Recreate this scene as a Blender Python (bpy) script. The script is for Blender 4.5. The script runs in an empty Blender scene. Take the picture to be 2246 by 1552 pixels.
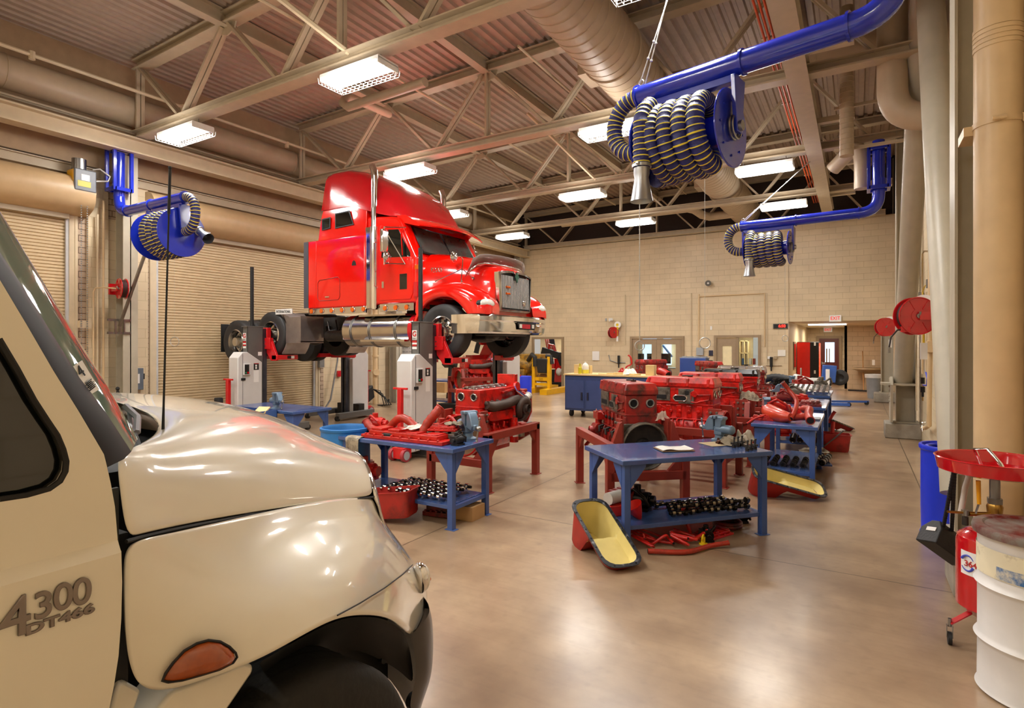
import bpy, bmesh, math, random
from mathutils import Vector, Matrix, Euler
random.seed(7)
PI = math.pi
SC = bpy.context.scene
COL = SC.collection
# ---- camera model, image taken as 2246 x 1552: used to lay out real 3D positions on known planes
CH = 1.9; FP = 1253.0; TH = math.atan((1879-1123)/FP); SN = math.sin(TH); CS = math.cos(TH); HY = 755.0
def _dir(px):
    u = (px-1123)/FP
    return (-SN+CS*u, CS+SN*u)
def PZ(px, py, z):
    s = (CH-z)*FP/(py-HY); a, b = _dir(px); return Vector((a*s, b*s, z))
def PY(px, py, y):
    a, b = _dir(px); s = y/b; return Vector((a*s, y, CH-(py-HY)/FP*s))
def PX(px, py, x):
    a, b = _dir(px); s = x/a; return Vector((x, b*s, CH-(py-HY)/FP*s))
def PD(px, py, s):
    a, b = _dir(px); return Vector((a*s, b*s, CH-(py-HY)/FP*s))
# ---- mesh builder
def rotz(a): return Matrix.Rotation(a, 4, 'Z')
def rot(ax, a): return Matrix.Rotation(a, 4, ax)
def T(x, y=None, z=None):
    return Matrix.Translation(Vector(x) if y is None else Vector((x, y, z)))
def frame(d):
    d = Vector(d).normalized()
    up = Vector((0, 0, 1)) if abs(d.z) < .95 else Vector((1, 0, 0))
    a = up.cross(d).normalized(); b = d.cross(a).normalized()
    return a, b, d
class MB:
    def __init__(s): s.v = []; s.f = []; s.m = []; s.sm = []
    def add(s, vs, fs, mi=0, sm=True, M=None):
        o = len(s.v)
        for p in vs:
            p = Vector(p)
            s.v.append(M @ p if M is not None else p)
        for f in fs:
            s.f.append([i+o for i in f]); s.m.append(mi); s.sm.append(sm)
        return s
    def box(s, c, size, M=None, mi=0, taper=None):
        x, y, z = [q/2 for q in size]; c = Vector(c)
        t = taper or (1, 1)
        vs = [Vector((sx*x*(t[0] if sz > 0 else 1), sy*y*(t[1] if sz > 0 else 1), sz*z))+c for sz in (-1, 1) for sy in (-1, 1) for sx in (-1, 1)]
        return s.add(vs, [(0, 2, 3, 1), (4, 5, 7, 6), (0, 1, 5, 4), (2, 6, 7, 3), (0, 4, 6, 2), (1, 3, 7, 5)], mi, False, M)
    def bx(s, a, b, M=None, mi=0):
        a = Vector(a); b = Vector(b)
        return s.box((a+b)/2, [abs(q) for q in (b-a)], M, mi)
    def bar(s, a, b, w, h=None, mi=0, M=None, up=None):
        h = h or w; a = Vector(a); b = Vector(b)
        u, v, d = frame(b-a)
        vs = []
        for p in (a, b):
            for i, j in ((-1, -1), (1, -1), (1, 1), (-1, 1)): vs.append(p+u*i*w/2+v*j*h/2)
        return s.add(vs, [(0, 3, 2, 1), (4, 5, 6, 7), (0, 1, 5, 4), (1, 2, 6, 5), (2, 3, 7, 6), (3, 0, 4, 7)], mi, False, M)
    def cyl(s, a, b, r, r2=None, n=20, mi=0, caps=True, M=None):
        r2 = r if r2 is None else r2; a = Vector(a); b = Vector(b)
        u, v, d = frame(b-a); vs = []
        for p, q in ((a, r), (b, r2)):
            for i in range(n):
                t = 2*PI*i/n; vs.append(p+(u*math.cos(t)+v*math.sin(t))*q)
        fs = [(i, (i+1) % n, n+(i+1) % n, n+i) for i in range(n)]
        if caps: fs += [tuple(range(n-1, -1, -1)), tuple(range(n, 2*n))]
        return s.add(vs, fs, mi, True, M)
    def tube(s, pts, r, n=10, mi=0, closed=False, M=None, caps=True, mif=None):
        P = [Vector(p) for p in pts]; N = len(P); vs = []; prev = None
        for k in range(N):
            if closed: d = P[(k+1) % N]-P[k-1]
            else: d = (P[min(k+1, N-1)]-P[max(k-1, 0)])
            d.normalize()
            if prev is None: a, b, _ = frame(d)
            else:
                a = prev-d*prev.dot(d)
                if a.length < 1e-6: a, b, _ = frame(d)
                a.normalize(); b = d.cross(a)
            prev = a
            rr = r[k] if isinstance(r, (list, tuple)) else r
            for i in range(n):
                t = 2*PI*i/n; vs.append(P[k]+(a*math.cos(t)+b*math.sin(t))*rr)
        o = len(s.v)
        for p in vs: s.v.append(M @ p if M is not None else p)
        for k in range(N if closed else N-1):
            k2 = (k+1) % N
            for i in range(n):
                s.f.append([o+k*n+i, o+k*n+(i+1) % n, o+k2*n+(i+1) % n, o+k2*n+i]); s.m.append(mif(k) if mif else mi); s.sm.append(True)
        if caps and not closed:
            s.f.append([o+i for i in range(n-1, -1, -1)]); s.m.append(mi); s.sm.append(True)
            s.f.append([o+(N-1)*n+i for i in range(n)]); s.m.append(mi); s.sm.append(True)
        return s
    def lathe(s, prof, n=28, M=None, mi=0, capb=False, capt=False, a0=0, a1=2*PI, mif=None):
        full = abs(a1-a0-2*PI) < 1e-6; nn = n if full else n+1; vs = []
        for r, z in prof:
            for i in range(nn):
                t = a0+(a1-a0)*i/n; vs.append(Vector((r*math.cos(t), r*math.sin(t), z)))
        o = len(s.v)
        for p in vs: s.v.append(M @ p if M is not None else p)
        for k in range(len(prof)-1):
            for i in range(n):
                j = (i+1) % nn if full else i+1
                s.f.append([o+k*nn+i, o+k*nn+j, o+(k+1)*nn+j, o+(k+1)*nn+i]); s.m.append(mif(k) if mif else mi); s.sm.append(True)
        if capb: s.f.append([o+i for i in range(nn-1, -1, -1)]); s.m.append(mi); s.sm.append(True)
        if capt: s.f.append([o+(len(prof)-1)*nn+i for i in range(nn)]); s.m.append(mi); s.sm.append(True)
        return s
    def prism(s, poly, ax, a, b, mi=0, M=None):
        """poly: 2D points; ax 'x': (y,z) extruded x a..b ; 'y': (x,z) ; 'z': (x,y)"""
        def P(p, t):
            return {'x': (t, p[0], p[1]), 'y': (p[0], t, p[1]), 'z': (p[0], p[1], t)}[ax]
        n = len(poly)
        vs = [P(p, a) for p in poly]+[P(p, b) for p in poly]
        return s.add(vs, [tuple(range(n-1, -1, -1)), tuple(range(n, 2*n))]+[(i, (i+1) % n, n+(i+1) % n, n+i) for i in range(n)], mi, False, M)
    def sph(s, c, r, n=12, mi=0, sc=(1, 1, 1), M=None):
        c = Vector(c); vs = []; m = n//2
        for j in range(m+1):
            ph = PI*j/m
            for i in range(n):
                t = 2*PI*i/n
                vs.append(c+Vector((r*sc[0]*math.sin(ph)*math.cos(t), r*sc[1]*math.sin(ph)*math.sin(t), -r*sc[2]*math.cos(ph))))
        return s.add(vs, [(j*n+i, j*n+(i+1) % n, (j+1)*n+(i+1) % n, (j+1)*n+i) for j in range(m) for i in range(n)], mi, True, M)
    def torus(s, c, ax, R, r, n=24, k=8, mi=0, M=None):
        a, b, d = frame(ax); c = Vector(c)
        return s.tube([c+(a*math.cos(2*PI*i/n)+b*math.sin(2*PI*i/n))*R for i in range(n)], r, k, mi, True, M)
    def loft(s, rings, mi=0, closed=True, caps=True, M=None, mif=None):
        n = len(rings[0]); o = len(s.v)
        for R in rings:
            for p in R:
                p = Vector(p); s.v.append(M @ p if M is not None else p)
        for k in range(len(rings)-1):
            for i in range(n if closed else n-1):
                j = (i+1) % n
                s.f.append([o+k*n+i, o+k*n+j, o+(k+1)*n+j, o+(k+1)*n+i]); s.m.append(mif(k, i) if mif else mi); s.sm.append(True)
        if caps and closed:
            s.f.append([o+i for i in range(n-1, -1, -1)]); s.m.append(mi); s.sm.append(True)
            s.f.append([o+(len(rings)-1)*n+i for i in range(n)]); s.m.append(mi); s.sm.append(True)
        return s
    def build(s, name, mats, parent=None, W=False, bevel=0, sub=0, thick=0, ang=38, keep=False, seg=2):
        if not isinstance(mats, (list, tuple)): mats = [mats]
        off = Vector((0, 0, 0)); me = bpy.data.meshes.new(name)
        vs = [Vector(p) for p in s.v]
        if parent is None and not keep and vs:
            lo = [min(p[i] for p in vs) for i in range(3)]; hi = [max(p[i] for p in vs) for i in range(3)]
            off = Vector(((lo[0]+hi[0])/2, (lo[1]+hi[1])/2, lo[2])); vs = [p-off for p in vs]
        elif parent is not None and W:
            inv = mw(parent).inverted(); vs = [inv @ p for p in vs]
        me.from_pydata(vs, [], s.f)
        for m in mats: me.materials.append(m)
        for i, p in enumerate(me.polygons): p.material_index = s.m[i]
        bm = bmesh.new(); bm.from_mesh(me)
        bmesh.ops.remove_doubles(bm, verts=bm.verts, dist=1e-5)
        try: bmesh.ops.recalc_face_normals(bm, faces=bm.faces)
        except Exception: pass
        for f in bm.faces: f.smooth = True
        for e in bm.edges:
            if len(e.link_faces) == 2:
                if e.calc_face_angle(0) > math.radians(ang): e.smooth = False
            elif len(e.link_faces) > 2: e.smooth = False
        bm.to_mesh(me); bm.free()
        o = bpy.data.objects.new(name, me); COL.objects.link(o)
        if parent is not None: o.parent = parent
        else: o.location = off
        if thick:
            md = o.modifiers.new('t', 'SOLIDIFY'); md.thickness = thick; md.offset = 0
        if bevel:
            md = o.modifiers.new('b', 'BEVEL'); md.width = bevel; md.segments = seg; md.limit_method = 'ANGLE'; md.angle_limit = math.radians(40); md.harden_normals = False
        if sub:
            md = o.modifiers.new('s', 'SUBSURF'); md.levels = sub; md.render_levels = sub
        return o
def relax(G, it=4, f=.5):
    G = [[Vector(p) for p in r] for r in G]
    for _ in range(it):
        H_ = [[p.copy() for p in r] for r in G]
        for i in range(1, len(G)-1):
            for j in range(1, len(G[0])-1):
                H_[i][j] = G[i][j].lerp((G[i-1][j]+G[i+1][j]+G[i][j-1]+G[i][j+1])/4, f)
        G = H_
    return G
def mw(o):
    M = o.matrix_basis.copy()
    while o.parent is not None:
        o = o.parent; M = o.matrix_basis @ M
    return M
def thing(name, label, cat, loc=(0, 0, 0), rz=0, group=None):
    o = bpy.data.objects.new(name, None); o.empty_display_size = .1; COL.objects.link(o)
    o.location = loc; o.rotation_euler = (0, 0, rz); o['label'] = label; o['category'] = cat
    if group: o['group'] = group
    return o
def tag(o, label, cat, group=None, kind=None):
    o['label'] = label; o['category'] = cat
    if group: o['group'] = group
    if kind: o['kind'] = kind
    return o
def struct(o, label=None):
    o['kind'] = 'structure'
    if label: o['label'] = label
    return o
CHILD = {}
def dup(root, loc=None, rz=None, label=None, group=None):
    r = root.copy(); COL.objects.link(r)
    if loc is not None: r.location = loc
    if rz is not None: r.rotation_euler = (0, 0, rz)
    if label: r['label'] = label
    if group: r['group'] = group
    for ch in list(root.children):
        c = ch.copy(); COL.objects.link(c); c.parent = r
        for g in list(ch.children):
            d = g.copy(); COL.objects.link(d); d.parent = c
    return r
# ---- materials
def lin(h):
    h = h.lstrip('#'); c = [int(h[i:i+2], 16)/255 for i in (0, 2, 4)]
    return tuple((q/12.92 if q <= .04045 else ((q+.055)/1.055)**2.4) for q in c)+(1,)
def nd(nt, t, **k):
    n = nt.nodes.new(t)
    for a, b in k.items():
        if a.startswith('i_'): n.inputs[a[2:].replace('_', ' ')].default_value = b
        else: setattr(n, a, b)
    return n
def mixc(nt, fac, a, b, mode='MIX'):
    m = nt.nodes.new('ShaderNodeMix'); m.data_type = 'RGBA'; m.blend_type = mode
    for i, v in ((0, fac), (6, a), (7, b)):
        if hasattr(v, 'is_linked') or hasattr(v, 'links'): nt.links.new(v, m.inputs[i])
        else: m.inputs[i].default_value = v
    return m.outputs[2]
def ramp(nt, src, a, b, ca=(0, 0, 0, 1), cb=(1, 1, 1, 1)):
    r = nt.nodes.new('ShaderNodeValToRGB'); r.color_ramp.elements[0].position = a; r.color_ramp.elements[1].position = b
    r.color_ramp.elements[0].color = ca; r.color_ramp.elements[1].color = cb
    nt.links.new(src, r.inputs[0]); return r.outputs[0]
def M(name, hexc, rough=.5, metal=0, var=.06, ns=6, bump=0, bs=60, coat=0, dirt=None, ds=3, da=.5, em=0, alpha=1, trans=0, spec=.5, rv=0):
    m = bpy.data.materials.new(name); m.use_nodes = True; nt = m.node_tree; b = nt.nodes['Principled BSDF']
    c = lin(hexc); L = nt.links
    tc = nd(nt, 'ShaderNodeTexCoord'); no = nd(nt, 'ShaderNodeTexNoise'); no.inputs['Scale'].default_value = ns; no.inputs['Detail'].default_value = 5
    L.new(tc.outputs['Object'], no.inputs['Vector'])
    lo = tuple(q*(1-var*1.6) for q in c[:3])+(1,); hi = tuple(min(1, q*(1+var)) for q in c[:3])+(1,)
    out = ramp(nt, no.outputs[0], .3, .7, lo, hi)
    if dirt:
        n2 = nd(nt, 'ShaderNodeTexNoise'); n2.inputs['Scale'].default_value = ds; n2.inputs['Detail'].default_value = 8; n2.inputs['Roughness'].default_value = .65
        L.new(tc.outputs['Object'], n2.inputs['Vector'])
        f = ramp(nt, n2.outputs[0], da-.06, da+.14)
        out = mixc(nt, f, out, lin(dirt))
    L.new(out, b.inputs['Base Color'])
    b.inputs['Roughness'].default_value = rough; b.inputs['Metallic'].default_value = metal; b.inputs['Specular IOR Level'].default_value = spec
    if rv:
        mr = nd(nt, 'ShaderNodeMapRange'); mr.inputs[3].default_value = max(0, rough-rv); mr.inputs[4].default_value = min(1, rough+rv)
        L.new(no.outputs[0], mr.inputs[0]); L.new(mr.outputs[0], b.inputs['Roughness'])
    if coat: b.inputs['Coat Weight'].default_value = coat; b.inputs['Coat Roughness'].default_value = .04
    if em: b.inputs['Emission Color'].default_value = c; b.inputs['Emission Strength'].default_value = em
    if trans: b.inputs['Transmission Weight'].default_value = trans
    if alpha < 1: b.inputs['Alpha'].default_value = alpha
    if bump:
        n3 = nd(nt, 'ShaderNodeTexNoise'); n3.inputs['Scale'].default_value = bs; L.new(tc.outputs['Object'], n3.inputs['Vector'])
        bp = nd(nt, 'ShaderNodeBump'); bp.inputs['Strength'].default_value = bump; bp.inputs['Distance'].default_value = .01
        L.new(n3.outputs[0], bp.inputs['Height']); L.new(bp.outputs[0], b.inputs['Normal'])
    return m
def blocks(name, hexc, hexm, bw=.4064, rh=.2032, mort=.006, rough=.45, bumpd=.006, var=.05):
    m = bpy.data.materials.new(name); m.use_nodes = True; nt = m.node_tree; b = nt.nodes['Principled BSDF']; L = nt.links
    tc = nd(nt, 'ShaderNodeTexCoord'); sp = nd(nt, 'ShaderNodeSeparateXYZ'); L.new(tc.outputs['Object'], sp.inputs[0])
    ad = nd(nt, 'ShaderNodeMath'); ad.operation = 'ADD'; L.new(sp.outputs[0], ad.inputs[0]); L.new(sp.outputs[1], ad.inputs[1])
    cb = nd(nt, 'ShaderNodeCombineXYZ'); L.new(ad.outputs[0], cb.inputs[0]); L.new(sp.outputs[2], cb.inputs[1])
    br = nd(nt, 'ShaderNodeTexBrick'); L.new(cb.outputs[0], br.inputs['Vector'])
    c = lin(hexc)
    br.inputs['Color1'].default_value = tuple(q*(1-var) for q in c[:3])+(1,); br.inputs['Color2'].default_value = tuple(min(1, q*(1+var*.6)) for q in c[:3])+(1,)
    br.inputs['Mortar'].default_value = lin(hexm); br.inputs['Scale'].default_value = 1; br.inputs['Mortar Size'].default_value = mort
    br.inputs['Brick Width'].default_value = bw; br.inputs['Row Height'].default_value = rh; br.inputs['Mortar Smooth'].default_value = .3
    no = nd(nt, 'ShaderNodeTexNoise'); no.inputs['Scale'].default_value = 1.1; L.new(tc.outputs['Object'], no.inputs['Vector'])
    f = ramp(nt, no.outputs[0], .35, .7, (.86, .86, .86, 1), (1, 1, 1, 1))
    L.new(mixc(nt, 1.0, br.outputs['Color'], f, 'MULTIPLY'), b.inputs['Base Color'])
    b.inputs['Roughness'].default_value = rough
    bp = nd(nt, 'ShaderNodeBump'); bp.inputs['Distance'].default_value = bumpd; bp.inputs['Strength'].default_value = .8; bp.invert = True
    L.new(br.outputs['Fac'], bp.inputs['Height']); L.new(bp.outputs[0], b.inputs['Normal'])
    return m
def text(name, body, size, mat, parent, M4, ext=.002, cx='CENTER', sx=1.0, bev=0):
    cu = bpy.data.curves.new(name, 'FONT'); cu.body = body; cu.size = size; cu.extrude = ext; cu.align_x = cx; cu.align_y = 'CENTER'; cu.bevel_depth = bev
    cu.materials.append(mat)
    tmp = bpy.data.objects.new('t', cu); COL.objects.link(tmp); me = bpy.data.meshes.new_from_object(tmp); bpy.data.objects.remove(tmp); me.name = name
    if not me.materials: me.materials.append(mat)
    o = bpy.data.objects.new(name, me); COL.objects.link(o)
    if parent is not None:
        o.parent = parent; o.matrix_basis = mw(parent).inverted() @ M4 @ Matrix.Diagonal((sx, 1, 1, 1))
    else: o.matrix_basis = M4 @ Matrix.Diagonal((sx, 1, 1, 1))
    return o
def basis(o, x, y):
    """matrix whose local x,y axes follow x,y and origin o (for text on surfaces)"""
    x = Vector(x).normalized(); y = Vector(y); y = (y-x*y.dot(x)).normalized(); z = x.cross(y)
    R = Matrix((x, y, z)).transposed().to_4x4(); return T(o) @ R
# ================= materials =================
m_block = blocks('painted_block', '#e2ceab', '#cdb893', rough=.42, bumpd=.003, mort=.005, var=.03)
m_blockd = blocks('painted_block_hall', '#d6c0a0', '#b8a384', rough=.5)
m_brick = blocks('brick', '#bfa78f', '#6f5743', bw=.40, rh=.12, mort=.008, rough=.7, bumpd=.01, var=.08)
m_uppermetal = M('upper_wall_panel', '#b09474', .6, var=.05)
m_beige = M('beige_steel_paint', '#beae94', .45, var=.05, bump=.02)
m_beigel = M('light_beige_paint', '#d6c4a4', .42, var=.04)
m_pipeb = M('pipe_beige_paint', '#d9bd92', .38, var=.04)
m_duct = M('duct_beige', '#bba88d', .45, var=.04)
m_deck = M('roof_deck_paint', '#b09c8a', .55, var=.05)
m_doorslat = M('door_slat_paint', '#d3bb95', .45, var=.03)
m_coil = M('door_hood_paint', '#c9aa80', .4, var=.04)
m_dframe = M('door_frame_taupe', '#9a8467', .45, var=.03)
m_greycol = M('column_grey_paint', '#b4ab97', .4, var=.04)
m_conc = M('concrete_plinth', '#9c9384', .8, var=.15, bump=.3, bs=30)
m_orange = M('orange_conduit', '#d9541c', .4)
m_blue = M('royal_blue_enamel', '#1c2fb0', .18, coat=.6, var=.05)
m_bluedk = M('dark_blue_hose', '#1e2265', .45, bump=.4, bs=120)
m_yel = M('hose_yellow_wire', '#e8d43a', .5)
m_nozz = M('nozzle_aluminium', '#b9bcc0', .35, 1)
m_cable = M('steel_cable', '#c9c9c6', .4, .8)
m_lampw = M('fixture_white', '#e8e6e0', .4)
m_tube = M('lamp_tube_glow', '#fff7ea', .3, em=26)
m_black = M('black_rubber', '#141414', .6)
m_blackp = M('black_plastic', '#0b0b0d', .25)
m_dark = M('dark_steel', '#232221', .5, .3, dirt='#3a332d', ds=6)
m_chrome = M('chrome', '#e9e9ea', .07, 1, var=.01)
m_alu = M('polished_aluminium', '#d3d0cb', .17, 1, var=.04, rv=.06)
m_steel = M('bare_steel', '#9b9a98', .3, 1, var=.12)
m_redpaint = M('truck_red_paint', '#e80f04', .16, coat=1, var=.01)
m_redroof = M('truck_roof_red', '#c5101c', .22, coat=.8, var=.02)
m_glassd = M('dark_truck_glass', '#0c100f', .05, var=.02, coat=1)
m_glass = M('clear_glass', '#e6f0ee', .02, trans=1, var=0)
m_tire = M('tyre_rubber', '#2b2b2c', .62, var=.1, bump=.15, bs=40)
m_amber = M('amber_lens', '#d05a08', .15, coat=1, em=.15)
m_lens = M('headlamp_lens', '#e6e2d6', .08, coat=1)
m_lift = M('lift_grey_paint', '#62605c', .4, var=.04)
m_lifts = M('lift_slider_steel', '#5b5e69', .3, .8, var=.15)
m_liftw = M('lift_cabinet_white', '#d8d6d3', .35, var=.02)
m_liftred = M('lift_red', '#d1141a', .3, coat=.4)
m_white = M('white_label', '#f2f0ec', .5, var=.01)
m_wtruck = M('cream_truck_paint', '#eee7d6', .2, coat=1, var=.015)
m_wtruckd = M('door_shadow_gap', '#1a1815', .6)
m_bench = M('bench_blue_enamel', '#3b568c', .25, coat=.3, var=.08, ns=4, dirt='#566c96', ds=7, da=.66)
m_benchleg = M('bench_leg_blue', '#3d5994', .35, var=.06)
m_vise = M('vise_grey_blue', '#6f8599', .35, .3, var=.08)
m_stand = M('stand_oxide_red', '#8f2f22', .42, var=.08)
m_eng = M('engine_red', '#cc170d', .33, coat=.3, var=.15, dirt='#6e1008', ds=7, da=.54, bump=.2, bs=24)
m_eng2 = M('engine_red_greasy', '#a31a12', .38, coat=.25, var=.2, dirt='#3d1a14', ds=5, da=.5, bump=.15, bs=30)
m_eng3 = M('engine_red_dirty', '#8d1a13', .45, var=.2, dirt='#2a201a', ds=6, da=.5, bump=.18, bs=30)
m_gasket = M('machined_grey', '#7d766a', .45, .5, var=.15, dirt='#3d372e', ds=8)
m_hole = M('port_dark', '#050404', .8)
m_turbo = M('turbo_brown_iron', '#4d4039', .6, .4, var=.15, bump=.2)
m_redpart = M('red_part', '#bd1a0f', .34, coat=.2, var=.12, dirt='#571009', ds=9, da=.62)
m_redhose = M('red_pipe', '#a92f1c', .4, var=.1, dirt='#7a2014', ds=14, da=.55)
m_panred = M('oil_pan_red', '#a8231d', .45, var=.12, dirt='#54201b', ds=4, da=.58)
m_panyel = M('oil_pan_yellow_inside', '#e3cf83', .35, var=.05)
m_cam = M('oily_camshaft', '#2b2622', .25, .8, var=.2)
m_camb = M('camshaft_bright_lobe', '#8d8474', .2, 1, var=.1)
m_rag = M('dirty_rag', '#a89c86', .9, var=.2, dirt='#5e5345', ds=12)
m_paper = M('paper', '#f3efe6', .7, var=.02)
m_ply = M('plywood_top', '#e2c68c', .5, var=.06, ns=3)
m_card = M('cardboard', '#b58e5c', .8)
m_drumb = M('blue_plastic_drum', '#1c35c8', .38, var=.05)
m_drumlb = M('light_blue_drum', '#2674b8', .4, var=.08)
m_dred = M('glossy_red_steel', '#c0101a', .16, coat=.8, var=.03)
m_wdrum = M('white_drum_paint', '#e2e0dd', .3, var=.04, dirt='#a09a90', ds=5, da=.72)
m_brass = M('brass', '#b08a45', .3, 1)
m_caty = M('industrial_yellow', '#e0a90c', .35, var=.06)
m_led = M('led_red', '#ff2218', .4, em=6)
m_day = M('daylight_glass', '#bcd8f5', .3, em=1.6)
m_cored = M('vending_red', '#d0190c', .3, em=.12)
m_maroon = M('maroon_door', '#5e1c17', .4)
m_navy = M('navy_plaque', '#22283f', .4)
m_room = M('lit_room_wall', '#e9d6ae', .6)
m_signr = M('sign_red', '#d4261c', .4, em=.8)
m_signw = M('sign_white', '#e8e6e0', .5, em=.15)
m_tan = M('tan_plastic', '#a8977a', .4)
m_gal = M('galvanised', '#9ea1a3', .4, .9, var=.12)
m_yplas = M('yellow_plastic', '#e6c51c', .4)
m_grey = M('grey_plastic', '#a3a8ac', .5)
m_wood = M('wood_handle', '#b5854f', .6, var=.1)
# floor
def floor_mat():
    m = bpy.data.materials.new('polished_concrete'); m.use_nodes = True; nt = m.node_tree; b = nt.nodes['Principled BSDF']; L = nt.links
    tc = nd(nt, 'ShaderNodeTexCoord')
    n1 = nd(nt, 'ShaderNodeTexNoise'); n1.inputs['Scale'].default_value = .55; n1.inputs['Detail'].default_value = 4; n1.inputs['Roughness'].default_value = .6; n1.inputs['Distortion'].default_value = .0
    L.new(tc.outputs['Object'], n1.inputs['Vector'])
    c1 = ramp(nt, n1.outputs[0], .15, .8, lin('#7c5e42'), lin('#d8bd99'))
    n2 = nd(nt, 'ShaderNodeTexNoise'); n2.inputs['Scale'].default_value = 3.2; n2.inputs['Detail'].default_value = 6; n2.inputs['Roughness'].default_value = .6; n2.inputs['Distortion'].default_value = 0
    L.new(tc.outputs['Object'], n2.inputs['Vector'])
    c2 = ramp(nt, n2.outputs[0], .1, .85, (.52, .47, .45, 1), (1.0, 1.0, 1.0, 1))
    c = mixc(nt, 1.0, c1, c2, 'MULTIPLY')
    # oily stains
    n3 = nd(nt, 'ShaderNodeTexNoise'); n3.inputs['Scale'].default_value = .9; n3.inputs['Detail'].default_value = 2; L.new(tc.outputs['Object'], n3.inputs['Vector'])
    c = mixc(nt, ramp(nt, n3.outputs[0], .42, .85, (0, 0, 0, 1), (.6, .6, .6, 1)), c, lin('#6e5240'))
    n4 = nd(nt, 'ShaderNodeTexNoise'); n4.inputs['Scale'].default_value = 11; n4.inputs['Detail'].default_value = 1; L.new(tc.outputs['Object'], n4.inputs['Vector'])
    c = mixc(nt, ramp(nt, n4.outputs[0], .6, .9, (0, 0, 0, 1), (.25, .25, .25, 1)), c, lin('#4d3d33'))
    # scratches: stretched noise
    mp = nd(nt, 'ShaderNodeMapping'); mp.inputs['Scale'].default_value = (1.2, 22, 1); mp.inputs['Rotation'].default_value = (0, 0, .6); L.new(tc.outputs['Object'], mp.inputs[0])
    n5 = nd(nt, 'ShaderNodeTexNoise'); n5.inputs['Scale'].default_value = 1.2; n5.inputs['Detail'].default_value = 1; L.new(mp.outputs[0], n5.inputs['Vector'])
    c = mixc(nt, ramp(nt, n5.outputs[0], .5, .9, (0, 0, 0, 1), (.2, .2, .2, 1)), c, lin('#6b5344'))
    # joints
    sp = nd(nt, 'ShaderNodeSeparateXYZ'); L.new(tc.outputs['Object'], sp.inputs[0])
    def joint(axis, at, period):
        a = nd(nt, 'ShaderNodeMath'); a.operation = 'SUBTRACT'; L.new(sp.outputs[axis], a.inputs[0]); a.inputs[1].default_value = at-period/2
        w = nd(nt, 'ShaderNodeMath'); w.operation = 'FLOORED_MODULO'; L.new(a.outputs[0], w.inputs[0]); w.inputs[1].default_value = period
        s = nd(nt, 'ShaderNodeMath'); s.operation = 'SUBTRACT'; L.new(w.outputs[0], s.inputs[0]); s.inputs[1].default_value = period/2
        ab = nd(nt, 'ShaderNodeMath'); ab.operation = 'ABSOLUTE'; L.new(s.outputs[0], ab.inputs[0])
        lt = nd(nt, 'ShaderNodeMath'); lt.operation = 'LESS_THAN'; L.new(ab.outputs[0], lt.inputs[0]); lt.inputs[1].default_value = .0065
        return lt.outputs[0]
    j = nd(nt, 'ShaderNodeMath'); j.operation = 'MAXIMUM'; L.new(joint(1, 5.49, 4.1), j.inputs[0]); L.new(joint(0, .72, 4.4), j.inputs[1])
    jj = nd(nt, 'ShaderNodeMath'); jj.operation = 'MULTIPLY'; L.new(j.outputs[0], jj.inputs[0]); jj.inputs[1].default_value = .9
    c = mixc(nt, jj.outputs[0], c, lin('#4c3a2c'))
    L.new(c, b.inputs['Base Color'])
    mr = nd(nt, 'ShaderNodeMapRange'); mr.inputs[1].default_value = .3; mr.inputs[2].default_value = .75; mr.inputs[1].default_value = 0; mr.inputs[2].default_value = 1; mr.inputs[3].default_value = .27; mr.inputs[4].default_value = .33
    L.new(n1.outputs[0], mr.inputs[0]); L.new(mr.outputs[0], b.inputs['Roughness'])
    b.inputs['Specular IOR Level'].default_value = .55; b.inputs['Coat Weight'].default_value = .18; b.inputs['Coat Roughness'].default_value = .16
    return m
m_floor = floor_mat()
XL, XR, YB = -13.3, 1.1, 22.3
def deckz(x): return 7.78+.02*(x-XL)
# ================= room shell =================
struct(MB().bx((XL-.3, -4, -.12), (XR+3, 32, 0)).build('floor', m_floor, keep=True))
# ribbed roof deck: trapezoidal profile along x, extruded along y
pr = []; x = XL-.3
while x < XR+3.2:
    z = deckz(x); pr += [(x, z), (x+.10, z), (x+.125, z+.05), (x+.185, z+.05)]; x += .21
d = MB(); n = len(pr); vs = [(p[0], -4, p[1]) for p in pr]+[(p[0], YB+.3, p[1]) for p in pr]
d.add(vs, [(i, i+1, n+i+1, n+i) for i in range(n-1)])
d.bx((XL-.3, -4, 8.3), (XR+3.2, YB+.3, 8.5))
struct(d.build('ceiling', m_deck, keep=True, ang=20))
# left wall with two roll-up door openings (doors: y 0.8..5.1 and 6.77..11.07, height 4.45)
DH = 4.5
w = MB()
for a, b in ((-4, .8), (5.1, 6.77), (11.07, YB+.3)): w.bx((XL-.3, a, 0), (XL, b, DH))
w.bx((XL-.3, -4, DH), (XL, YB+.3, 5.42))
struct(w.build('wall_left', m_block, keep=True))
w = MB()
for a, b in ((.55, .8), (5.1, 5.42), (6.55, 6.77), (11.07, 11.4)): w.bx((XL-.02, a, 0), (XL+.012, b, DH))
w.bx((XL-.02, -4, DH), (XL+.012, 11.4, 5.25))
struct(w.build('trim_1', m_brick, keep=True), 'tan brick piers and lintel around the roll-up doors')
w = MB(); w.bx((XL-.3, -4, 5.5), (XL+.02, YB+.3, 8.3)); struct(w.build('wall_left_upper', m_uppermetal, keep=True))
w = MB(); w.bx((XL-.05, -4, 5.42), (XL+.14, YB, 5.44)); w.bx((XL-.05, -4, 5.26), (XL+.09, YB, 5.42)); w.bx((XL-.05, -4, 5.25), (XL+.14, YB, 5.27))
struct(w.build('trim_2', m_beige, keep=True), 'beige steel header running above the roll-up doors')
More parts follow.
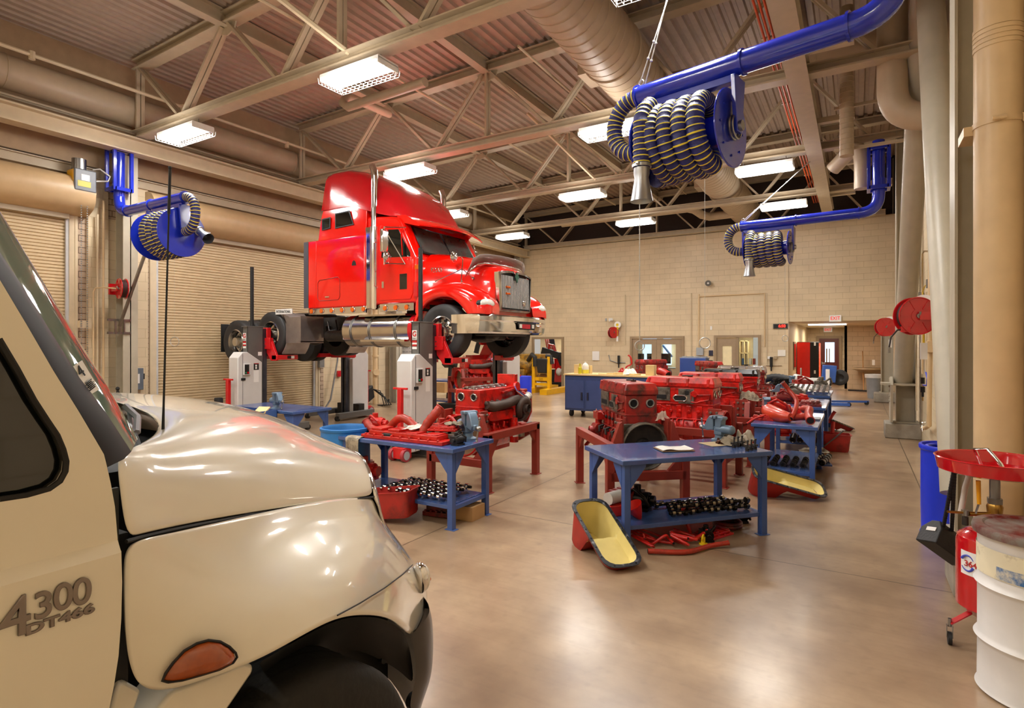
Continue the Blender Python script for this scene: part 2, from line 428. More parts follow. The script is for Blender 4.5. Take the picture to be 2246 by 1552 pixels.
# pilasters of block on left wall around steel columns
w = MB()
for a, b in ((5.42, 5.78), (6.2, 6.55), (13.55, 13.85), (14.25, 14.6)): w.bx((XL-.02, a, 0), (XL+.10, b, 5.25))
struct(w.build('trim_3', m_block, keep=True), 'cream block pilasters beside the left wall columns')
# back wall with openings
OP = [PY(1168, 760, YB).x, PY(1237, 760, YB).x, PY(1383, 760, YB).x, PY(1501, 760, YB).x, PY(1567, 760, YB).x, PY(1669, 760, YB).x]
HX0 = PY(1729, 755, YB).x; DT = 2.17; WT = 6.1
w = MB()
xs = [XL-.3]+OP+[HX0]
for i in range(0, len(xs), 2): w.bx((xs[i], YB, 0), (xs[i+1], YB+.2, DT))
w.bx((XL-.3, YB, DT), (HX0, YB+.2, WT)); w.bx((HX0, YB+.05, 2.70), (XR+.3, YB+.2, WT+.05)); 
struct(w.build('wall_back', m_block, keep=True))
w = MB(); w.bx((XL-.3, YB+3.0, 0), (HX0-1.6, YB+3.1, DT+.6)); w.bx((XL, YB+.2, DT+.3), (HX0-.2, YB+3.0, DT+.4)); w.bx((HX0-.25, YB+.2, 0), (HX0, 31.4, 2.7)); w.bx((HX0-.12, YB+.2, 0), (HX0-.1, YB+.3, 2.7))
struct(w.build('wall_rooms_beyond', m_room, keep=True))
w = MB(); w.bx((HX0, 31.4, 0), (-.4, 31.6, 2.7)); w.bx((-.45, 28.4, 0), (XR+.3, 28.6, 2.7)); w.bx((-.45, 28.4, 0), (-.35, 31.4, 2.7))
struct(w.build('wall_hall', m_blockd, keep=True))
struct(MB().bx((HX0, YB+.2, 2.7), (XR+.3, 31.6, 2.8)).build('ceiling_hall', m_beigel, keep=True))
# sheet above back wall, the void's darkness put into its colour
struct(MB().bx((XL-.3, YB+.25, 5.9), (XR+.5, YB+.35, 8.4)).build('void_sheet', M('void_brown', '#2f2019', .8), keep=True))
# right wall
w = MB(); w.bx((XR, -4, 0), (XR+.3, 28.6, 8.2)); struct(w.build('wall_right', m_block, keep=True))
# hall side door (grey service door in right wall near first brace)
def door_frame(mb, x0, x1, top, y, wd=.09, dp=.08):
    mb.bx((x0, y-dp, 0), (x0+wd, y+.02, top)); mb.bx((x1-wd, y-dp, 0), (x1, y+.02, top)); mb.bx((x0+wd, y-dp, top-wd), (x1-wd, y+.02, top))
m_leaf = M('door_leaf_taupe', '#a08a6e', .4)
# door_3: opening left of double doors (room lit behind)
f = MB(); door_frame(f, OP[0], OP[1], DT+.05, YB); struct(f.build('door_3', m_dframe, keep=True), 'open doorway with taupe frame behind the yellow engine stand')
# door_4: double doors with glass
f = MB(); door_frame(f, OP[2], OP[3], DT+.05, YB); d4 = struct(f.build('door_4', m_dframe, keep=True), 'taupe double doors with tall window panes')
xm = (OP[2]+OP[3])/2
for a, b, wl in ((OP[2]+.09, xm-.005, 1), (xm+.005, OP[3]-.09, 0)):
    q = MB(); L0 = b-a; wa, wb = (a+L0*.22, b-L0*.2) if wl else (a+L0*.18, b-L0*.24)
    q.bx((a, YB-.03, .02), (wa, YB+.02, DT-.05)); q.bx((wb, YB-.03, .02), (b, YB+.02, DT-.05)); q.bx((wa, YB-.03, .02), (wb, YB+.02, .95)); q.bx((wa, YB-.03, 1.9), (wb, YB+.02, DT-.05))
    q.build('door_leaf', m_leaf, d4)
    MB().bx((wa, YB-.005, .95), (wb, YB+.005, 1.9)).build('pane', m_glass, d4)
# door_5: single door + sidelight
f = MB(); door_frame(f, OP[4], OP[5], DT+.07, YB); xs5 = PY(1618, 760, YB).x; f.bx((xs5-.04, YB-.08, 0), (xs5+.04, YB+.02, DT)); d5 = struct(f.build('door_5', m_dframe, keep=True), 'taupe door with clear sidelight showing shelves')
a, b = OP[4]+.09, xs5-.04; wa, wb = a+.2, b-.16
q = MB(); q.bx((a, YB-.03, .02), (wa, YB+.02, DT-.05)); q.bx((wb, YB-.03, .02), (b, YB+.02, DT-.05)); q.bx((wa, YB-.03, .02), (wb, YB+.02, .95)); q.bx((wa, YB-.03, 1.85), (wb, YB+.02, DT-.05)); q.build('door_leaf', m_leaf, d5)
MB().bx((wa, YB-.005, .95), (wb, YB+.005, 1.85)).build('pane', M('cream_blind', '#e8d8ac', .6, em=.1), d5)
MB().bx((xs5+.04, YB-.005, .1), (OP[5]-.09, YB+.005, DT-.03)).build('sidelight_pane', m_glass, d5)
# door_6: maroon hall door
hx0, hx1 = PY(1797, 755, 31.4).x, PY(1840, 755, 31.4).x
f = MB(); door_frame(f, hx0-.12, hx1+.12, 2.3, 31.4, .12); d6 = struct(f.build('door_6', m_dframe, keep=True), 'maroon exit door at the end of the hallway')
q = MB(); H6 = hx1-hx0; q.bx((hx0, 31.3, .02), (hx0+H6*.3, 31.36, 2.18)); q.bx((hx1-H6*.22, 31.3, .02), (hx1, 31.36, 2.18)); q.bx((hx0+H6*.3, 31.3, .02), (hx1-H6*.22, 31.36, 1.05)); q.bx((hx0+H6*.3, 31.3, 2.0), (hx1-H6*.22, 31.36, 2.18)); q.build('door_leaf', m_maroon, d6)
MB().bx((hx0+H6*.3, 31.32, 1.05), (hx1-H6*.22, 31.34, 2.0)).build('pane', m_day, d6)
q = MB(); q.bx((hx0+H6*.35, 31.27, 1.05), (hx0+H6*.42, 31.3, 1.7)); q.bx((hx0+H6*.5, 31.27, 1.05), (hx0+H6*.55, 31.3, 1.7)); q.build('pane_divider', m_dframe, d6)
q = MB(); q.box((hx0+.12, 31.26, 1.0), (.05, .02, .16)); q.cyl((hx0+.12, 31.24, 1.0), (hx0+.26, 31.24, 1.0), .012, n=8); q.build('door_handle', m_steel, d6)
# hall window (left side wall)
q = MB(); q.bx((HX0+.0, 24.0, .95), (HX0+.03, 24.9, 2.0)); struct(q.build('window_1', m_dframe, keep=True), 'narrow window in the hallway side wall')
q = MB(); q.bx((HX0+.03, 24.08, 1.03), (HX0+.04, 24.82, 1.92)); struct(q.build('window_pane', m_glassd, keep=True))
# room seen through the doors: bright windows, dark monitors and stair stringer
q = MB(); q.bx((PY(1410, 755, YB+2.9).x, YB+2.88, 1.1), (PY(1440, 755, YB+2.9).x, YB+2.96, 2.3)); q.bx((PY(1455, 755, YB+2.9).x, YB+2.88, 1.0), (PY(1472, 755, YB+2.9).x, YB+2.96, 2.3)); struct(q.build('window_2', m_day, keep=True), 'daylit windows in the room beyond the double doors')
struct(MB().bx((XL-.3, -4.2, 0), (XR+.3, -4, 8.3)).build('wall_front', m_block, keep=True))
# ---- steel columns
def hcol(x, y, z0, z1, w=.26, d=.3, along='y'):
    c = MB(); t = .02
    if along == 'x':
        c.bx((x-w/2, y-d/2, z0), (x+w/2, y-d/2+t, z1)); c.bx((x-w/2, y+d/2-t, z0), (x+w/2, y+d/2, z1)); c.bx((x-t/2, y-d/2, z0), (x+t/2, y+d/2, z1))
    else:
        c.bx((x-d/2, y-w/2, z0), (x-d/2+t, y+w/2, z1)); c.bx((x+d/2-t, y-w/2, z0), (x+d/2, y+w/2, z1)); c.bx((x-d/2, y-t/2, z0), (x+d/2, y+t/2, z1))
    return c
for i, (x, y, z1) in enumerate(((-12.92, 6.0, 5.9), (-12.92, 14.05, 5.9), (-12.92, 22.0, 5.9))):
    c = hcol(x, y, 0, z1, .28, .3)
    tag(c.build('steel_column', m_greycol), ['beige steel column between the two roll-up doors', 'beige steel column past the second roll-up door', 'beige steel column in the far left corner'][i], 'column')
for i, (y, z0) in enumerate(((6.05, .3), (14.2, .3), (22.6, .3))):
    c = hcol(.86, y, z0, 8.0, .30, .34)
    c.bx((.64, y-.2, z0), (1.08, y+.2, z0+.03))
    tag(c.build('steel_column', m_greycol), ['tall grey steel column beside the thick beige pipe', 'grey steel column behind the large red hose reel', 'grey steel column beside the hallway opening'][i], 'column')
    p = MB(); p.box(((.80, y-.02, .15) if i else (.87, 5.62, .14)), ((.62, .62, .3) if i else (.5, .5, .28)))
    tag(p.build('concrete_plinth', m_conc, bevel=.02), ['concrete footing behind the red oil drainer', 'concrete footing block under the middle wall column', 'concrete footing under the column by the sink'][i], 'footing')
# ---- roll-up doors
def rollup(nm, y0, y1, lab):
    pz = []; z = .06; zt = DH
    while z < zt:
        pz += [(0, z), (.018, z+.006), (.018, z+.046), (0, z+.052), (-.004, z+.058)]; z += .064
    q = MB(); n = len(pz); X0 = XL-.05
    q.add([(X0+p[0], y0, p[1]) for p in pz]+[(X0+p[0], y1, p[1]) for p in pz], [(i, i+1, n+i+1, n+i) for i in range(n-1)])
    q.bx((X0-.02, y0, 0), (X0+.03, y1, .06))
    dr = struct(q.build(nm, m_doorslat, keep=True, ang=15), lab)
    g = MB()
    for y in (y0, y1):
        s = 1 if y == y0 else -1
        g.bx((XL-.04, y-s*.16, 0), (XL+.05, y-s*.02, DH+.05)); g.bx((XL+.05, y-s*.16, 0), (XL+.065, y-s*.11, DH))
    g.build('guide_rail', m_beigel, dr)
    g = MB()
    for y in (y0, y1):
        s = 1 if y == y0 else -1
        g.bx((XL-.02, y-s*.02, .02), (XL+.03, y+s*.03, DH))
    g.build('weather_strip', M('strip_grey', '#c3c3c4', .5), dr)
    # coil hood: rounded box profile in x-z
    prof = [(XL, 5.2), (XL+.2, 5.2), (XL+.36, 5.14), (XL+.46, 5.02), (XL+.49, 4.85), (XL+.46, 4.68), (XL+.38, 4.56), (XL+.2, 4.47), (XL+.05, 4.44), (XL, 4.44)]
    h = MB(); h.prism(prof, 'y', y0-.28, y1+.3); h.build('coil_hood', m_coil, dr, ang=30)
    h = MB(); h.bx((XL-.02, y0, 4.36), (XL+.1, y1, 4.45)); h.build('bottom_bar', m_beige, dr)
    return dr
rollup('door_1', .8, 5.1, 'tan roll-up door behind the cream truck windshield')
rollup('door_2', 6.77, 11.07, 'tan roll-up door behind the raised red truck')
# ================= roof trusses =================
TY = [-1.9, 2.1, 6.1, 10.1, 14.1, 18.1, 22.1]
TL = ['roof truss behind the camera', 'nearest roof truss overhead', 'roof truss over the left exhaust reel, carrying the brightest lights', 'second roof truss, just in front of the red truck fairing', 'third roof truss, over the middle of the shop', 'fourth roof truss, near the back wall', 'roof truss resting on top of the back wall']
def dbl(mb, a, b, w=.075, gap=.02):
    a = Vector(a); b = Vector(b)
    for s in (-1, 1): mb.bar(a+Vector((0, s*(gap/2+w/2), 0)), b+Vector((0, s*(gap/2+w/2), 0)), w, .05)
for ti, y in enumerate(TY):
    xr = XR-.3
    t = thing('roof_truss', TL[ti], 'truss', (-6.2, y, 6.1), 0, 'roof trusses')
    c = MB(); x0 = -12.7
    # bottom chord: T-like wide flange
    c.bx((x0, y-.12, 6.1), (xr, y+.12, 6.13)); c.bx((x0, y-.02, 6.13), (xr, y+.02, 6.26)); c.bx((x0, y-.12, 6.25), (xr, y+.12, 6.27))
    c.build('bottom_chord', m_beige, t, W=True)
    c = MB()
    def tz(x): return deckz(x)-.05
    for dz, w in ((-.02, .12), (-.2, .12)):
        c.add([(x0, y-w, tz(x0)+dz-.02), (x0, y+w, tz(x0)+dz-.02), (xr, y+w, tz(xr)+dz-.02), (xr, y-w, tz(xr)+dz-.02), (x0, y-w, tz(x0)+dz), (x0, y+w, tz(x0)+dz), (xr, y+w, tz(xr)+dz), (xr, y-w, tz(xr)+dz)], [(0, 3, 2, 1), (4, 5, 6, 7), (0, 1, 5, 4), (1, 2, 6, 5), (2, 3, 7, 6), (3, 0, 4, 7)], 0, False)
    c.add([(x0, y-.015, tz(x0)-.2), (xr, y-.015, tz(xr)-.2), (xr, y-.015, tz(xr)), (x0, y-.015, tz(x0)), (x0, y+.015, tz(x0)-.2), (xr, y+.015, tz(xr)-.2), (xr, y+.015, tz(xr)), (x0, y+.015, tz(x0))], [(0, 1, 2, 3), (7, 6, 5, 4)], 0, False)
    c.build('top_chord', m_beige, t, W=True)
    bot = [-11.0, -8.1, -5.2, -2.4, .3]; top = [-12.6, -9.6, -6.7, -3.8, -1.0, xr]
    for i, xb in enumerate(bot):
        for xt in (top[i], top[i+1]):
            if xt > xr-.05: continue
            c = MB(); e = .1 if xt < xb else -.1
            dbl(c, (xt+e, y, tz(xt)-.24), (xb-e*.6, y, 6.26)); c.build('diagonal_web', m_beige, t, W=True)
    for xt in (-12.6, -6.7, -1.0):
        c = MB(); dbl(c, (xt, y, tz(xt)-.2), (xt, y, 6.26), .07); c.build('vertical_web', m_beige, t, W=True)
    for xt in top[1:-1]: MB().prism([(xt-.26, tz(xt)-.2), (xt+.26, tz(xt)-.2), (xt+.2, tz(xt)-.34), (xt, tz(xt)-.4), (xt-.2, tz(xt)-.34)], 'y', y-.012, y+.012).build('gusset_plate', m_beige, t, W=True)
# purlins between trusses
PL = ['above the left exhaust reel', 'above the red truck fairing', 'over the centre of the ceiling', 'above the spiral duct', 'beside the orange conduits']
for i, x in enumerate((-9.65, -6.7, -3.8, -1.0)):
    c = MB(); z = deckz(x)-.03; c.bx((x-.09, -2, z-.26), (x+.09, YB, z-.24)); c.bx((x-.015, -2, z-.24), (x+.015, YB, z)); c.bx((x-.09, -2, z-.02), (x+.09, YB, z))
    tag(c.build('roof_purlin', m_beige), 'long roof beam under the deck ' + PL[i+1 if i else 0], 'beam', 'roof purlins')
# knee braces from truss bottom chord
for (xa, ya, xb, yb, lb) in ((-6.5, 6.1, -7.6, 3.6, 'slanted double angle brace at the top centre, by the brightest light'), (-5.9, 14.1, -6.9, 12.2, 'slanted brace between the second and third trusses'), (-3.7, 18.1, -4.6, 21.9, 'slanted brace behind the furthest middle light')):
    c = MB(); dbl(c, (xa, ya, 6.25), (xb, yb, 7.55), .06); tag(c.build('diagonal_brace', m_beigel), lb, 'brace')
# left girder carrying truss ends
c = MB(); gx = -12.6
c.bx((gx-.15, -3, 6.05), (gx+.15, 22.2, 6.08)); c.bx((gx-.012, -3, 5.78), (gx+.012, 22.2, 6.08)); c.bx((gx-.15, -3, 5.76), (gx+.15, 22.2, 5.79))
tag(c.build('girder_beam', m_beigel), 'long beige girder along the left side under the truss ends', 'beam')
c = MB()
for k in range(8):
    zz = 5.98+.11*(k % 4); xx = -12.84-.10*(k//4)
    c.cyl((xx, -3, zz), (xx, 22, zz), .022, n=8)
tag(c.build('conduit_bundle', m_beige), 'bundle of thin conduits running above the left girder', 'conduit', kind='stuff')
# left round duct
c = MB(); c.cyl((-12.96, -3, 6.75), (-12.96, 22, 6.75), .3, n=24)
for k in range(8): c.torus((-12.96, 1+k*3, 6.75), (0, 1, 0), .3, .012, 24, 6)
tag(c.build('round_duct', m_duct), 'round beige duct running above the left girder', 'duct')
# pink-lit fire pipe with elbow near the first light
c = MB(); c.tube([(-9.3, 9.9, 7.25), (-9.3, 8.8, 7.2), (-9.3, 8.6, 7.15), (-9.2, 8.4, 6.95), (-9.0, 8.35, 6.8), (-6.9, 8.3, 6.8)][::-1], .09, 14)
tag(c.build('elbow_pipe', m_beige), 'thick bent pipe above the red truck', 'pipe')
c = MB(); c.tube([(-12.3, -2, 6.9), (-12.3, 6, 6.95), (-12.3, 12, 7.0), (-12.3, 22, 7.0)], .035, 8)
for k in range(9): c.cyl((-12.3, -1+k*2.6, 6.86), (-12.3, -1+k*2.6, 7.0), .05, n=8)
tag(c.build('sprinkler_pipe', m_beigel), 'thin sprinkler pipe crossing the top left under the deck', 'pipe')
c = MB(); c.tube([(-8.0, 5, 7.3), (-8.0, 21, 7.3)], .03, 8); c.tube([(-5.3, 9, 7.35), (-5.3, 21, 7.35)], .025, 8)
tag(c.build('sprinkler_pipe', m_beigel), 'thin sprinkler pipes crossing over the middle trusses', 'pipe')
# main spiral duct
c = MB(); X0, Z0, R0 = -3.5, 6.78, .5
segs = [(-2, 9.0), (9.0, 10.4), (10.4, 17.6), (17.6, 18.6), (18.6, 22.5)]
c.cyl((X0, -2, Z0), (X0, 22.5, Z0), R0, n=40)
for a, b in segs:
    c.torus((X0, a, Z0), (0, 1, 0), R0+.01, .02, 40, 6)
yy = -1.8
while yy < 22.4:
    c.torus((X0, yy, Z0), (.0, 1, .05), R0+.002, .006, 40, 4); yy += .22
dd = tag(c.build('spiral_duct', m_duct), 'large spiral air duct crossing the ceiling', 'duct')
for yb in (9.6, 18.1):
    c = MB(); c.bx((X0-.75, yb-.3, 6.68), (X0-.42, yb+.3, 6.95)); tag(c.build('duct_register', m_duct), 'square outlet box on the side of the spiral duct ' + ('near the top centre' if yb < 12 else 'far down the shop'), 'vent')
# crosswise duct
c = MB(); c.cyl((-3.2, 11.3, 6.95), (.6, 11.3, 6.95), .3, n=28)
for k in range(4): c.torus((-2.4+k*.9, 11.3, 6.95), (1, 0, 0), .3, .012, 28, 5)
tag(c.build('branch_duct', m_duct), 'wide branch duct crossing behind the big blue pipe', 'duct')
c = MB(); c.tube([(-5.9, 19.6, 6.5), (-4.9, 19.6, 6.5), (-4.7, 19.7, 6.45), (-4.55, 20.2, 6.35), (-4.4, 20.6, 6.35), (-3.6, 20.8, 6.4)], .14, 14); c.cyl((-9.6, 19.6, 6.5), (-5.9, 19.6, 6.5), .14, n=14)
tag(c.build('branch_duct', m_duct), 'slim bent branch duct near the back wall', 'duct')
# right crane rail beam
c = MB(); rx = -.78
c.bx((rx-.15, 2, 6.0), (rx+.15, 21.3, 6.03)); c.bx((rx-.012, 2, 6.03), (rx+.012, 21.3, 6.32)); c.bx((rx-.15, 2, 6.3), (rx+.15, 21.3, 6.33))
tag(c.build('girder_beam', m_beige), 'long rail beam on the right beside the orange conduits', 'beam')
for k in range(6): tag(MB().bx((rx+.05, 3+k*3.1, 6.1), (rx+.75, 3.14+k*3.1, 6.2)).build('outrigger_bracket', m_beige), 'short steel outrigger sticking out from the right rail beam', 'bracket', 'outriggers of the right rail beam')
for k in range(3):
    c = MB(); c.cyl((-1.22+.065*k, 2, 6.62), (-1.22+.065*k, 21.5, 6.62), .018, n=8)
    o = tag(c.build('orange_conduit', m_orange), 'orange conduit running overhead beside the right rail beam', 'conduit', 'three parallel orange conduits')
c = MB()
for yk in (7.2, 9.6, 12.4, 15.2, 18): c.bx((-1.27, yk, 6.635), (-1.04, yk+.04, 6.66)); c.cyl((-1.15, yk+.02, 6.65), (-1.15, yk+.02, 7.9), .008, n=6)
tag(c.build('strut_hangers', m_beige), 'thin rod hangers holding the orange conduits', 'bracket')
# right side: vertical perforated duct, U-bend ducts, pipes
c = MB(); c.cyl((-.15, 11.6, 5.2), (-.15, 11.6, 7.8), .11, n=20)
z = 5.3
while z < 7.7: c.torus((-.15, 11.6, z), (0, 0, 1), .11, .006, 20, 4); z += .09
tag(c.build('spiral_drop_duct', m_duct), 'narrow vertical spiral duct right of the rail beam', 'duct')
for z in (5.35, 6.1, 6.9):
    c = MB(); c.bx((-.35, 11.75, z), (.75, 11.8, z+.05)); tag(c.build('strut_channel', m_duct), 'slotted strut channel across the right wall ' + {5.35: 'above the far exhaust reel', 6.1: 'behind the bent duct', 6.9: 'under the big blue elbow'}[z], 'bracket')
def bend(p, q, r, k=9):
    """quarter-ish bend points from p to q around corner r"""
    p, q, r = Vector(p), Vector(q), Vector(r)
    return [(p*(1-t)**2+r*2*t*(1-t)+q*t*t) for t in [i/k for i in range(k+1)]]
D1 = PD(1957, 0, 8.6); D2 = PD(1957, 190, 8.6)
c = MB(); c.tube([D1+Vector((0, 0, 1.2)), D1]+bend((D1.x, D1.y, 5.75), (D1.x+.5, D1.y, 5.25), (D1.x, D1.y, 5.25), 12)+[(1.1, D1.y, 5.25)], .2, 24)
tag(c.build('elbow_duct', m_duct), 'thick duct bending into the right wall below the big blue elbow', 'duct')
# exhaust riser of far arm
c = MB(); c.tube([(-.45, 14.4, 5.75), (-.2, 14.2, 5.95)]+bend((-.1, 14.1, 6.0), (.1, 14.0, 5.6), (.1, 14.0, 6.1), 8)+[(.1, 14.0, 5.15)], .15, 18)
tag(c.build('elbow_duct', m_duct), 'bent duct feeding the far blue exhaust arm', 'duct')
# chevron tube braces
A1 = PX(2022, 262, .80)
for (a, b, r, lb) in ((Vector((.80, 14.0, 1.15)), Vector((.80, 9.75, 6.75)), .16, 'slanted tubular brace rising from the middle wall column'), (Vector((.80, 6.5, .55)), Vector((.80, 9.15, 6.75)), .15, 'thick slanted tubular brace behind the red oil drainer')):
    c = MB(); c.cyl(a, b, r, n=28); tag(c.build('tubular_brace', m_greycol), lb, 'brace')
c = MB(); c.prism([(8.9, 6.3), (10.0, 6.3), (10.3, 7.3), (8.6, 7.3)], 'x', .78, .82); tag(c.build('gusset_plate', m_beige), 'flat steel plate where the two tubular braces meet', 'plate')
c = MB(); c.prism([(13.75, .34), (14.25, .34), (14.25, 1.2), (13.9, 1.25), (13.6, 1.1)], 'x', .58, .62)
for z in (.75, .85, .95, 1.05): c.cyl((.56, 14.0, z), (.64, 14.0, z), .025, n=8)
c.bx((.42, 13.75, 1.08), (1.0, 14.2, 1.12))
tag(c.build('base_plate', m_greycol), 'bolted gusset at the foot of the middle wall column', 'plate')
# big foreground pipe on right wall
PPx, PPy = .90, 5.50
t = thing('vertical_pipe', 'thick beige vertical pipe on the right wall behind the oil drainer', 'pipe', (PPx, PPy, 0))
c = MB(); c.cyl((PPx, PPy, .0), (PPx, PPy, 7.7), .145, n=40); c.build('pipe_body', m_pipeb, t, W=True)
c = MB(); z0 = PD(2182, 205, 5.25).z
for k in range(5): c.cyl((PPx, PPy, z0-.12+k*.035), (PPx, PPy, z0-.09+k*.035), .150, n=40)
c.build('coupling_band', m_pipeb, t, W=True)
c = MB(); z1 = PD(2182, 365, 5.25).z; c.cyl((PPx, PPy, z1-.02), (PPx, PPy, z1+.02), .152, n=40); c.bx((PPx-.2, PPy+.02, z1-.05), (PPx-.1, PPy+.3, z1+.02)); c.cyl((PPx-.06, PPy-.17, z1), (PPx+.02, PPy-.17, z1), .016, n=8); c.bx((PPx+.12, PPy-.1, z1-.03), (PPx+.17, PPy-.06, z1+.03))
c.build('pipe_clamp', m_pipeb, t, W=True)
# ================= light fixtures =================
LX = {6.1: (-10.95, -6.35, -1.8), 10.1: (-8.85, -3.9), 14.1: (-10.8, -6.3, -1.8), 18.1: (-10.9, -6.2, -1.8), 2.1: (-8.6, -4.0), -1.9: (-10.9, -6.3, -1.8)}  # row behind the camera is added, unseen, to replace lost ambient light
LLAB = {(6.1, 0): 'above the left blue exhaust reel', (6.1, 1): 'brightest and largest, at the top centre', (6.1, 2): 'hung above the big blue arm', (10.1, 0): 'just above the red truck roof', (10.1, 1): 'behind the near hose reel', (14.1, 0): 'beside the far chrome exhaust stack of the red truck', (14.1, 1): 'right of the red truck, third truss', (14.1, 2): 'right of the near hose reel, third truss',
  (18.1, 0): 'smallest, near the red truck hood', (18.1, 1): 'in front of the back wall, left of the pull chain', (18.1, 2): 'behind the cable of the far blue arm', (2.1, 0): 'over the cream truck cab', (2.1, 1): 'over the cream truck hood', (-1.9, 0): 'added out of view, far left behind the cream truck', (-1.9, 1): 'added out of view behind the cream truck cab', (-1.9, 2): 'added out of view behind the camera on the right'}
proto = None
def make_fixture():
    t = thing('ceiling_light', '', 'light', (0, 0, 0), 0, 'caged fluorescent shop lights')
    h = MB(); h.bx((-.6, -.2, .0), (.6, .2, .04)); h.bx((-.6, -.21, -.07), (-.58, .21, .02)); h.bx((.58, -.21, -.07), (.6, .21, .02))
    for s in (-1, 1): h.bar((-.6, s*.2, .01), (.6, s*.2, .01), .012, .05)
    h.build('housing', m_lampw, t)
    for k in range(4):
        h = MB(); h.cyl((-.57, -.15+.1*k, -.035), (.57, -.15+.1*k, -.035), .016, n=10); h.build('lamp_tube', m_tube, t)
    g = MB()
    for k in range(9):
        y = -.24+.06*k; g.tube([(-.6, y, -.03), (-.58, y, -.11), (.58, y, -.11), (.6, y, -.03)], .0028, 5)
    for k in range(14):
        x = -.6+k*1.2/13; g.tube([(x, -.24, -.03), (x, -.23, -.11), (x, .23, -.11), (x, .24, -.03)], .0028, 5)
    g.build('wire_guard', m_lampw, t)
    g = MB()
    for x in (-.45, .45): g.cyl((x, 0, .04), (x, 0, .16), .008, n=6)
    g.build('hanger', m_steel, t)
    return t
for y, xs in LX.items():
    for i, x in enumerate(xs):
        lb = 'caged white shop light ' + LLAB[(y, i)]
        if proto is None:
            proto = make_fixture(); proto.location = (x, y, 5.94); proto['label'] = lb
        else: dup(proto, (x, y, 5.94), label=lb)
        li = bpy.data.lights.new('shop_light', 'AREA'); li.shape = 'RECTANGLE'; li.size = 1.14; li.size_y = .38; li.energy = 225; li.color = (1, .99, .97)
        lo = bpy.data.objects.new('shop_light', li); lo.location = (x, y, 5.925); COL.objects.link(lo)
        # added fill point without a fixture, brightens the steel above
        li = bpy.data.lights.new('spill_fill', 'POINT'); li.energy = 38; li.color = (1, .95, .9); li.shadow_soft_size = .25
        lo = bpy.data.objects.new('spill_fill', li); lo.location = (x, y-.5, 5.7); COL.objects.link(lo)
# ================= exhaust extraction reels =================
def hose_tube(mb, pts, r, n=16, pitch=.055, wire=None, L=None):
    """resample polyline, dark hose with protruding yellow wire rings"""
    P = [Vector(p) for p in pts]; Ls = [0]
    for i in range(1, len(P)): Ls.append(Ls[-1]+(P[i]-P[i-1]).length)
    tot = Ls[-1]; N = max(4, int(tot/pitch)); out = []; rad = []; mi = []
    def at(d):
        d = max(0, min(tot, d)); i = 0
        while i < len(P)-2 and Ls[i+1] < d: i += 1
        t = (d-Ls[i])/max(1e-6, Ls[i+1]-Ls[i]); return P[i].lerp(P[i+1], t)
    for k in range(N):
        d = k*tot/N
        for f, rr, m in ((0, 1.03, 1), (.2, 1.03, 0), (.3, .97, 0), (.62, .95, 0), (.9, .97, 0)):
            out.append(at(d+f*tot/N)); rad.append(r*rr); mi.append(m)
    out.append(at(tot)); rad.append(r)
    mb.tube(out, rad, n, mif=lambda k: mi[k])
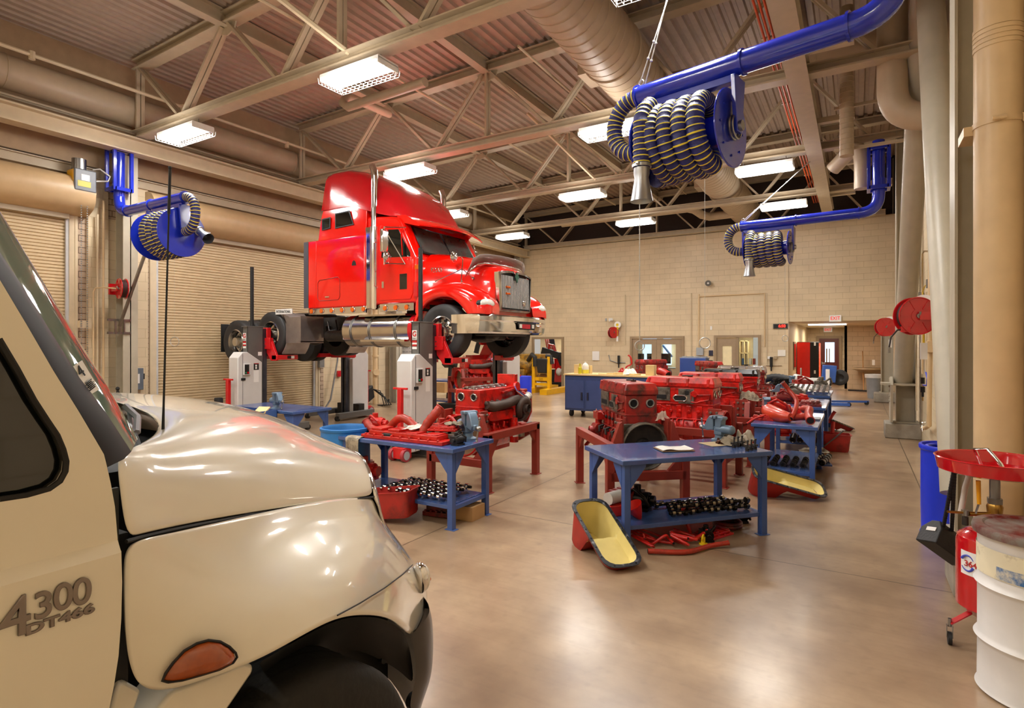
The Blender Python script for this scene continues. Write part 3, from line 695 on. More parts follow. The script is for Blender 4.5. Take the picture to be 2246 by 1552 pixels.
def reel(name_lab, wall, tip, rp, spoolside, R, hr, nturn, down, wire_to=None, box=True, riser=0, RR=None):
    """wall: elbow point near the wall; tip: outer end of the arm; both at the same height"""
    wall = Vector(wall); tip = Vector(tip); d = (tip-wall).normalized(); side = Vector((-d.y, d.x, 0)); L = (tip-wall).length
    t = thing('exhaust_reel', name_lab, 'hose reel', (wall.x, wall.y, wall.z-.9))
    c = MB(); c.tube([wall-d*.02+Vector((0, 0, riser+.35))]+bend(wall+Vector((0, 0, .32)), wall+d*.32, wall, 10)+[tip], rp, 28)
    for q, s_ in ((.34, 1), (L-1.15, 1), (L-.02, 1)):
        p = wall+d*q; c.tube([p+d*-.012, p+d*.012], rp*1.16, 28)
        for a in range(8): 
            u = side*math.cos(a*PI/4)+Vector((0, 0, 1))*math.sin(a*PI/4); c.sph(p+u*rp*1.1, .008, 6)
    c.build('arm_pipe', m_blue, t, W=True)
    if box:
        c = MB(); b = wall+Vector((0, 0, .42)); w = rp*1.55
        for sx in (-1, 1):
            for sy in (-1, 1): c.bx(b+Vector((sx*w-.03, sy*w-.03, 0)), b+Vector((sx*w+.03, sy*w+.03, .85)))
        for zz in (0, .79):
            c.bx(b+Vector((-w, -w-.03, zz)), b+Vector((w, -w+.03, zz+.07))); c.bx(b+Vector((-w, w-.03, zz)), b+Vector((w, w+.03, zz+.07)))
            c.bx(b+Vector((-w-.03, -w, zz)), b+Vector((-w+.03, w, zz+.07))); c.bx(b+Vector((w-.03, -w, zz)), b+Vector((w+.03, w, zz+.07)))
        c.cyl(b+Vector((0, 0, -.1)), b+Vector((0, 0, 1.0)), rp, n=24)
        c.build('pivot_cage', m_blue, t, W=True, bevel=.004)
    # reel frame: rail under pipe + end plates
    e0 = tip-d*1.10; e1 = tip-d*.06; dz = -rp-.03
    c = MB(); c.bar(e0+Vector((0, 0, dz)), e1+Vector((0, 0, dz)), .10, .07)
    hz = Vector((0, 0, -rp-.06)); cz = -rp-.07-max(R, (RR or 0)+hr)
    for e, w0, w1 in ((e0, .13, .06), (e1, .10, .05)):
        a = e+Vector((0, 0, dz)); lo = e+Vector((0, 0, cz-.06))
        vs = []
        for p, w in ((a, w0), (lo, w1)):
            for i in (-1, 1):
                for j in (-1, 1): vs.append(p+side*i*w+d*j*.02)
        c.add(vs, [(0, 1, 3, 2), (4, 6, 7, 5), (0, 4, 5, 1), (2, 3, 7, 6), (0, 2, 6, 4), (1, 5, 7, 3)], 0, False)
    c.build('reel_frame', m_blue, t, W=True, bevel=.004)
    axp = Vector((0, 0, cz))
    c = MB(); Fr = R*1.0
    for e, s in ((e0+d*.07, 1), (e1-d*.07, -1)):
        c.cyl(e+axp-d*.008, e+axp+d*.008, Fr, n=48); c.torus(e+axp, d, Fr, .010, 48, 6)
        for a in range(8):
            u = side*math.cos(a*PI/4)+Vector((0, 0, 1))*math.sin(a*PI/4); c.cyl(e+axp+u*Fr*.72-d*s*.02, e+axp+u*Fr*.72+d*.02, .012, n=6)
    c.cyl(e0+d*.07+axp, e1-d*.07+axp, R*.42, n=28)
    c.build('spool', m_blue, t, W=True)
    c = MB()
    for k in range(2): c.torus(e0+d*(.18-.03*k)+axp-d*.14, d, R*.3, .012, 24, 6)
    c.cyl(e0+axp-d*.05, e0+axp+d*.0, .05, n=12); c.build('hub', m_steel, t, W=True)
    # wound hose
    c = MB(); span = (e1-e0).length-.30; rr = RR or R*.72; pts = []
    for k in range(nturn*28+1):
        a = -PI/2+2*PI*k/28; q = .15+hr+ (span-hr*1.2)*(k/(nturn*28))
        pts.append(e0+d*q+axp+side*math.cos(a)*rr+Vector((0, 0, math.sin(a)*rr)))
    hose_tube(c, pts, hr)
    # last bit of hose hanging with nozzle
    last = pts[-1]; end = None
    if down == 'down':
        q = e1-d*.20+axp+side*(rr+.02)+Vector((0, 0, .08)); 
        tip2 = q+Vector((0, 0, -rr*1.15)); hose_tube(c, [q+Vector((0, 0, rr*.9))-side*rr*.5, q+Vector((0, 0, rr*.7))-side*.08, q+Vector((0, 0, rr*.3)), q, tip2], hr)
        nz = (tip2, tip2+Vector((0, 0, -1))*(.34))
    else:
        nz = (e1+axp+side*rr*.8+Vector((0, 0, .06)), e1+axp+side*(rr*.8)+d*.26+Vector((0, 0, -.10)))
    # feed loop from tip of arm down to hub
    o1 = tip+d*.02; hub = e1+axp+d*.02
    lp = [o1]
    for k in range(1, 14):
        a = PI/2-PI*k/14; mid = (o1+hub)/2; h = (o1-hub).length/2
        lp.append(mid+Vector((0, 0, h*math.sin(a)*1.0))+d*(math.cos(a)*h*.95+.02))
    lp.append(hub)
    hose_tube(c, lp, hr)
    c.build('hose', [m_bluedk, m_yel], t, W=True, ang=80)
    c = MB(); a, b = nz; ax = (b-a).normalized()
    c.tube([a-ax*.03, a+ax*.06, a+ax*.10, b-ax*.05, b], [hr*.9, hr*.9, hr*.8, hr*1.18, hr*1.3], 24, caps=False)
    c.tube([a-ax*.035, a-ax*.005], hr*1.12, 24)
    u, v, _ = frame(ax); c.bar(a-ax*.02+u*hr, a-ax*.02+u*(hr+.12), .03, .02); c.bar(a-ax*.02-u*hr, a-ax*.02-u*(hr+.06), .03, .02)
    c.build('nozzle', m_nozz, t, W=True)
    if wire_to is not None:
        c = MB(); 
        for w, s in zip(wire_to, (-1, 1)):
            st = tip-d*.06+side*s*.05+Vector((0, 0, rp+.01))
            c.tube([st, w], .007, 6); 
            for f in (.12, .2, .45): c.sph(st.lerp(Vector(w), f), .018, 6)
        c.torus(tip-d*.05+Vector((0, 0, rp+.04)), side, .03, .006, 14, 6)
        c.build('support_cable', m_cable, t, W=True)
    return t, e0, e1, axp, side, d
zA = 4.60
wA = PY(265, 456, 5.95); eA = PY(411, 441, 5.95)
reel('blue exhaust hose reel on a short arm in front of the left wall column', (-12.75, 5.78, 4.55), (-10.35, 5.78, 4.55), .10, 1, .43, .080, 3, 'side', None, RR=.37)
t2 = PZ(1398, 214, 4.6); w2 = PZ(1990, 20, 4.6)
tB = reel('large blue exhaust hose reel hanging from the long arm at the upper right', (.28, w2.y-.02, 4.6), t2, .108, 1, .37, .088, 4, 'down', ((-1.35, 6.05, 6.9), (-1.3, 6.2, 6.9)), box=False, riser=1.5, RR=.335)
t3 = PZ(1625, 497, 4.6); w3 = PZ(1930, 462, 4.6)
tC = reel('small far blue exhaust hose reel near the back wall', (.38, w3.y, 4.6), t3, .11, 1, .36, .098, 4, 'down', ((-.3, 14.6, 6.6), (-.28, 14.7, 6.6)), riser=.3, RR=.30)
# unistrut stay of left arm
t = thing('strut_brace', 'diagonal strut from the left wall column up to the blue exhaust arm', 'brace', (-12.8, 5.95, 2.0))
c = MB(); pa = PX(262, 715, -12.75); pb = Vector((-11.3, 5.8, 4.35)); c.bar(pa, pb, .045, .045); c.build('strut', m_steel, t, W=True)
c = MB()
for z in (-.16, .1): c.bx(pa+Vector((-.06, -.2, z)), pa+Vector((-.0, .22, z+.045)))
for y in (-.08, .0, .08): c.bx(pa+Vector((-.02, y-.01, -.16)), pa+Vector((.03, y+.012, .14)))
c.build('clamp_bracket', m_steel, t, W=True)
# pull chains with rings
def chain(px, ytop, yr, s, lb, rr=.085, th=.005):
    p = PD(px, yr, s); q = PD(px, ytop, s)
    t = thing('pull_chain', lb, 'chain', (p.x, p.y, p.z))
    c = MB(); c.cyl(p+Vector((0, 0, rr)), Vector((p.x, p.y, q.z)), th, n=6); L_ = q.z-p.z-rr
    for k in range(int(L_/.05)): c.sph((p.x, p.y, p.z+rr+k*.05), th*1.7, 6)
    c.build('chain', m_cable, t, W=True)
    c = MB(); c.torus(p, (.45, -.9, 0), rr, .0065, 28, 8); c.build('ring', m_cable, t, W=True)
chain(1403, 428, 758, 6.4, 'pull chain with ring hanging under the big hose nozzle', .052)
chain(1546, 380, 752, 7.0, 'thin pull chain with large ring in front of the taupe door', .066, .002)
chain(1722, 580, 742, 13.5, 'thin pull chain with ring near the red digital clock', .07, .003)
chain(383, 560, 749, 11.2, 'thin pull cord with ring in front of the raised roll-up door', .09, .002)
# ================= raised red semi tractor =================
CY = 9.2
TR = thing('semi_truck', 'bright red sleeper semi tractor raised on wheel lifts', 'truck', (-8.6, CY, 1.62))
def mir(y): return 2*CY-y
def half(pts):
    """(halfwidth, z) going up -> full ring of (y,z) near side first"""
    a = [(CY-w, z) for w, z in pts]; b = [(CY+w, z) for w, z in pts[::-1]]
    if abs(pts[-1][0]) < 1e-6: b = b[1:]
    return a+b
# sleeper lower
c = MB(); c.bx((-9.86, 8.05, 2.64), (-8.2, 10.35, 4.06)); c.build('sleeper_box', m_redpaint, TR, W=True, bevel=.035, seg=3)
c = MB(); c.bx((-9.83, 8.042, 2.66), (-9.60, 8.06, 4.04)); c.build('rear_side_panel', m_redpaint, TR, W=True, bevel=.006)
c = MB()
for y in (8.06, 10.31): c.bx((-10.0, y, 2.66), (-9.86, y+.03, 4.05))
c.build('side_extender', M('extender_grey', '#4b4c55', .5), TR, W=True)
# upper sleeper (windows band)
rings = []
for x, w in ((-9.60, 1.08), (-9.55, 1.14), (-8.5, 1.15), (-8.2, 1.12)):
    k = .18 if x < -9 else 0
    rings.append([(x+k*(z-4.05)*.9, y, z) for y, z in half([(w, 4.04), (w-.005, 4.3), (w-.02, 4.55), (w-.06, 4.75), (0, 4.78)])])
c = MB(); c.loft(rings); c.build('sleeper_upper', m_redpaint, TR, W=True, bevel=.01)
# roof fairing
st = [(-9.50, 4.66, 5.44, 1.10, 1.06), (-9.48, 4.66, 5.46, 1.12, 1.09), (-9.2, 4.66, 5.50, 1.12, 1.08), (-8.85, 4.66, 5.50, 1.12, 1.04), (-8.5, 4.62, 5.42, 1.12, .95), (-8.2, 4.52, 5.28, 1.12, .90), (-7.9, 4.42, 5.10, 1.10, .86), (-7.65, 4.36, 4.90, 1.04, .82), (-7.48, 4.34, 4.66, .98, .78), (-7.38, 4.33, 4.46, .92, .74), (-7.34, 4.33, 4.36, .88, .7)]
rings = []
for x, zb, zt, wb, wt in st:
    h = zt-zb
    rings.append([(x+(.16*(z-zb)*1.1 if x < -9.4 else 0), y, z) for y, z in half([(wb, zb), (wb-.01, zb+h*.2), (wb*.6+wt*.4, zb+h*.45), (wb*.2+wt*.8, zb+h*.74), (wt*.97, zb+h*.88), (wt*.84, zb+h*.96), (0, zt+.03)])])
c = MB(); c.loft(rings); c.build('roof_fairing', m_redroof, TR, W=True, ang=50)
# sleeper windows
for (xa, xb, za, zb) in ((-9.42, -9.17, 4.24, 4.49), (-9.03, -8.50, 4.24, 4.56)):
    for s in (0, 1):
        y = 8.05 if not s else mir(8.05)
        def pan(g, yy, yo):
            cut = .1 if xa > -9.1 else .0
            P = [(xa+g, za+g), (xb-g, za+g+.02), (xb-g-cut*1.2, zb-g), (xa+g, zb-g-.01)]
            return P
        o = MB(); sg = -1 if not s else 1
        o.prism(pan(0, 0, 0), 'y', y-.012 if not s else y-.002, y+.002 if not s else y+.012)
        f = o.build('sleeper_window_frame', M('win_gasket', '#2c2c2e', .4), TR, W=True, bevel=.004)
        o = MB(); o.prism(pan(.025, 0, 0), 'y', *((y-.016, y-.01) if not s else (y+.01, y+.016))); o.build('window_pane', m_glassd, f, W=True)
# sleeper details
c = MB(); pts = [(-9.5, 2.80), (-8.95, 2.80), (-8.9, 2.85), (-8.9, 3.2), (-8.95, 3.26), (-9.5, 3.22), (-9.55, 3.17), (-9.55, 2.85)]
c.tube([(x, 8.047, z) for x, z in pts], .006, 6, closed=True); c.build('locker_door_seam', M('seam_red', '#8a0a08', .4), TR, W=True)
c = MB(); c.bx((-9.32, 8.035, 2.86), (-9.2, 8.05, 2.88)); c.build('locker_latch', m_chrome, TR, W=True); c = MB(); c.prism([(-8.56, 3.46), (-8.44, 3.46), (-8.46, 3.53), (-8.5, 3.56), (-8.54, 3.53)], 'y', 8.04, 8.05); c.build('reflection_mark', m_dark, TR, W=True)  # dark mark put where the latch circle shows a blue reflection
# chrome light strip under the sleeper
def marker(x, z, y, par):
    o = MB(); o.cyl((x, y, z), (x, y-.03, z), .045, n=14); q = o.build('amber_marker', m_amber, par, W=True); o = MB(); o.torus((x, y-.005, z), (0, 1, 0), .05, .008, 16, 6); o.build('chrome_ring', m_chrome, q, W=True)
c = MB(); c.bx((-9.86, 8.07, 2.52), (-8.2, 8.10, 2.65)); s1 = c.build('chrome_light_strip', m_chrome, TR, W=True)
for k in range(6): marker(-9.75+k*.30, 2.59, 8.07, s1)
c = MB(); c.bx((-7.85, 8.09, 2.53), (-7.0, 8.13, 2.67)); s1 = c.build('chrome_light_strip', m_chrome, TR, W=True)
for k in range(3): marker(-7.7+k*.27, 2.59, 8.09, s1)
# cab
cab = [(-8.2, 2.66), (-6.93, 2.66), (-6.93, 3.52), (-6.97, 3.56), (-7.30, 4.20), (-7.40, 4.30), (-7.6, 4.34), (-8.2, 4.40)]
c = MB(); c.prism(cab, 'y', 8.10, 10.30); c.build('cab_body', m_redpaint, TR, W=True, bevel=.05, seg=3)
for s in (0, 1):
    def yy(d): return (8.10-d) if not s else (10.30+d)
    dp = [(-7.86, 2.74), (-7.08, 2.74), (-7.02, 2.85), (-7.02, 3.52), (-7.36, 4.14), (-7.84, 4.18)]
    o = MB(); o.prism(dp, 'y', *sorted((yy(.012), yy(-.02)))); dr = o.build('cab_door', m_redpaint, TR, W=True, bevel=.008)
    wp = [(-7.80, 3.56), (-7.08, 3.53), (-7.08, 3.60), (-7.37, 4.06), (-7.78, 4.09)]
    o = MB(); o.prism(wp, 'y', *sorted((yy(.018), yy(.01)))); o.build('door_window', m_glassd, dr, W=True)
    o = MB(); o.bar((-7.26, yy(.02), 3.56), (-7.3, yy(.02), 4.06), .025, .01); o.build('window_divider', m_redpaint, dr, W=True)
    o = MB(); o.bx((-7.34, min(yy(.012), yy(.018)), 2.93), (-7.16, max(yy(.012), yy(.018)), 3.22)); o.build('lower_door_window', m_glassd, dr, W=True, bevel=.003)
    o = MB(); o.bx((-7.78, min(yy(.03), yy(.012)), 2.98), (-7.73, max(yy(.03), yy(.012)), 3.1)); o.build('door_handle', m_chrome, dr, W=True)
# windshield
def wsq(y0, y1, off, lo=.04, hi=.04):
    a = Vector((-6.95, 0, 3.57)); b = Vector((-7.31, 0, 4.19)); d = (b-a).normalized(); n = Vector((d.z, 0, -d.x))
    p = a+d*lo+n*off; q = b-d*hi+n*off
    return [(p.x, y0, p.z), (p.x, y1, p.z), (q.x, y1-.03, q.z), (q.x, y0+.03, q.z)]
q = MB(); q.add(wsq(8.30, 10.10, .012), [(0, 1, 2, 3)], 0, False); ws = q.build('windshield', M('gasket_black', '#101010', .4), TR, W=True, thick=.01)
for a, b in ((8.34, 9.185), (9.215, 10.06)):
    q = MB(); q.add(wsq(a, b, .024, .07, .07), [(0, 1, 2, 3)], 0, False); q.build('glass_pane', M('windscreen_glass', '#3d4743', .08, var=.25, ns=2.5), ws, W=True)
for a in (8.7, 9.4):
    q = MB(); q.tube([(-6.95, a, 3.62), (-7.0, a+.05, 3.68), (-7.04, a+.5, 3.74)], .008, 6); q.build('wiper', m_black, ws, W=True)
# visor
v = MB(); rg = []
for k in range(13):
    y = 8.16+k*(2.08/12); b = 1-((y-CY)/1.04)**2; xo = .16*b
    rg.append([(-7.50, y, 4.36), (-7.25, y, 4.33+.03*b), (-7.0+xo, y, 4.19+.05*b), (-6.92+xo, y, 4.11+.05*b), (-6.94+xo, y, 4.09+.05*b), (-7.34, y, 4.20)])
v.loft(rg); vo = v.build('sun_visor', m_redpaint, TR, W=True)
for k in range(5):
    q = MB(); y = 8.5+k*.35; q.sph((-7.45, y, 4.39), .06, 10, sc=(1.3, 1, .7)); q.build('roof_marker_lamp', m_amber, TR, W=True)
# hood
st = [(-6.93, 2.66, [(1.06, 2.70), (1.03, 3.0), (.98, 3.25), (.90, 3.45), (.72, 3.60), (.4, 3.66), (0, 3.68)]),
      (-6.6, 2.66, [(1.0, 2.75), (.98, 3.0), (.92, 3.22), (.84, 3.42), (.66, 3.55), (.38, 3.61), (0, 3.63)]),
      (-6.2, 2.66, [(.86, 2.70), (.85, 2.95), (.82, 3.16), (.75, 3.34), (.60, 3.46), (.36, 3.52), (0, 3.54)]),
      (-5.85, 2.66, [(.74, 2.6), (.73, 2.85), (.70, 3.06), (.66, 3.24), (.55, 3.36), (.34, 3.41), (0, 3.43)]),
      (-5.62, 2.66, [(.66, 2.5), (.66, 2.8), (.65, 3.0), (.62, 3.15), (.53, 3.27), (.33, 3.33), (0, 3.35)]),
      (-5.54, 2.66, [(.60, 2.5), (.60, 2.8), (.59, 2.98), (.56, 3.11), (.48, 3.22), (.3, 3.27), (0, 3.29)])]
c = MB(); c.loft([[(x, y, z) for y, z in half(p)] for x, _, p in st]); c.build('hood', m_redpaint, TR, W=True, ang=45, bevel=.01)
# fenders with arch
for s in (0, 1):
    def Y(y): return y if not s else mir(y)
    R = .62; ox, oz = -6.3, 2.12
    arch = [(ox+R*math.cos(a), oz+R*math.sin(a)) for a in [math.radians(28+q*(124/14)) for q in range(15)]]
    crest = [(-6.93, 2.58), (-6.98, 2.72), (-6.90, 2.86), (-6.72, 2.96), (-6.45, 3.02), (-6.15, 3.03), (-5.85, 2.97), (-5.6, 2.86), (-5.42, 2.72), (-5.36, 2.58), (-5.37, 2.44)]
    n = 11
    outer = arch[::-1]; outer = outer+[(-5.74, 2.42)]
    # resample arch to match crest count
    idx = [int(round(i*(len(outer)-1)/(n-1))) for i in range(n)]
    lower = [outer[i] for i in idx]
    rg = []
    for i in range(n):
        (xa, za), (xb, zb) = lower[i], crest[i]
        rowp = [(xa, Y(8.06), za), (xa, Y(8.005), za+.01), (xa*.6+xb*.4, Y(8.0), za*.6+zb*.4), (xa*.2+xb*.8, Y(8.03), za*.25+zb*.75), (xb, Y(8.13), zb-.04), (xb-.01, Y(8.26), zb+.01), (xb-.04, Y(8.42), zb+.0), (xb-.08, Y(8.60), zb-.02)]
        rg.append(rowp)
    c = MB(); c.loft(rg, closed=False, caps=False); fo = c.build('fender', m_redpaint, TR, W=True, ang=70)
    md = fo.modifiers.new('s', 'SUBSURF'); md.levels = 2; md.render_levels = 2
    # rear lower fender flare (red curved strip behind the wheel)
    c = MB(); pts = [(ox+(.6)*math.cos(a), oz+.6*math.sin(a)) for a in [math.radians(140+q*7) for q in range(10)]]
    rg = [[(x, Y(8.0), z), (x, Y(8.3), z), (x-.05, Y(8.3), z+.01), (x-.05, Y(8.0), z+.01)] for x, z in pts]
    c.loft(rg); c.build('fender_flare', m_redpaint, TR, W=True)
    # headlamp
    c = MB(); c.sph((-5.50, Y(8.24), 2.60), .17, 16, sc=(.75, 1.25, .62)); c.build('headlamp', m_lens, TR, W=True)
    c = MB(); c.sph((-5.53, Y(8.235), 2.60), .178, 16, sc=(.70, 1.26, .64)); c.build('headlamp_surround', m_black, TR, W=True)
    c = MB(); c.sph((-5.66, Y(8.03), 2.66), .03, 10); c.build('turn_lamp', m_amber, TR, W=True)
# nose panel below hood between fenders
c = MB(); c.bx((-5.9, 8.40, 2.40), (-5.52, 10.0, 2.60)); c.build('nose_panel', m_redpaint, TR, W=True, bevel=.03)
# grille
g = MB(); gx = -5.50
fr = [(8.64, 2.50), (9.76, 2.50), (9.80, 3.20), (9.5, 3.25), (9.28, 3.26), (9.2, 3.17), (9.12, 3.26), (8.9, 3.25), (8.60, 3.20)]
cx_, cz_ = 9.2, 2.87
inn = [(cx_+(y-cx_)*.91, cz_+(z-cz_)*.90) for y, z in fr]
n = len(fr)
vs = [(gx+.03, y, z) for y, z in fr]+[(gx+.05, y, z) for y, z in inn]+[(gx-.06, y, z) for y, z in fr]+[(gx, y, z) for y, z in inn]
g.add(vs, [(i, (i+1) % n, n+(i+1) % n, n+i) for i in range(n)]+[(2*n+i, 2*n+(i+1) % n, (i+1) % n, i) for i in range(n)]+[(n+i, n+(i+1) % n, 3*n+(i+1) % n, 3*n+i) for i in range(n)], 0, False)
go = g.build('grille_surround', m_alu, TR, W=True)
g = MB(); g.prism(inn, 'x', gx-.02, gx-.01); g.build('grille_backing', m_black, go, W=True)
g = MB()
for k in range(19):
    y = 8.715+k*(.97/18)
    g.bx((gx, y-.010, 2.57), (gx+.03, y+.010, 3.16-(.07 if abs(y-9.2) < .06 else 0)))
g.build('grille_bars', M('grille_bar_bright', '#c9c8c4', .35, .35), go, W=True)
g = MB(); g.prism([(9.2, 3.05), (9.27, 3.16), (9.2, 3.24), (9.13, 3.16)], 'x', gx+.05, gx+.065); g.build('diamond_emblem', M('emblem_green', '#3f6b5a', .3, .5), go, W=True)
g = MB(); g.sph((gx+.04, 9.5, 2.68), .06, 12, sc=(.3, 1, 1)); g.build('round_emblem', m_chrome, go, W=True)
g = MB(); g.tube([(gx+.035, 8.86, 2.83), (gx+.035, 8.98, 2.83)], .02, 8); g.tube([(gx+.035, 8.86, 2.95), (gx+.035, 8.98, 2.95)], .02, 8); g.build('amber_grille_lamp', m_amber, go, W=True)
# hood badge
text('side_badge', '9200i', .13, m_chrome, TR, basis((-6.5, 8.13, 3.24), (1, -.05, -.06), (0, .15, 1)), .006)
# bug deflector
c = MB(); rg = []
for k in range(15):
    y = 8.28+k*(1.84/14); b = 1-((y-CY)/.92)**2
    rg.append([(-5.98+.22*b, y, 3.10+.24*min(1, b*2.2)), (-5.86+.22*b, y, 3.30+.16*min(1, b*3)), (-5.80+.24*b, y, 3.42+.10*min(1, b*3))])
c.loft(rg, closed=False, caps=False); c.build('bug_deflector', M('smoked_acrylic', '#9b9490', .1, var=.02, alpha=.75), TR, W=True, thick=.008)
c = MB(); rg = []
for k in range(15):
    y = 8.28+k*(1.84/14); b = 1-((y-CY)/.92)**2
    rg.append([(-5.90+.25*b, y, 3.15+.17*min(1, b*2.6)), (-5.86+.25*b, y, 3.20+.15*min(1, b*3)), (-5.85+.25*b, y, 3.24+.13*min(1, b*3))])
c.loft(rg, closed=False, caps=False); c.build('hood_trim_chrome', m_alu, TR, W=True, thick=.01)
# bumper
pl = [(-6.02, 7.99), (-5.72, 7.985), (-5.52, 8.04), (-5.40, 8.2), (-5.33, 8.6), (-5.30, 9.2)]
pl = pl+[(x, mir(y)) for x, y in pl[::-1][1:]]
c = MB(); rg = []
for x, y in pl:
    rg.append([(x-.0, y, 2.42), (x+.03, y, 2.39), (x+.03, y, 2.32), (x+.015, y, 2.30), (x+.02, y, 2.26), (x+.0, y, 2.12), (x-.03, y, 2.09), (x-.04, y, 2.42)])
c.loft(rg, closed=True); bo = c.build('front_bumper', m_chrome, TR, W=True, ang=25)
c = MB(); c.prism([(8.92, 2.30), (9.62, 2.30), (9.55, 2.17), (8.99, 2.17)], 'x', -5.28, -5.262); c.build('bumper_recess', m_black, bo, W=True)
c = MB(); c.bx((-5.262, 9.08, 2.19), (-5.255, 9.38, 2.27)); c.build('red_plate', M('plate_red', '#b3122b', .4), bo, W=True)
c = MB()
for y in (8.98, 9.44): c.bx((-5.262, y, 2.2), (-5.25, y+.08, 2.27))
c.build('fog_lamp', m_lens, bo, W=True)
# wheels
def wheel_parts(par, x, y, z, R, w, out, front, single=True):
    """out: -1 -> outer face toward -y"""
    Mx = T(x, y, z) @ rot('X', PI/2 if out < 0 else -PI/2)   # local z -> outward
    Wt = w; t = MB()
    t.lathe([(R*.56, -Wt*.0), (R*.60, .0), (R*.75, .018), (R*.93, .005), (R*.985, -.02), (R, -.05), (R, -Wt*.5), (R, -Wt+.05), (R*.985, -Wt+.02), (R*.75, -Wt-.01), (R*.56, -Wt)], 40, Mx)
    for k in range(4): t.lathe([(R+.001, -.06-k*(Wt-.12)/3.0-.005), (R+.001, -.06-k*(Wt-.12)/3.0+.005)], 40, Mx)
    to = t.build('tyre', m_tire, par, W=True)
    q = MB(); r0 = R*.57
    if front:
        q.lathe([(r0, .0), (r0-.02, .01), (r0-.035, -.03), (r0-.06, -.045), (.16, -.03), (.15, -.0), (.12, .06), (.05, .075), (0, .075)], 36, Mx)
    else:
        q.lathe([(r0, .0), (r0-.018, .012), (r0-.03, -.04), (r0-.045, -.15), (r0-.09, -.175), (.15, -.165), (.14, -.12), (.10, .02), (.04, .03), (0, .03)], 36, Mx)
    ro = q.build('rim', m_alu, to, W=True)
    q = MB(); zz = -.036 if front else -.166
    for k in range(10):
        a = 2*PI*k/10; rr = r0*.73 if front else r0*.66; p = Mx @ Vector((rr*math.cos(a), rr*math.sin(a), zz)); d = (Mx.to_3x3() @ Vector((0, 0, 1)))
        q.cyl(p-d*.01, p+d*.012, .026, n=12)
    q.build('hand_holes', m_hole, to, W=True)
    q = MB()
    for k in range(10):
        a = 2*PI*(k+.5)/10; p = Mx @ Vector((.145, 0, 0)); p = Mx @ Vector((.175*math.cos(a), .175*math.sin(a), zz)); q.cyl(p, p+(Mx.to_3x3() @ Vector((0, 0, 1)))*.03, .013, n=6)
    q.build('lug_nuts', m_steel, to, W=True)
for s in (0, 1):
    def Y(y): return y if not s else mir(y)
    o = -1 if not s else 1
    wheel_parts(TR, -6.3, Y(8.02), 2.12, .5, .27, o, True)
    for x, z in ((-11.02, 2.12), (-12.28, 1.96)):
        wheel_parts(TR, x, Y(8.0), z, .5, .26, o, False)
        Mx = T(x, Y(8.32), z) @ rot('X', PI/2*(1 if not s else -1)); t = MB(); R = .5
        t.lathe([(.28, 0), (R*.93, .005), (R*.985, -.02), (R, -.05), (R, -.21), (R*.985, -.24), (.28, -.26)], 36, Mx); t.build('inner_tyre', m_tire, TR, W=True)
# chassis
c = MB()
for y in (8.78, 9.56): c.bx((-12.95, y, 2.24), (-5.9, y+.06, 2.50))
for x in (-12.9, -11.6, -10.2, -9.0): c.bx((x, 8.8, 2.28), (x+.08, 9.6, 2.46))
c.build('frame_rails', m_dark, TR, W=True)
c = MB()
for x, z in ((-11.02, 2.12), (-12.28, 1.96)):
    c.cyl((x, 8.3, z), (x, 10.1, z), .09, n=14); c.sph((x, 9.2, z), .24, 16, sc=(1.1, 1, 1)); c.cyl((x, 9.2, z), (x+.4, 9.2, z+.06), .1, n=12)
c.build('drive_axles', m_dark, TR, W=True)
c = MB(); c.cyl((-10.8, 9.2, 2.2), (-8.2, 9.2, 2.28), .06, n=12); c.cyl((-6.3, 8.3, 2.06), (-6.3, 10.1, 2.06), .06, n=12); c.bx((-6.36, 8.5, 1.98), (-6.24, 9.9, 2.1)); c.build('drive_shaft', m_dark, TR, W=True)
c = MB(); c.bx((-7.9, 8.9, 2.15), (-6.9, 9.5, 2.7)); c.bx((-7.3, 8.85, 1.98), (-5.9, 9.55, 2.3)); c.sph((-6.2, 9.2, 2.08), .25, 14, sc=(1.5, 1, .6)); c.bx((-6.0, 8.6, 2.06), (-5.55, 9.8, 2.5))
c.build('engine_underside', m_dark, TR, W=True, bevel=.03)
c = MB(); c.lathe([(0, 0), (.46, 0), (.50, .03), (.46, .06), (.1, .05), (0, .05)], 28, T(-11.0, 9.2, 2.56)); c.bx((-11.4, 8.9, 2.5), (-10.6, 9.5, 2.57)); c.build('fifth_wheel', m_dark, TR, W=True)
c = MB()
for k in range(9):
    x = -10.5+k*.25; c.tube([(x, 8.7, 2.4+.03*(k % 2)), (x+.1, 8.66, 2.2), (x+.25, 8.72, 2.1+.05*(k % 3)), (x+.3, 8.8, 2.3)], .022, 7); c.sph((x, 8.68, 2.15+.04*(k % 3)), .07, 8)
c.cyl((-9.8, 8.55, 2.08), (-9.1, 8.55, 2.08), .12, n=18); c.bx((-10.3, 8.6, 2.05), (-9.95, 8.75, 2.3)); c.build('air_tanks_and_lines', m_dark, TR, W=True)
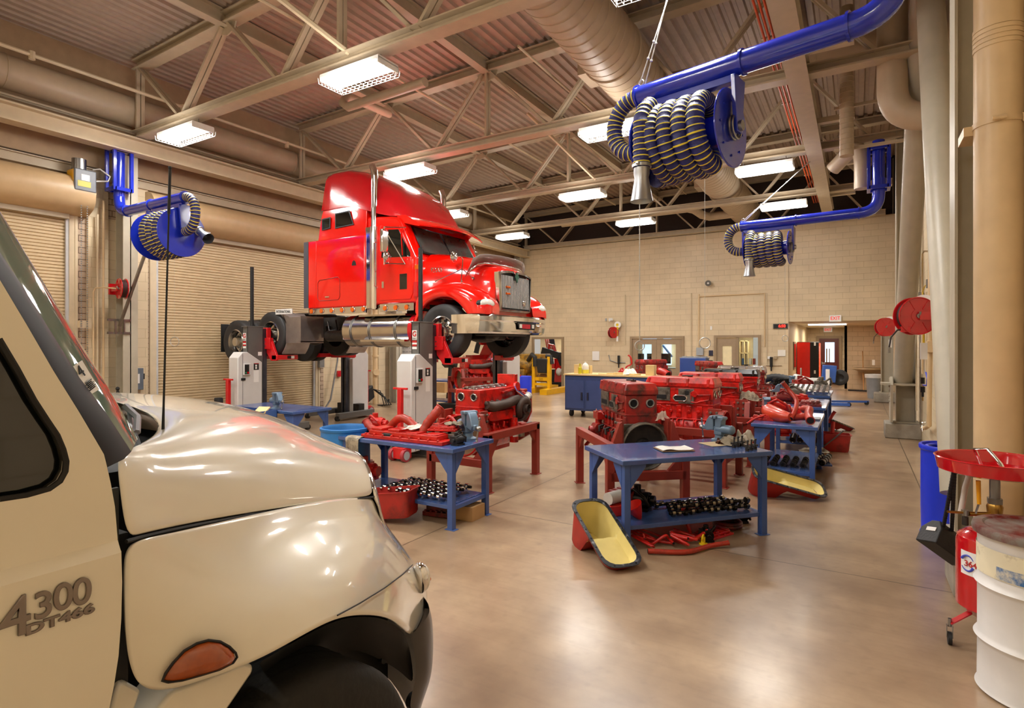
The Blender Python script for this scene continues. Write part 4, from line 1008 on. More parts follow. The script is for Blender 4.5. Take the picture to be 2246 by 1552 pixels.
# fuel tank
c = MB(); c.cyl((-8.84, 8.36, 2.17), (-7.12, 8.36, 2.17), .315, n=44); c.sph((-8.84, 8.36, 2.17), .315, 24, sc=(.12, 1, 1)); tk = c.build('fuel_tank', m_alu, TR, W=True)
for x in (-8.62, -8.12, -7.45): MB().torus((x, 8.36, 2.17), (1, 0, 0), .32, .012, 40, 6).torus((x+.035, 8.36, 2.17), (1, 0, 0), .32, .012, 40, 6).build('tank_strap', m_steel, tk, W=True)
c = MB(); c.bx((-8.35, 8.03, 2.44), (-7.15, 8.2, 2.475)); c.bx((-8.28, 8.0, 1.955), (-7.15, 8.14, 1.99)); c.build('tank_step', m_alu, tk, W=True)
c = MB(); c.bx((-8.98, 8.2, 2.0), (-8.86, 8.45, 2.12)); c.build('tank_bracket', m_liftw, tk, W=True)
c = MB(); c.cyl((-7.12, 8.36, 2.17), (-7.02, 8.36, 2.17), .315, n=36); c.build('red_end_cap', m_redroof, tk, W=True)
# exhaust stacks
for s in (0, 1):
    def Y(y): return y if not s else mir(y)
    x0 = -8.02; c = MB()
    top = 5.38
    c.tube([(x0, Y(8.12), 2.58), (x0, Y(8.12), top-.22), (x0-.01, Y(8.12), top-.1), (x0-.06, Y(8.12), top)], .066, 24); so = c.build('exhaust_stack', m_chrome, TR, W=True)
    c = MB(); c.bx((x0-.2, Y(8.10)-.02, 2.6), (x0-.07, Y(8.10)+.02, 4.18)); c.cyl((x0, Y(8.12), 2.6), (x0, Y(8.12), 4.18), .085, n=24); c.build('heat_shield', m_chrome, so, W=True)
    c = MB(); c.bx((x0-.03, min(Y(8.12), Y(8.22)), 3.6), (x0+.03, max(Y(8.12), Y(8.22)), 3.64)); c.build('stack_bracket', m_steel, so, W=True)
# grab handle
c = MB(); c.tube([(-7.93, 8.1, 3.0), (-7.93, 8.02, 3.03), (-7.93, 8.02, 3.85), (-7.93, 8.1, 3.88)], .012, 8); c.build('grab_handle', m_chrome, TR, W=True)
# mirrors
for s in (0, 1):
    def Y(y): return y if not s else mir(y)
    c = MB(); c.box((-7.42, Y(7.76), 3.80), (.07, .17, .42)); c.build('side_mirror', m_chrome, TR, W=True, bevel=.02)
    c = MB(); c.sph((-7.38, Y(7.80), 3.50), .11, 16, sc=(.35, 1, 1)); c.build('convex_mirror', m_chrome, TR, W=True)
    c = MB()
    for z0, z1 in ((4.08, 4.05), (3.40, 3.38)): c.tube([(-7.2, Y(8.1), z0), (-7.4, Y(7.76), z1)], .012, 8)
    c.tube([(-7.42, Y(7.76), 3.36), (-7.42, Y(7.76), 4.06)], .012, 8); c.tube([(-7.2, Y(8.08), 3.4), (-7.42, Y(7.78), 4.0)], .01, 8)
    c.build('mirror_arm', m_chrome, TR, W=True)
    a = Vector((-6.25, Y(8.32), 3.48)); c = MB(); c.sph(a, .10, 14, sc=(.4, 1, 1)); c.build('fender_mirror', m_chrome, TR, W=True)
    c = MB(); c.tube([a+Vector((.05, 0, 0)), a+Vector((.16, 0, 0)), a+Vector((.2, 0, -.06)), Vector((-6.0, Y(8.2), 3.0))], .009, 7); c.tube([(-6.05, Y(8.3), 3.25), (-6.55, Y(8.15), 3.04)], .009, 7); c.tube([(-6.05, Y(8.3), 3.25), (-5.95, Y(8.5), 3.1)], .009, 7); c.sph((-6.0, Y(8.22), 3.01), .025, 8); c.sph((-5.93, Y(8.46), 3.09), .035, 8)
    c.build('fender_mirror_arm', m_chrome, TR, W=True)
# amber cab lamp
c = MB(); c.bx((-6.95, 8.06, 3.28), (-6.85, 8.10, 3.36)); c.build('side_turn_lamp', m_amber, TR, W=True)
c = MB(); c.bx((-6.99, 8.07, 2.78), (-6.9, 8.1, 3.05)); c.build('fender_vent', m_redroof, TR, W=True)
# quarter fender + sign
for s in (0, 1):
    def Y(y): return y if not s else mir(y)
    ox, oz, R = -11.02, 2.12, .56; rg = []
    for q in range(12):
        a = math.radians(52-q*9); rg.append([(ox+R*math.cos(a), Y(8.0), oz+R*math.sin(a)), (ox+R*math.cos(a), Y(8.6), oz+R*math.sin(a)), (ox+(R+.03)*math.cos(a), Y(8.6), oz+(R+.03)*math.sin(a)), (ox+(R+.03)*math.cos(a), Y(8.0), oz+(R+.03)*math.sin(a))])
    c = MB(); c.loft(rg)
    c.prism([(-10.62, 2.55), (-10.42, 2.5), (-10.36, 2.3), (-10.36, 1.96), (-10.49, 1.95), (-10.47, 2.1), (-10.52, 2.35)], 'y', *sorted((Y(8.0), Y(8.02))))
    c.bx((-10.50, min(Y(8.0), Y(8.6)), 1.93), (-10.02, max(Y(8.0), Y(8.6)), 1.97)); c.bx((-10.04, min(Y(8.0), Y(8.6)), 1.95), (-10.02, max(Y(8.0), Y(8.6)), 2.5)); c.bx((-10.5, min(Y(8.0), Y(8.03)), 1.95), (-10.03, max(Y(8.0), Y(8.03)), 2.48))
    c.build('quarter_fender', M('brushed_stainless', '#a9a09c', .28, .75, var=.08), TR, W=True)
c = MB(); c.bx((-10.82, 7.98, 2.55), (-10.28, 8.0, 2.66)); so = c.build('name_plate', m_white, TR, W=True)
text('name_plate_lettering', 'INTERNATIONAL', .085, m_black, so, basis((-10.55, 7.975, 2.603), (1, 0, -.02), (0, 0, 1)), .001, sx=.72)
c = MB(); c.bx((-12.86, 8.0, 1.72), (-12.84, 8.6, 2.38)); c.bx((-12.86, 9.8, 1.72), (-12.84, 10.4, 2.38)); c.build('mud_flaps', m_black, TR, W=True)
# ================= mobile column lifts =================
def make_lift():
    t = thing('column_lift', '', 'lift', (0, 0, 0), 0, 'mobile column lifts under the red truck')
    c = MB(); c.bx((-.09, 0, .12), (.09, .015, 2.28)); c.bx((.075, 0, .12), (.09, .36, 2.28)); c.bx((-.09, 0, .12), (-.075, .36, 2.28)); c.bx((-.1, -.02, 2.27), (.1, .38, 2.29))
    c.build('post', m_lift, t)
    c = MB(); c.bx((.02, .34, .12), (.09, .46, 2.24)); c.bx((-.09, .34, .12), (-.02, .46, 2.24)); c.build('slider_column', m_lifts, t, bevel=.01)
    c = MB()
    prof = [(-.24, .12), (.32, .12), (.32, 1.52), (-.02, 1.74), (-.14, 1.74), (-.24, 1.62)]
    c.prism(prof, 'x', -.2, .115); c.build('cabinet', m_liftw, t, bevel=.012)
    c = MB(); c.bx((.115, -.135, .14), (.119, -.13, 1.70)); c.build('cabinet_seam', m_black, t)
    c = MB()
    for z in (1.15, .55): c.bx((.112, -.17, z), (.135, -.08, z+.05))
    c.build('cabinet_latch', m_black, t)
    c = MB(); c.bx((.115, -.13, 1.26), (.165, .02, 1.50)); q = c.build('control_box', m_liftw, t, bevel=.006)
    c = MB(); c.bx((.165, -.12, 1.28), (.170, -.02, 1.48)); c.build('control_face', m_black, q)
    c = MB(); c.cyl((.17, -.05, 1.31), (.185, -.05, 1.31), .022, n=12); c.build('red_button', m_dred, q)
    c = MB(); c.cyl((.17, -.1, 1.31), (.185, -.1, 1.31), .014, n=12); c.build('green_button', M('button_green', '#2f9a6a', .4), q)
    c = MB(); c.bx((.116, .12, 1.36), (.119, .24, 1.50)); c.build('warning_sticker', m_black, t)
    c = MB(); c.bx((.1165, .13, 1.485), (.1195, .24, 1.50)); c.build('sticker_band', m_dred, t)
    c = MB(); c.bx((.1165, .155, 1.38), (.1205, .195, 1.42)); c.bx((.1165, .155, 1.43), (.1205, .195, 1.47)); c.bx((.116, .12, 1.10), (.118, .24, 1.35)); c.bx((.09, .24, 1.66), (.092, .33, 1.74)); c.build('paper_sticker', m_white, t)
    # sticker stack on -y face
    c = MB(); c.bx((-.07, -.004, 1.98), (.03, 0, 2.14)); g = c.build('logo_plate', m_white, t)
    text('logo_letter', 'G', .12, m_dred, g, basis((-.02, -.006, 2.075), (1, 0, 0), (0, 0, 1)), .001, bev=.003)
    text('logo_name', 'GRAY', .035, m_black, g, basis((-.02, -.006, 2.0), (1, 0, 0), (0, 0, 1)), .001)
    c = MB(); c.bx((-.07, -.004, 1.93), (.03, 0, 1.965)); c.bx((-.07, -.004, 1.87), (.03, 0, 1.9)); c.build('red_sticker', m_dred, t)
    c = MB(); c.bx((-.07, -.004, 1.9), (.03, 0, 1.93)); c.bx((-.07, -.004, 1.82), (.03, 0, 1.86)); c.build('white_sticker', m_white, t)
    # base legs and caster ends
    for s in (-1, 1):
        c = MB(); c.bx((s*.55-.07, -.05, .05), (s*.55+.07, 1.15, .19)); c.build('base_leg', m_lift, t, bevel=.005)
        c = MB(); c.cyl((s*.55-.04, 1.15, .06), (s*.55+.04, 1.15, .06), .06, n=16); c.build('leg_roller', m_black, t)
    c = MB(); c.bx((-.55, -.02, .05), (.55, .30, .16)); c.bx((-.4, .1, .05), (.4, .3, .34)); c.build('base_frame', m_dark, t)
    # pump tiller
    c = MB(); c.bx((-.03, -.42, .08), (.05, -.35, 1.18)); c.bar((-.14, -.385, 1.18), (.16, -.385, 1.18), .035, .035); c.bx((-.12, -.44, .04), (.12, -.24, .22)); tl = c.build('tiller', m_liftred, t, bevel=.006)
    for s in (-1, 1):
        c = MB(); c.cyl((s*.13-.03, -.40, .1), (s*.13+.03, -.40, .1), .1, n=22); w = c.build('tiller_wheel', M('wheel_red', '#9d3038', .5), t)
        c = MB(); c.cyl((s*.13-.034, -.40, .1), (s*.13+.034, -.40, .1), .07, n=20); c.build('wheel_disc', m_grey, w)
    # carriage
    cr = MB(); cr.bx((-.11, .44, 1.98), (.14, .50, 2.26)); cr.bx((.14, .40, 2.02), (.17, .50, 2.26)); cr.bx((-.16, .40, 1.80), (.26, .49, 2.04))
    for s in (-1, 1):
        cr.prism([(s*.08, 2.0), (s*.24, 2.0), (s*.42, 1.66), (s*.42, 1.55), (s*.24, 1.55), (s*.1, 1.72)], 'y', .44, .50)
        cr.bx((s*.33-.06, .44, 1.57), (s*.33+.12, .98, 1.67) if s > 0 else (s*.33+.06, .98, 1.67)) if s > 0 else cr.bx((-.45, .44, 1.57), (-.29, .98, 1.67))
    cc = cr.build('lift_carriage', m_liftred, t, bevel=.006)
    c = MB()
    for p in ((-.05, 2.2), (.05, 2.2), (-.05, 2.08), (.05, 2.08), (-.1, 1.95), (0, 1.95), (.12, 1.95), (-.1, 1.87), (.12, 1.87)): c.cyl((p[0], .39, p[1]), (p[0], .41, p[1]), .012, n=8)
    c.build('carriage_bolts', m_steel, cc)
    c = MB(); c.bx((.451, .80, 1.59), (.454, .88, 1.65)); c.build('white_label', m_white, cc)
    c = MB(); c.bx((.451, .70, 1.59), (.454, .79, 1.65)); c.build('black_label', m_black, cc)
    return t
lf = make_lift(); lf.location = (-6.38, 7.42, 0); lf['label'] = 'grey and white column lift under the front wheel, behind the bench of red parts'
c = MB(); c.cyl((-.06, .2, 2.28), (-.06, .2, 3.56), .038, n=14); c.build('black_guide_tube', m_black, lf)
l2 = dup(lf, (-11.06, 7.42, 0), label='grey and white column lift beside the rear wheel, behind the low blue table')
l3 = dup(lf, (-6.78, 11.02, 0), PI, 'column lift on the far side under the front bumper end')
l4 = dup(lf, (-11.55, 11.02, 0), PI, 'column lift on the far side with dark legs, before the electrical box wall')
for q in (l3, l4):
    for ch in list(q.children):
        if ch.name.startswith('black_guide'): bpy.data.objects.remove(ch)
# ================= cream foreground truck =================
WCX = -2.45
WT_ = thing('delivery_truck', 'cream medium-duty truck with long rounded hood, badged 4300 on its door', 'truck', (WCX, 1.1, 0))
def bez(a, b, c, n):
    """quadratic through a, mid b (on curve), c"""
    a, b, c = Vector(a), Vector(b), Vector(c); q = b*2-(a+c)/2
    return [a*(1-t)**2+q*2*t*(1-t)+c*t*t for t in [i/n for i in range(n+1)]]
def wm(p): return Vector((2*WCX-p[0], p[1], p[2]))
F_ = [PX(820, 1087, -1.76), PX(816, 1062, -1.79), PX(808, 1030, -1.86), PX(800, 1010, -1.955), PX(785, 993, -2.03), PX(750, 981, -2.15), PX(700, 966, -2.28), Vector((WCX, 1.95, 1.465))]
R_ = [PX(277, 1183, -1.275), PX(263, 1080, -1.285), PX(253, 1000, -1.30), PX(268, 988, -1.345), PX(300, 981, -1.41), PX(345, 968, -1.51), Vector((-1.75, .93, 1.69)), Vector((WCX, .98, 1.73))]
M_ = [PX(550, 1126, -1.43), PX(550, 1065, -1.45), PX(545, 1010, -1.49), PX(555, 975, -1.56), Vector((-1.70, 1.30, 1.625)), Vector((-1.86, 1.36, 1.645)), Vector((-2.1, 1.42, 1.665)), Vector((WCX, 1.45, 1.675))]
M_[4] = M_[3].lerp(M_[5], .5)+Vector((0, 0, .012))
NC = 14; rows = [bez(a, b, c, NC) for a, b, c in zip(R_, M_, F_)]
full = rows+[[wm(p) for p in r] for r in rows[::-1][1:]]
c = MB(); full = relax(full, 6); c.loft([[full[r][k] for r in range(len(full))] for k in range(NC+1)], closed=False, caps=False)
h = c.build('hood', m_wtruck, WT_, W=True, ang=75, thick=.012); 
md = h.modifiers.new('s', 'SUBSURF'); md.levels = 2; md.render_levels = 2
# nose / grille face below front edge
front = [rows[r][-1] for r in range(len(rows))]; fr2 = front+[wm(p) for p in front[::-1][1:]]
c = MB(); rg = [fr2, [p+Vector((0, .03, -.05)) for p in fr2], [Vector((p.x, 1.97-.03*abs((p.x-WCX)), .80)) for p in fr2]]
c.loft(rg, closed=False, caps=False); c.build('grille', m_chrome, WT_, W=True, ang=60, thick=.01)
# fenders
cols = [
 [(278, 1187, -1.272), (273, 1250, -1.268), (273, 1340, -1.265), (277, 1430, -1.268), (296, 1500, -1.275)],
 [(350, 1174, -1.295), (350, 1250, -1.275), (350, 1350, -1.262), (350, 1440, -1.255), (350, 1517, -1.262)],
 [(450, 1152, -1.352), (450, 1225, -1.32), (450, 1320, -1.262), (450, 1410, -1.235), (437, 1492, -1.235)],
 [(560, 1128, -1.43), (560, 1190, -1.385), (560, 1270, -1.285), (560, 1370, -1.225), (555, 1452, -1.215)],
 [(650, 1109, -1.51), (650, 1160, -1.455), (650, 1225, -1.32), (650, 1310, -1.225), (645, 1402, -1.21)],
 [(735, 1095, -1.62), (730, 1137, -1.56), (728, 1190, -1.39), (728, 1265, -1.255), (735, 1352, -1.225)],
 [(790, 1091, -1.71), (790, 1132, -1.655), (800, 1170, -1.50), (806, 1245, -1.33), (800, 1346, -1.27)],
 [(818, 1093, -1.77), (826, 1140, -1.745), (860, 1175, -1.62), (868, 1245, -1.44), (850, 1352, -1.33)],
 [(822, 1104, -1.83), (836, 1152, -1.84), (886, 1193, -1.73), (908, 1262, -1.54), (872, 1368, -1.385)],
 [(826, 1110, -1.90), (842, 1158, -1.92), (912, 1215, -1.81), (938, 1290, -1.62), (887, 1382, -1.43)],
 [(830, 1120, -2.0), (846, 1168, -2.02), (922, 1240, -1.92), (945, 1318, -1.72), (905, 1400, -1.53)]]
G = relax([[PX(*p) for p in cc] for cc in cols], 2, .35)
for s in (0, 1):
    c = MB(); c.loft([[p if not s else wm(p) for p in g] for g in G], closed=False, caps=False)
    h = c.build('fender', m_wtruck, WT_, W=True, ang=80); md = h.modifiers.new('s', 'SUBSURF'); md.levels = 3; md.render_levels = 3
    md = h.modifiers.new('t', 'SOLIDIFY'); md.thickness = .008; md.offset = 0
    sx = (lambda p: p) if not s else wm
    # amber side lamp
    if not s:
        pl = [(357, 1490), (364, 1474), (380, 1452), (403, 1427), (430, 1411), (455, 1404), (480, 1407), (500, 1418), (513, 1431), (516, 1440), (508, 1452), (480, 1466), (440, 1478), (400, 1489), (370, 1493)]
        def X_(px): return -1.262+(px-350)/100*.024 if px < 450 else -1.236+(px-450)/110*.012
        P = [PX(a, b, X_(a)+.012) for a, b in pl]; ce = sum(P, Vector())/len(P)
        c = MB(); n = len(P); r2 = [p+(ce-p)*.12+Vector((.012, 0, 0)) for p in P]; r3 = [p+(ce-p)*.55+Vector((.019, 0, 0)) for p in P]
        c.loft([P, r2, r3, [ce+Vector((.021, 0, 0))]*n], caps=False)
        for k in range(4): 
            pass
        lm = c.build('side_turn_lamp', M('amber_dark_lens', '#a3480f', .12, coat=1, var=.15, ns=30), WT_, W=True, ang=80)
        c = MB(); c.tube([p+(p-ce)*.03+Vector((.003, 0, 0)) for p in P], .003, 6, closed=True); c.build('lamp_gasket', m_black, lm, W=True)
        hl = PX(926, 1266, -1.66)
        c = MB(); c.sph(hl, .1, 18, sc=(.42, .30, .62)); hh = c.build('headlamp', m_lens, WT_, W=True)
        c = MB(); c.sph(hl+Vector((-.006, -.008, .0)), .105, 18, sc=(.44, .30, .66)); c.build('headlamp_bezel', m_chrome, hh, W=True)
        c = MB(); c.sph(hl+Vector((.02, .02, -.01)), .012, 10); c.build('inner_bulb', m_amber, hh, W=True)
# seam lines
c = MB(); c.tube([rows[0][k]+Vector((.0, 0, -.004)) for k in range(NC+1)], .0045, 6)
sl = [PX(740, 1349, -1.222), PX(790, 1322, -1.262), PX(845, 1288, -1.36), PX(885, 1258, -1.52), PX(905, 1238, -1.66)]
c.build('hood_seam', m_wtruckd, WT_, W=True)
c = MB(); c.tube(sl, .0022, 6); c.build('headlamp_panel_seam', m_wtruckd, WT_, W=True)
# ---- door
XD = -1.27
wind = [(0, 742), (39, 807), (77, 877), (105, 920), (128, 954), (141, 985), (148, 1012), (146, 1034), (134, 1056), (110, 1073), (60, 1087), (0, 1096)]
outr = [(0, 614), (58, 711), (116, 811), (174, 904), (217, 977), (228, 996), (234, 1020), (243, 1060), (252, 1110), (258, 1180)]
def q2(p, X=XD): v = PX(p[0], p[1], X); return v
W3 = [q2(p) for p in wind]; O3 = [q2(p) for p in outr]
def ext(a, b, z): t = (z-b.z)/(b.z-a.z); return b+(b-a)*t
pt = ext(O3[1], O3[0], 2.52); wt = ext(W3[1], W3[0], 2.40)
zb = W3[-1].z; Zs1, Zs2 = 1.508, 1.486
c = MB()
poly = [pt]+O3+[Vector((XD, O3[-1].y, Zs1)), Vector((XD, -1.0, Zs1)), Vector((XD, -1.0, zb))]+W3[::-1]+[wt, Vector((XD, -1.0, 2.40)), Vector((XD, -1.0, 2.52))]
n = len(poly); c.add(poly+[p+Vector((-.04, 0, 0)) for p in poly], [tuple(range(n)), tuple(range(2*n-1, n-1, -1))]+[(i, (i+1) % n, n+(i+1) % n, n+i) for i in range(n)], 0, False)
lower = [(266, 1207), (268, 1276), (266, 1357), (260, 1438), (250, 1503), (240, 1552)]
L3 = [PX(a, b, XD+.016) for a, b in lower]; yl = L3[0].y
c.add([Vector((XD, O3[-1].y, Zs1)), Vector((XD, -1.0, Zs1)), Vector((XD+.016, -1.0, Zs2)), Vector((XD+.016, yl, Zs2))], [(0, 1, 2, 3)], 0, False)
poly = [Vector((XD+.016, -1.0, Zs2)), Vector((XD+.016, yl, Zs2))]+L3+[Vector((XD+.016, L3[-1].y-.05, .78)), Vector((XD+.016, -1.0, .78))]
n = len(poly); c.add(poly+[p+Vector((-.05, 0, 0)) for p in poly], [tuple(range(n)), tuple(range(2*n-1, n-1, -1))]+[(i, (i+1) % n, n+(i+1) % n, n+i) for i in range(n)], 0, False)
door = c.build('cab_door', m_wtruck, WT_, W=True, ang=12)
c = MB(); g = [Vector((XD-.022, p.y, p.z)) for p in W3]+[Vector((XD-.022, -1.0, zb))]+[Vector((XD-.022, -1.0, 2.4)), Vector((XD-.022, wt.y, 2.4))]
g2 = []
c.add([p+Vector((0, .02 if p.y > -.9 else 0, 0)) for p in g], [tuple(range(len(g)))], 0, False); c.build('side_window', m_glassd, door, W=True)
c = MB(); c.tube([p+Vector((-.004, 0, 0)) for p in W3], .006, 6); c.build('window_gasket', m_black, door, W=True)
# badges
def dpt(px, py): return PX(px, py, XD+.018)
yd, zd = Vector((0, 1, 0)), Vector((0, 0, 1))
def badge(nm, body, px, py, hpx, mt, sx, ext=.0025):
    p = dpt(px, py); s = 1.27/abs(_dir(px)[0]); size = hpx*s/FP/.70
    return text(nm, body, size, mt, door, basis(p, yd, zd), ext, sx=sx, bev=.0012)
m_badge = M('badge_chrome', '#8a7f79', .22, .85, var=.02)
badge('badge_digit', '4', 33, 1358, 84, m_badge, .95, .003)
badge('badge_digit', '3', 95, 1328, 56, m_badge, .95)
badge('badge_digit', '0', 138, 1310, 56, m_badge, .95)
badge('badge_digit', '0', 179, 1299, 56, m_badge, .95)
badge('engine_badge', 'DT466', 134, 1357, 20, m_badge, 1.55, .0015)
# A pillar windshield
n = 7
def along(pts, X):
    return [PX(a, b, X) for a, b in pts]
r0 = [(0, 614), (58, 711), (116, 811), (174, 904), (217, 977), (234, 1025)]
r1 = [(0, 552), (46, 622), (116, 734), (174, 827), (232, 904), (288, 990)]
r2 = [(0, 462), (66, 570), (128, 672), (170, 742), (217, 815), (283, 935)]
A = along(r0, -1.275); B = along(r1, -1.325); Cc = along(r2, -1.43)
for Lr in (A, B, Cc): Lr.insert(0, ext(Lr[1], Lr[0], 2.5))
Dm = [Vector((WCX, p.y+.16, p.z+.0)) for p in Cc]; E_ = [Vector((-1.75, p.y+.10, p.z)) for p in Cc]
R5 = [wm(p) for p in E_]; R6 = [wm(p) for p in Cc]; R7 = [wm(p) for p in B]; R8 = [wm(p) for p in A]
c = MB(); c.loft([A, [a.lerp(b, .5)+Vector((.006, .006, 0)) for a, b in zip(A, B)], B], closed=False, caps=False); c.build('windshield_frit', M('frit_black', '#15110f', .5, spec=.3), WT_, W=True, ang=80)
m_wsh = M('windshield_glass', '#6f8478', .04, var=.12, ns=3, coat=1)
c = MB(); c.loft([B, [b.lerp(d, .5)+Vector((.012, .010, 0)) for b, d in zip(B, Cc)], Cc, E_, Dm, R5, R6, R7], closed=False, caps=False); wsg = c.build('windshield', m_wsh, WT_, W=True, ang=80)
c = MB(); c.loft([R7, R8], closed=False, caps=False); c.build('windshield_frit', m_blackp, WT_, W=True)
# sticker
st_ = [PX(140, 806, -1.352), PX(165, 789, -1.372), PX(203, 852, -1.372), PX(183, 864, -1.352)]
st_ = [p+Vector((.03, .0, 0)) for p in st_]
c = MB(); c.add(st_, [(0, 1, 2, 3)], 0, False); sk = c.build('inspection_sticker', m_white, wsg, W=True)
ce = sum(st_, Vector())/4; ux = (st_[1]-st_[0]); uy = (st_[0]-st_[3])
text('sticker_number', '4', .034, m_black, sk, basis(ce+uy*.24+Vector((.003, -.0012, 0)), ux, uy), .0006, sx=.9)
c = MB(); 
for k in range(6):
    a = st_[3]+uy*(.12+.05*k)+ux*(.15+.08*(k % 2)); b = a+ux*.5; c.tube([a+Vector((.003, -.001, 0)), b+Vector((.003, -.001, 0))], .0012, 5)
c.build('sticker_print', m_black, sk, W=True)
# cab shell, cowl, interior
c = MB(); pf = [(-1.0, .78), (.47, .78), (.52, 1.5), (.50, 1.66), (A[2].y-.06, A[2].z), (A[0].y-.06, 2.5), (-1.0, 2.56)]
c.prism(pf, 'x', -1.34, -3.56); c.build('cab_shell', m_wtruck, WT_, W=True, bevel=.03)
c = MB(); c.bx((-1.33, .47, 1.0), (-3.57, .62, 1.50)); c.build('cowl_panel', m_wtruckd, WT_, W=True)
c = MB(); c.bx((-1.62, .60, 1.40), (-3.3, 1.15, 1.575)); c.build('cowl_recess', M('cowl_black', '#060606', .7), WT_, W=True)
c = MB(); c.bx((-1.325, .48, 1.30), (-1.335, .60, 1.60))
c.build('hinge_panel', M('gap_grey', '#5a5851', .5), WT_, W=True)
# wiper / mirror stalk debris at windshield base
c = MB(); w0 = PX(275, 890, -1.55); w1 = PX(302, 915, -1.5); w2 = PX(300, 948, -1.45); w3 = PX(282, 962, -1.42)
c.tube([w0, w1, w2], .008, 6); c.tube([w0+Vector((0, .01, -.015)), w1+Vector((0, -.015, -.02)), w3], .006, 6); c.build('wiper_arm', M('wiper_grey', '#8d8a91', .4), WT_, W=True)
c = MB(); c.tube([PX(292, 955, -1.44), PX(303, 985, -1.40)], .010, 8); c.build('wiper_pivot', m_black, WT_, W=True)
# liner + bumper
U = [PX(555, 1458, -1.235), PX(645, 1408, -1.23), PX(735, 1357, -1.24), PX(800, 1350, -1.285), PX(850, 1356, -1.345), PX(884, 1384, -1.44)]
Lw = [PX(600, 1560, -1.62), PX(700, 1450, -1.72), PX(768, 1414, -1.62), PX(835, 1446, -1.60), PX(885, 1474, -1.60), PX(912, 1512, -1.60)]
Md = [u.lerp(l, .45)+Vector((-.0, .0, .07)) for u, l in zip(U, Lw)]
c = MB(); c.loft([U, Md, Lw], closed=False, caps=False); ln = c.build('wheel_liner', m_black, WT_, W=True, ang=80); md = ln.modifiers.new('s', 'SUBSURF'); md.levels = 2; md.render_levels = 2
bo_ = [(944, 1316), (951, 1340), (953, 1390), (951, 1445), (941, 1498), (918, 1552), (905, 1600)]
bi_ = [(900, 1392), (903, 1405), (909, 1425), (912, 1460), (913, 1490), (905, 1512), (895, 1560)]
OB = [PX(a, b, -1.62) for a, b in bo_]; IB = [PX(a, b, -1.50) for a, b in bi_]
mid = [o.lerp(i, .5)+Vector((.035, .02, 0)) for o, i in zip(OB, IB)]
OB2 = [Vector((-1.9, max(p.y+.12, 2.10), p.z)) for p in OB]; OB3 = [Vector((WCX, 2.22, p.z)) for p in OB]
c = MB(); c.loft([IB, mid, OB, OB2, OB3, [wm(p) for p in OB2], [wm(p) for p in OB], [wm(p) for p in IB]], closed=False, caps=False)
bp_ = c.build('front_bumper', m_blackp, WT_, W=True, ang=80); md = bp_.modifiers.new('s', 'SUBSURF'); md.levels = 2; md.render_levels = 2
c = MB(); e = PX(905, 1535, -1.56); c.cyl(e+Vector((.012, 0, 0)), e-Vector((.012, 0, 0)), .03, n=16); e = PX(840, 1443, -1.6); c.cyl(e+Vector((.01, 0, 0)), e-Vector((.01, 0, 0)), .018, n=14); c.build('liner_tab', m_black, WT_, W=True)
# wheels
for s in (0, 1):
    x = -1.285 if not s else 2*WCX+1.285; sg = 1 if not s else -1
    Mx = T(x, 1.01, .495) @ rot('Y', PI/2*sg); t = MB(); R = .495; Wd = .27
    t.lathe([(R*.56, 0), (R*.6, .0), (R*.75, .018), (R*.93, .006), (R*.975, -.012), (R, -.035), (R, -Wd+.035), (R*.975, -Wd+.01), (R*.6, -Wd)], 72, Mx)
    to = t.build('tyre', M('dark_tyre', '#14130f', .7, var=.2, bump=.2, bs=50), WT_, W=True)
    t = MB()
    for k in range(3): t.lathe([(R+.0015, -.085-k*.055-.005), (R+.0015, -.085-k*.055+.005)], 72, Mx)
    t.build('tread_groove', m_hole, to, W=True)
    t = MB(); t.lathe([(R*.57, .0), (R*.5, -.03), (.16, -.05), (.12, .03), (0, .03)], 36, Mx); t.build('rim', m_liftw, to, W=True)
# step fairing
c = MB(); pf = [(238, 1570), (259, 1500), (275, 1493), (311, 1513), (291, 1570)]
P = [PX(a, b, -1.315) for a, b in pf]; n = len(P); c.add(P+[p+Vector((-.1, 0, 0)) for p in P], [tuple(range(n)), tuple(range(2*n-1, n-1, -1))]+[(i, (i+1) % n, n+(i+1) % n, n+i) for i in range(n)], 0, False)
c.build('cab_step', m_wtruck, WT_, W=True, bevel=.008)
c = MB(); pf = [(310, 1600), (380, 1514), (460, 1484), (538, 1452), (556, 1457), (557, 1472), (470, 1600)]
P = [PX(a, b, -1.29) for a, b in pf]; n = len(P); c.add(P+[p+Vector((-.12, 0, 0)) for p in P], [tuple(range(n)), tuple(range(2*n-1, n-1, -1))]+[(i, (i+1) % n, n+(i+1) % n, n+i) for i in range(n)], 0, False)
c.build('splash_fairing', m_wtruck, WT_, W=True, bevel=.012)
c = MB(); c.bx((-1.7, -.9, .45), (-3.2, 1.8, .8)); c.bx((-1.8, .65, .8), (-3.1, 1.75, 1.1)); c.build('chassis', m_wtruckd, WT_, W=True)
# antenna
b0 = PX(357, 962, -1.56); s_ = 1.56/abs(_dir(357)[0]); tp = PD(373, 368, s_)
c = MB(); c.tube([b0, b0.lerp(tp, .12), b0.lerp(tp, .84), tp], [.0045, .0028, .0022, .003], 8); c.sph(tp, .005, 8); c.cyl(b0.lerp(tp, .83), tp, .004, .0035, n=8)
c.build('whip_antenna', m_black, WT_, W=True)
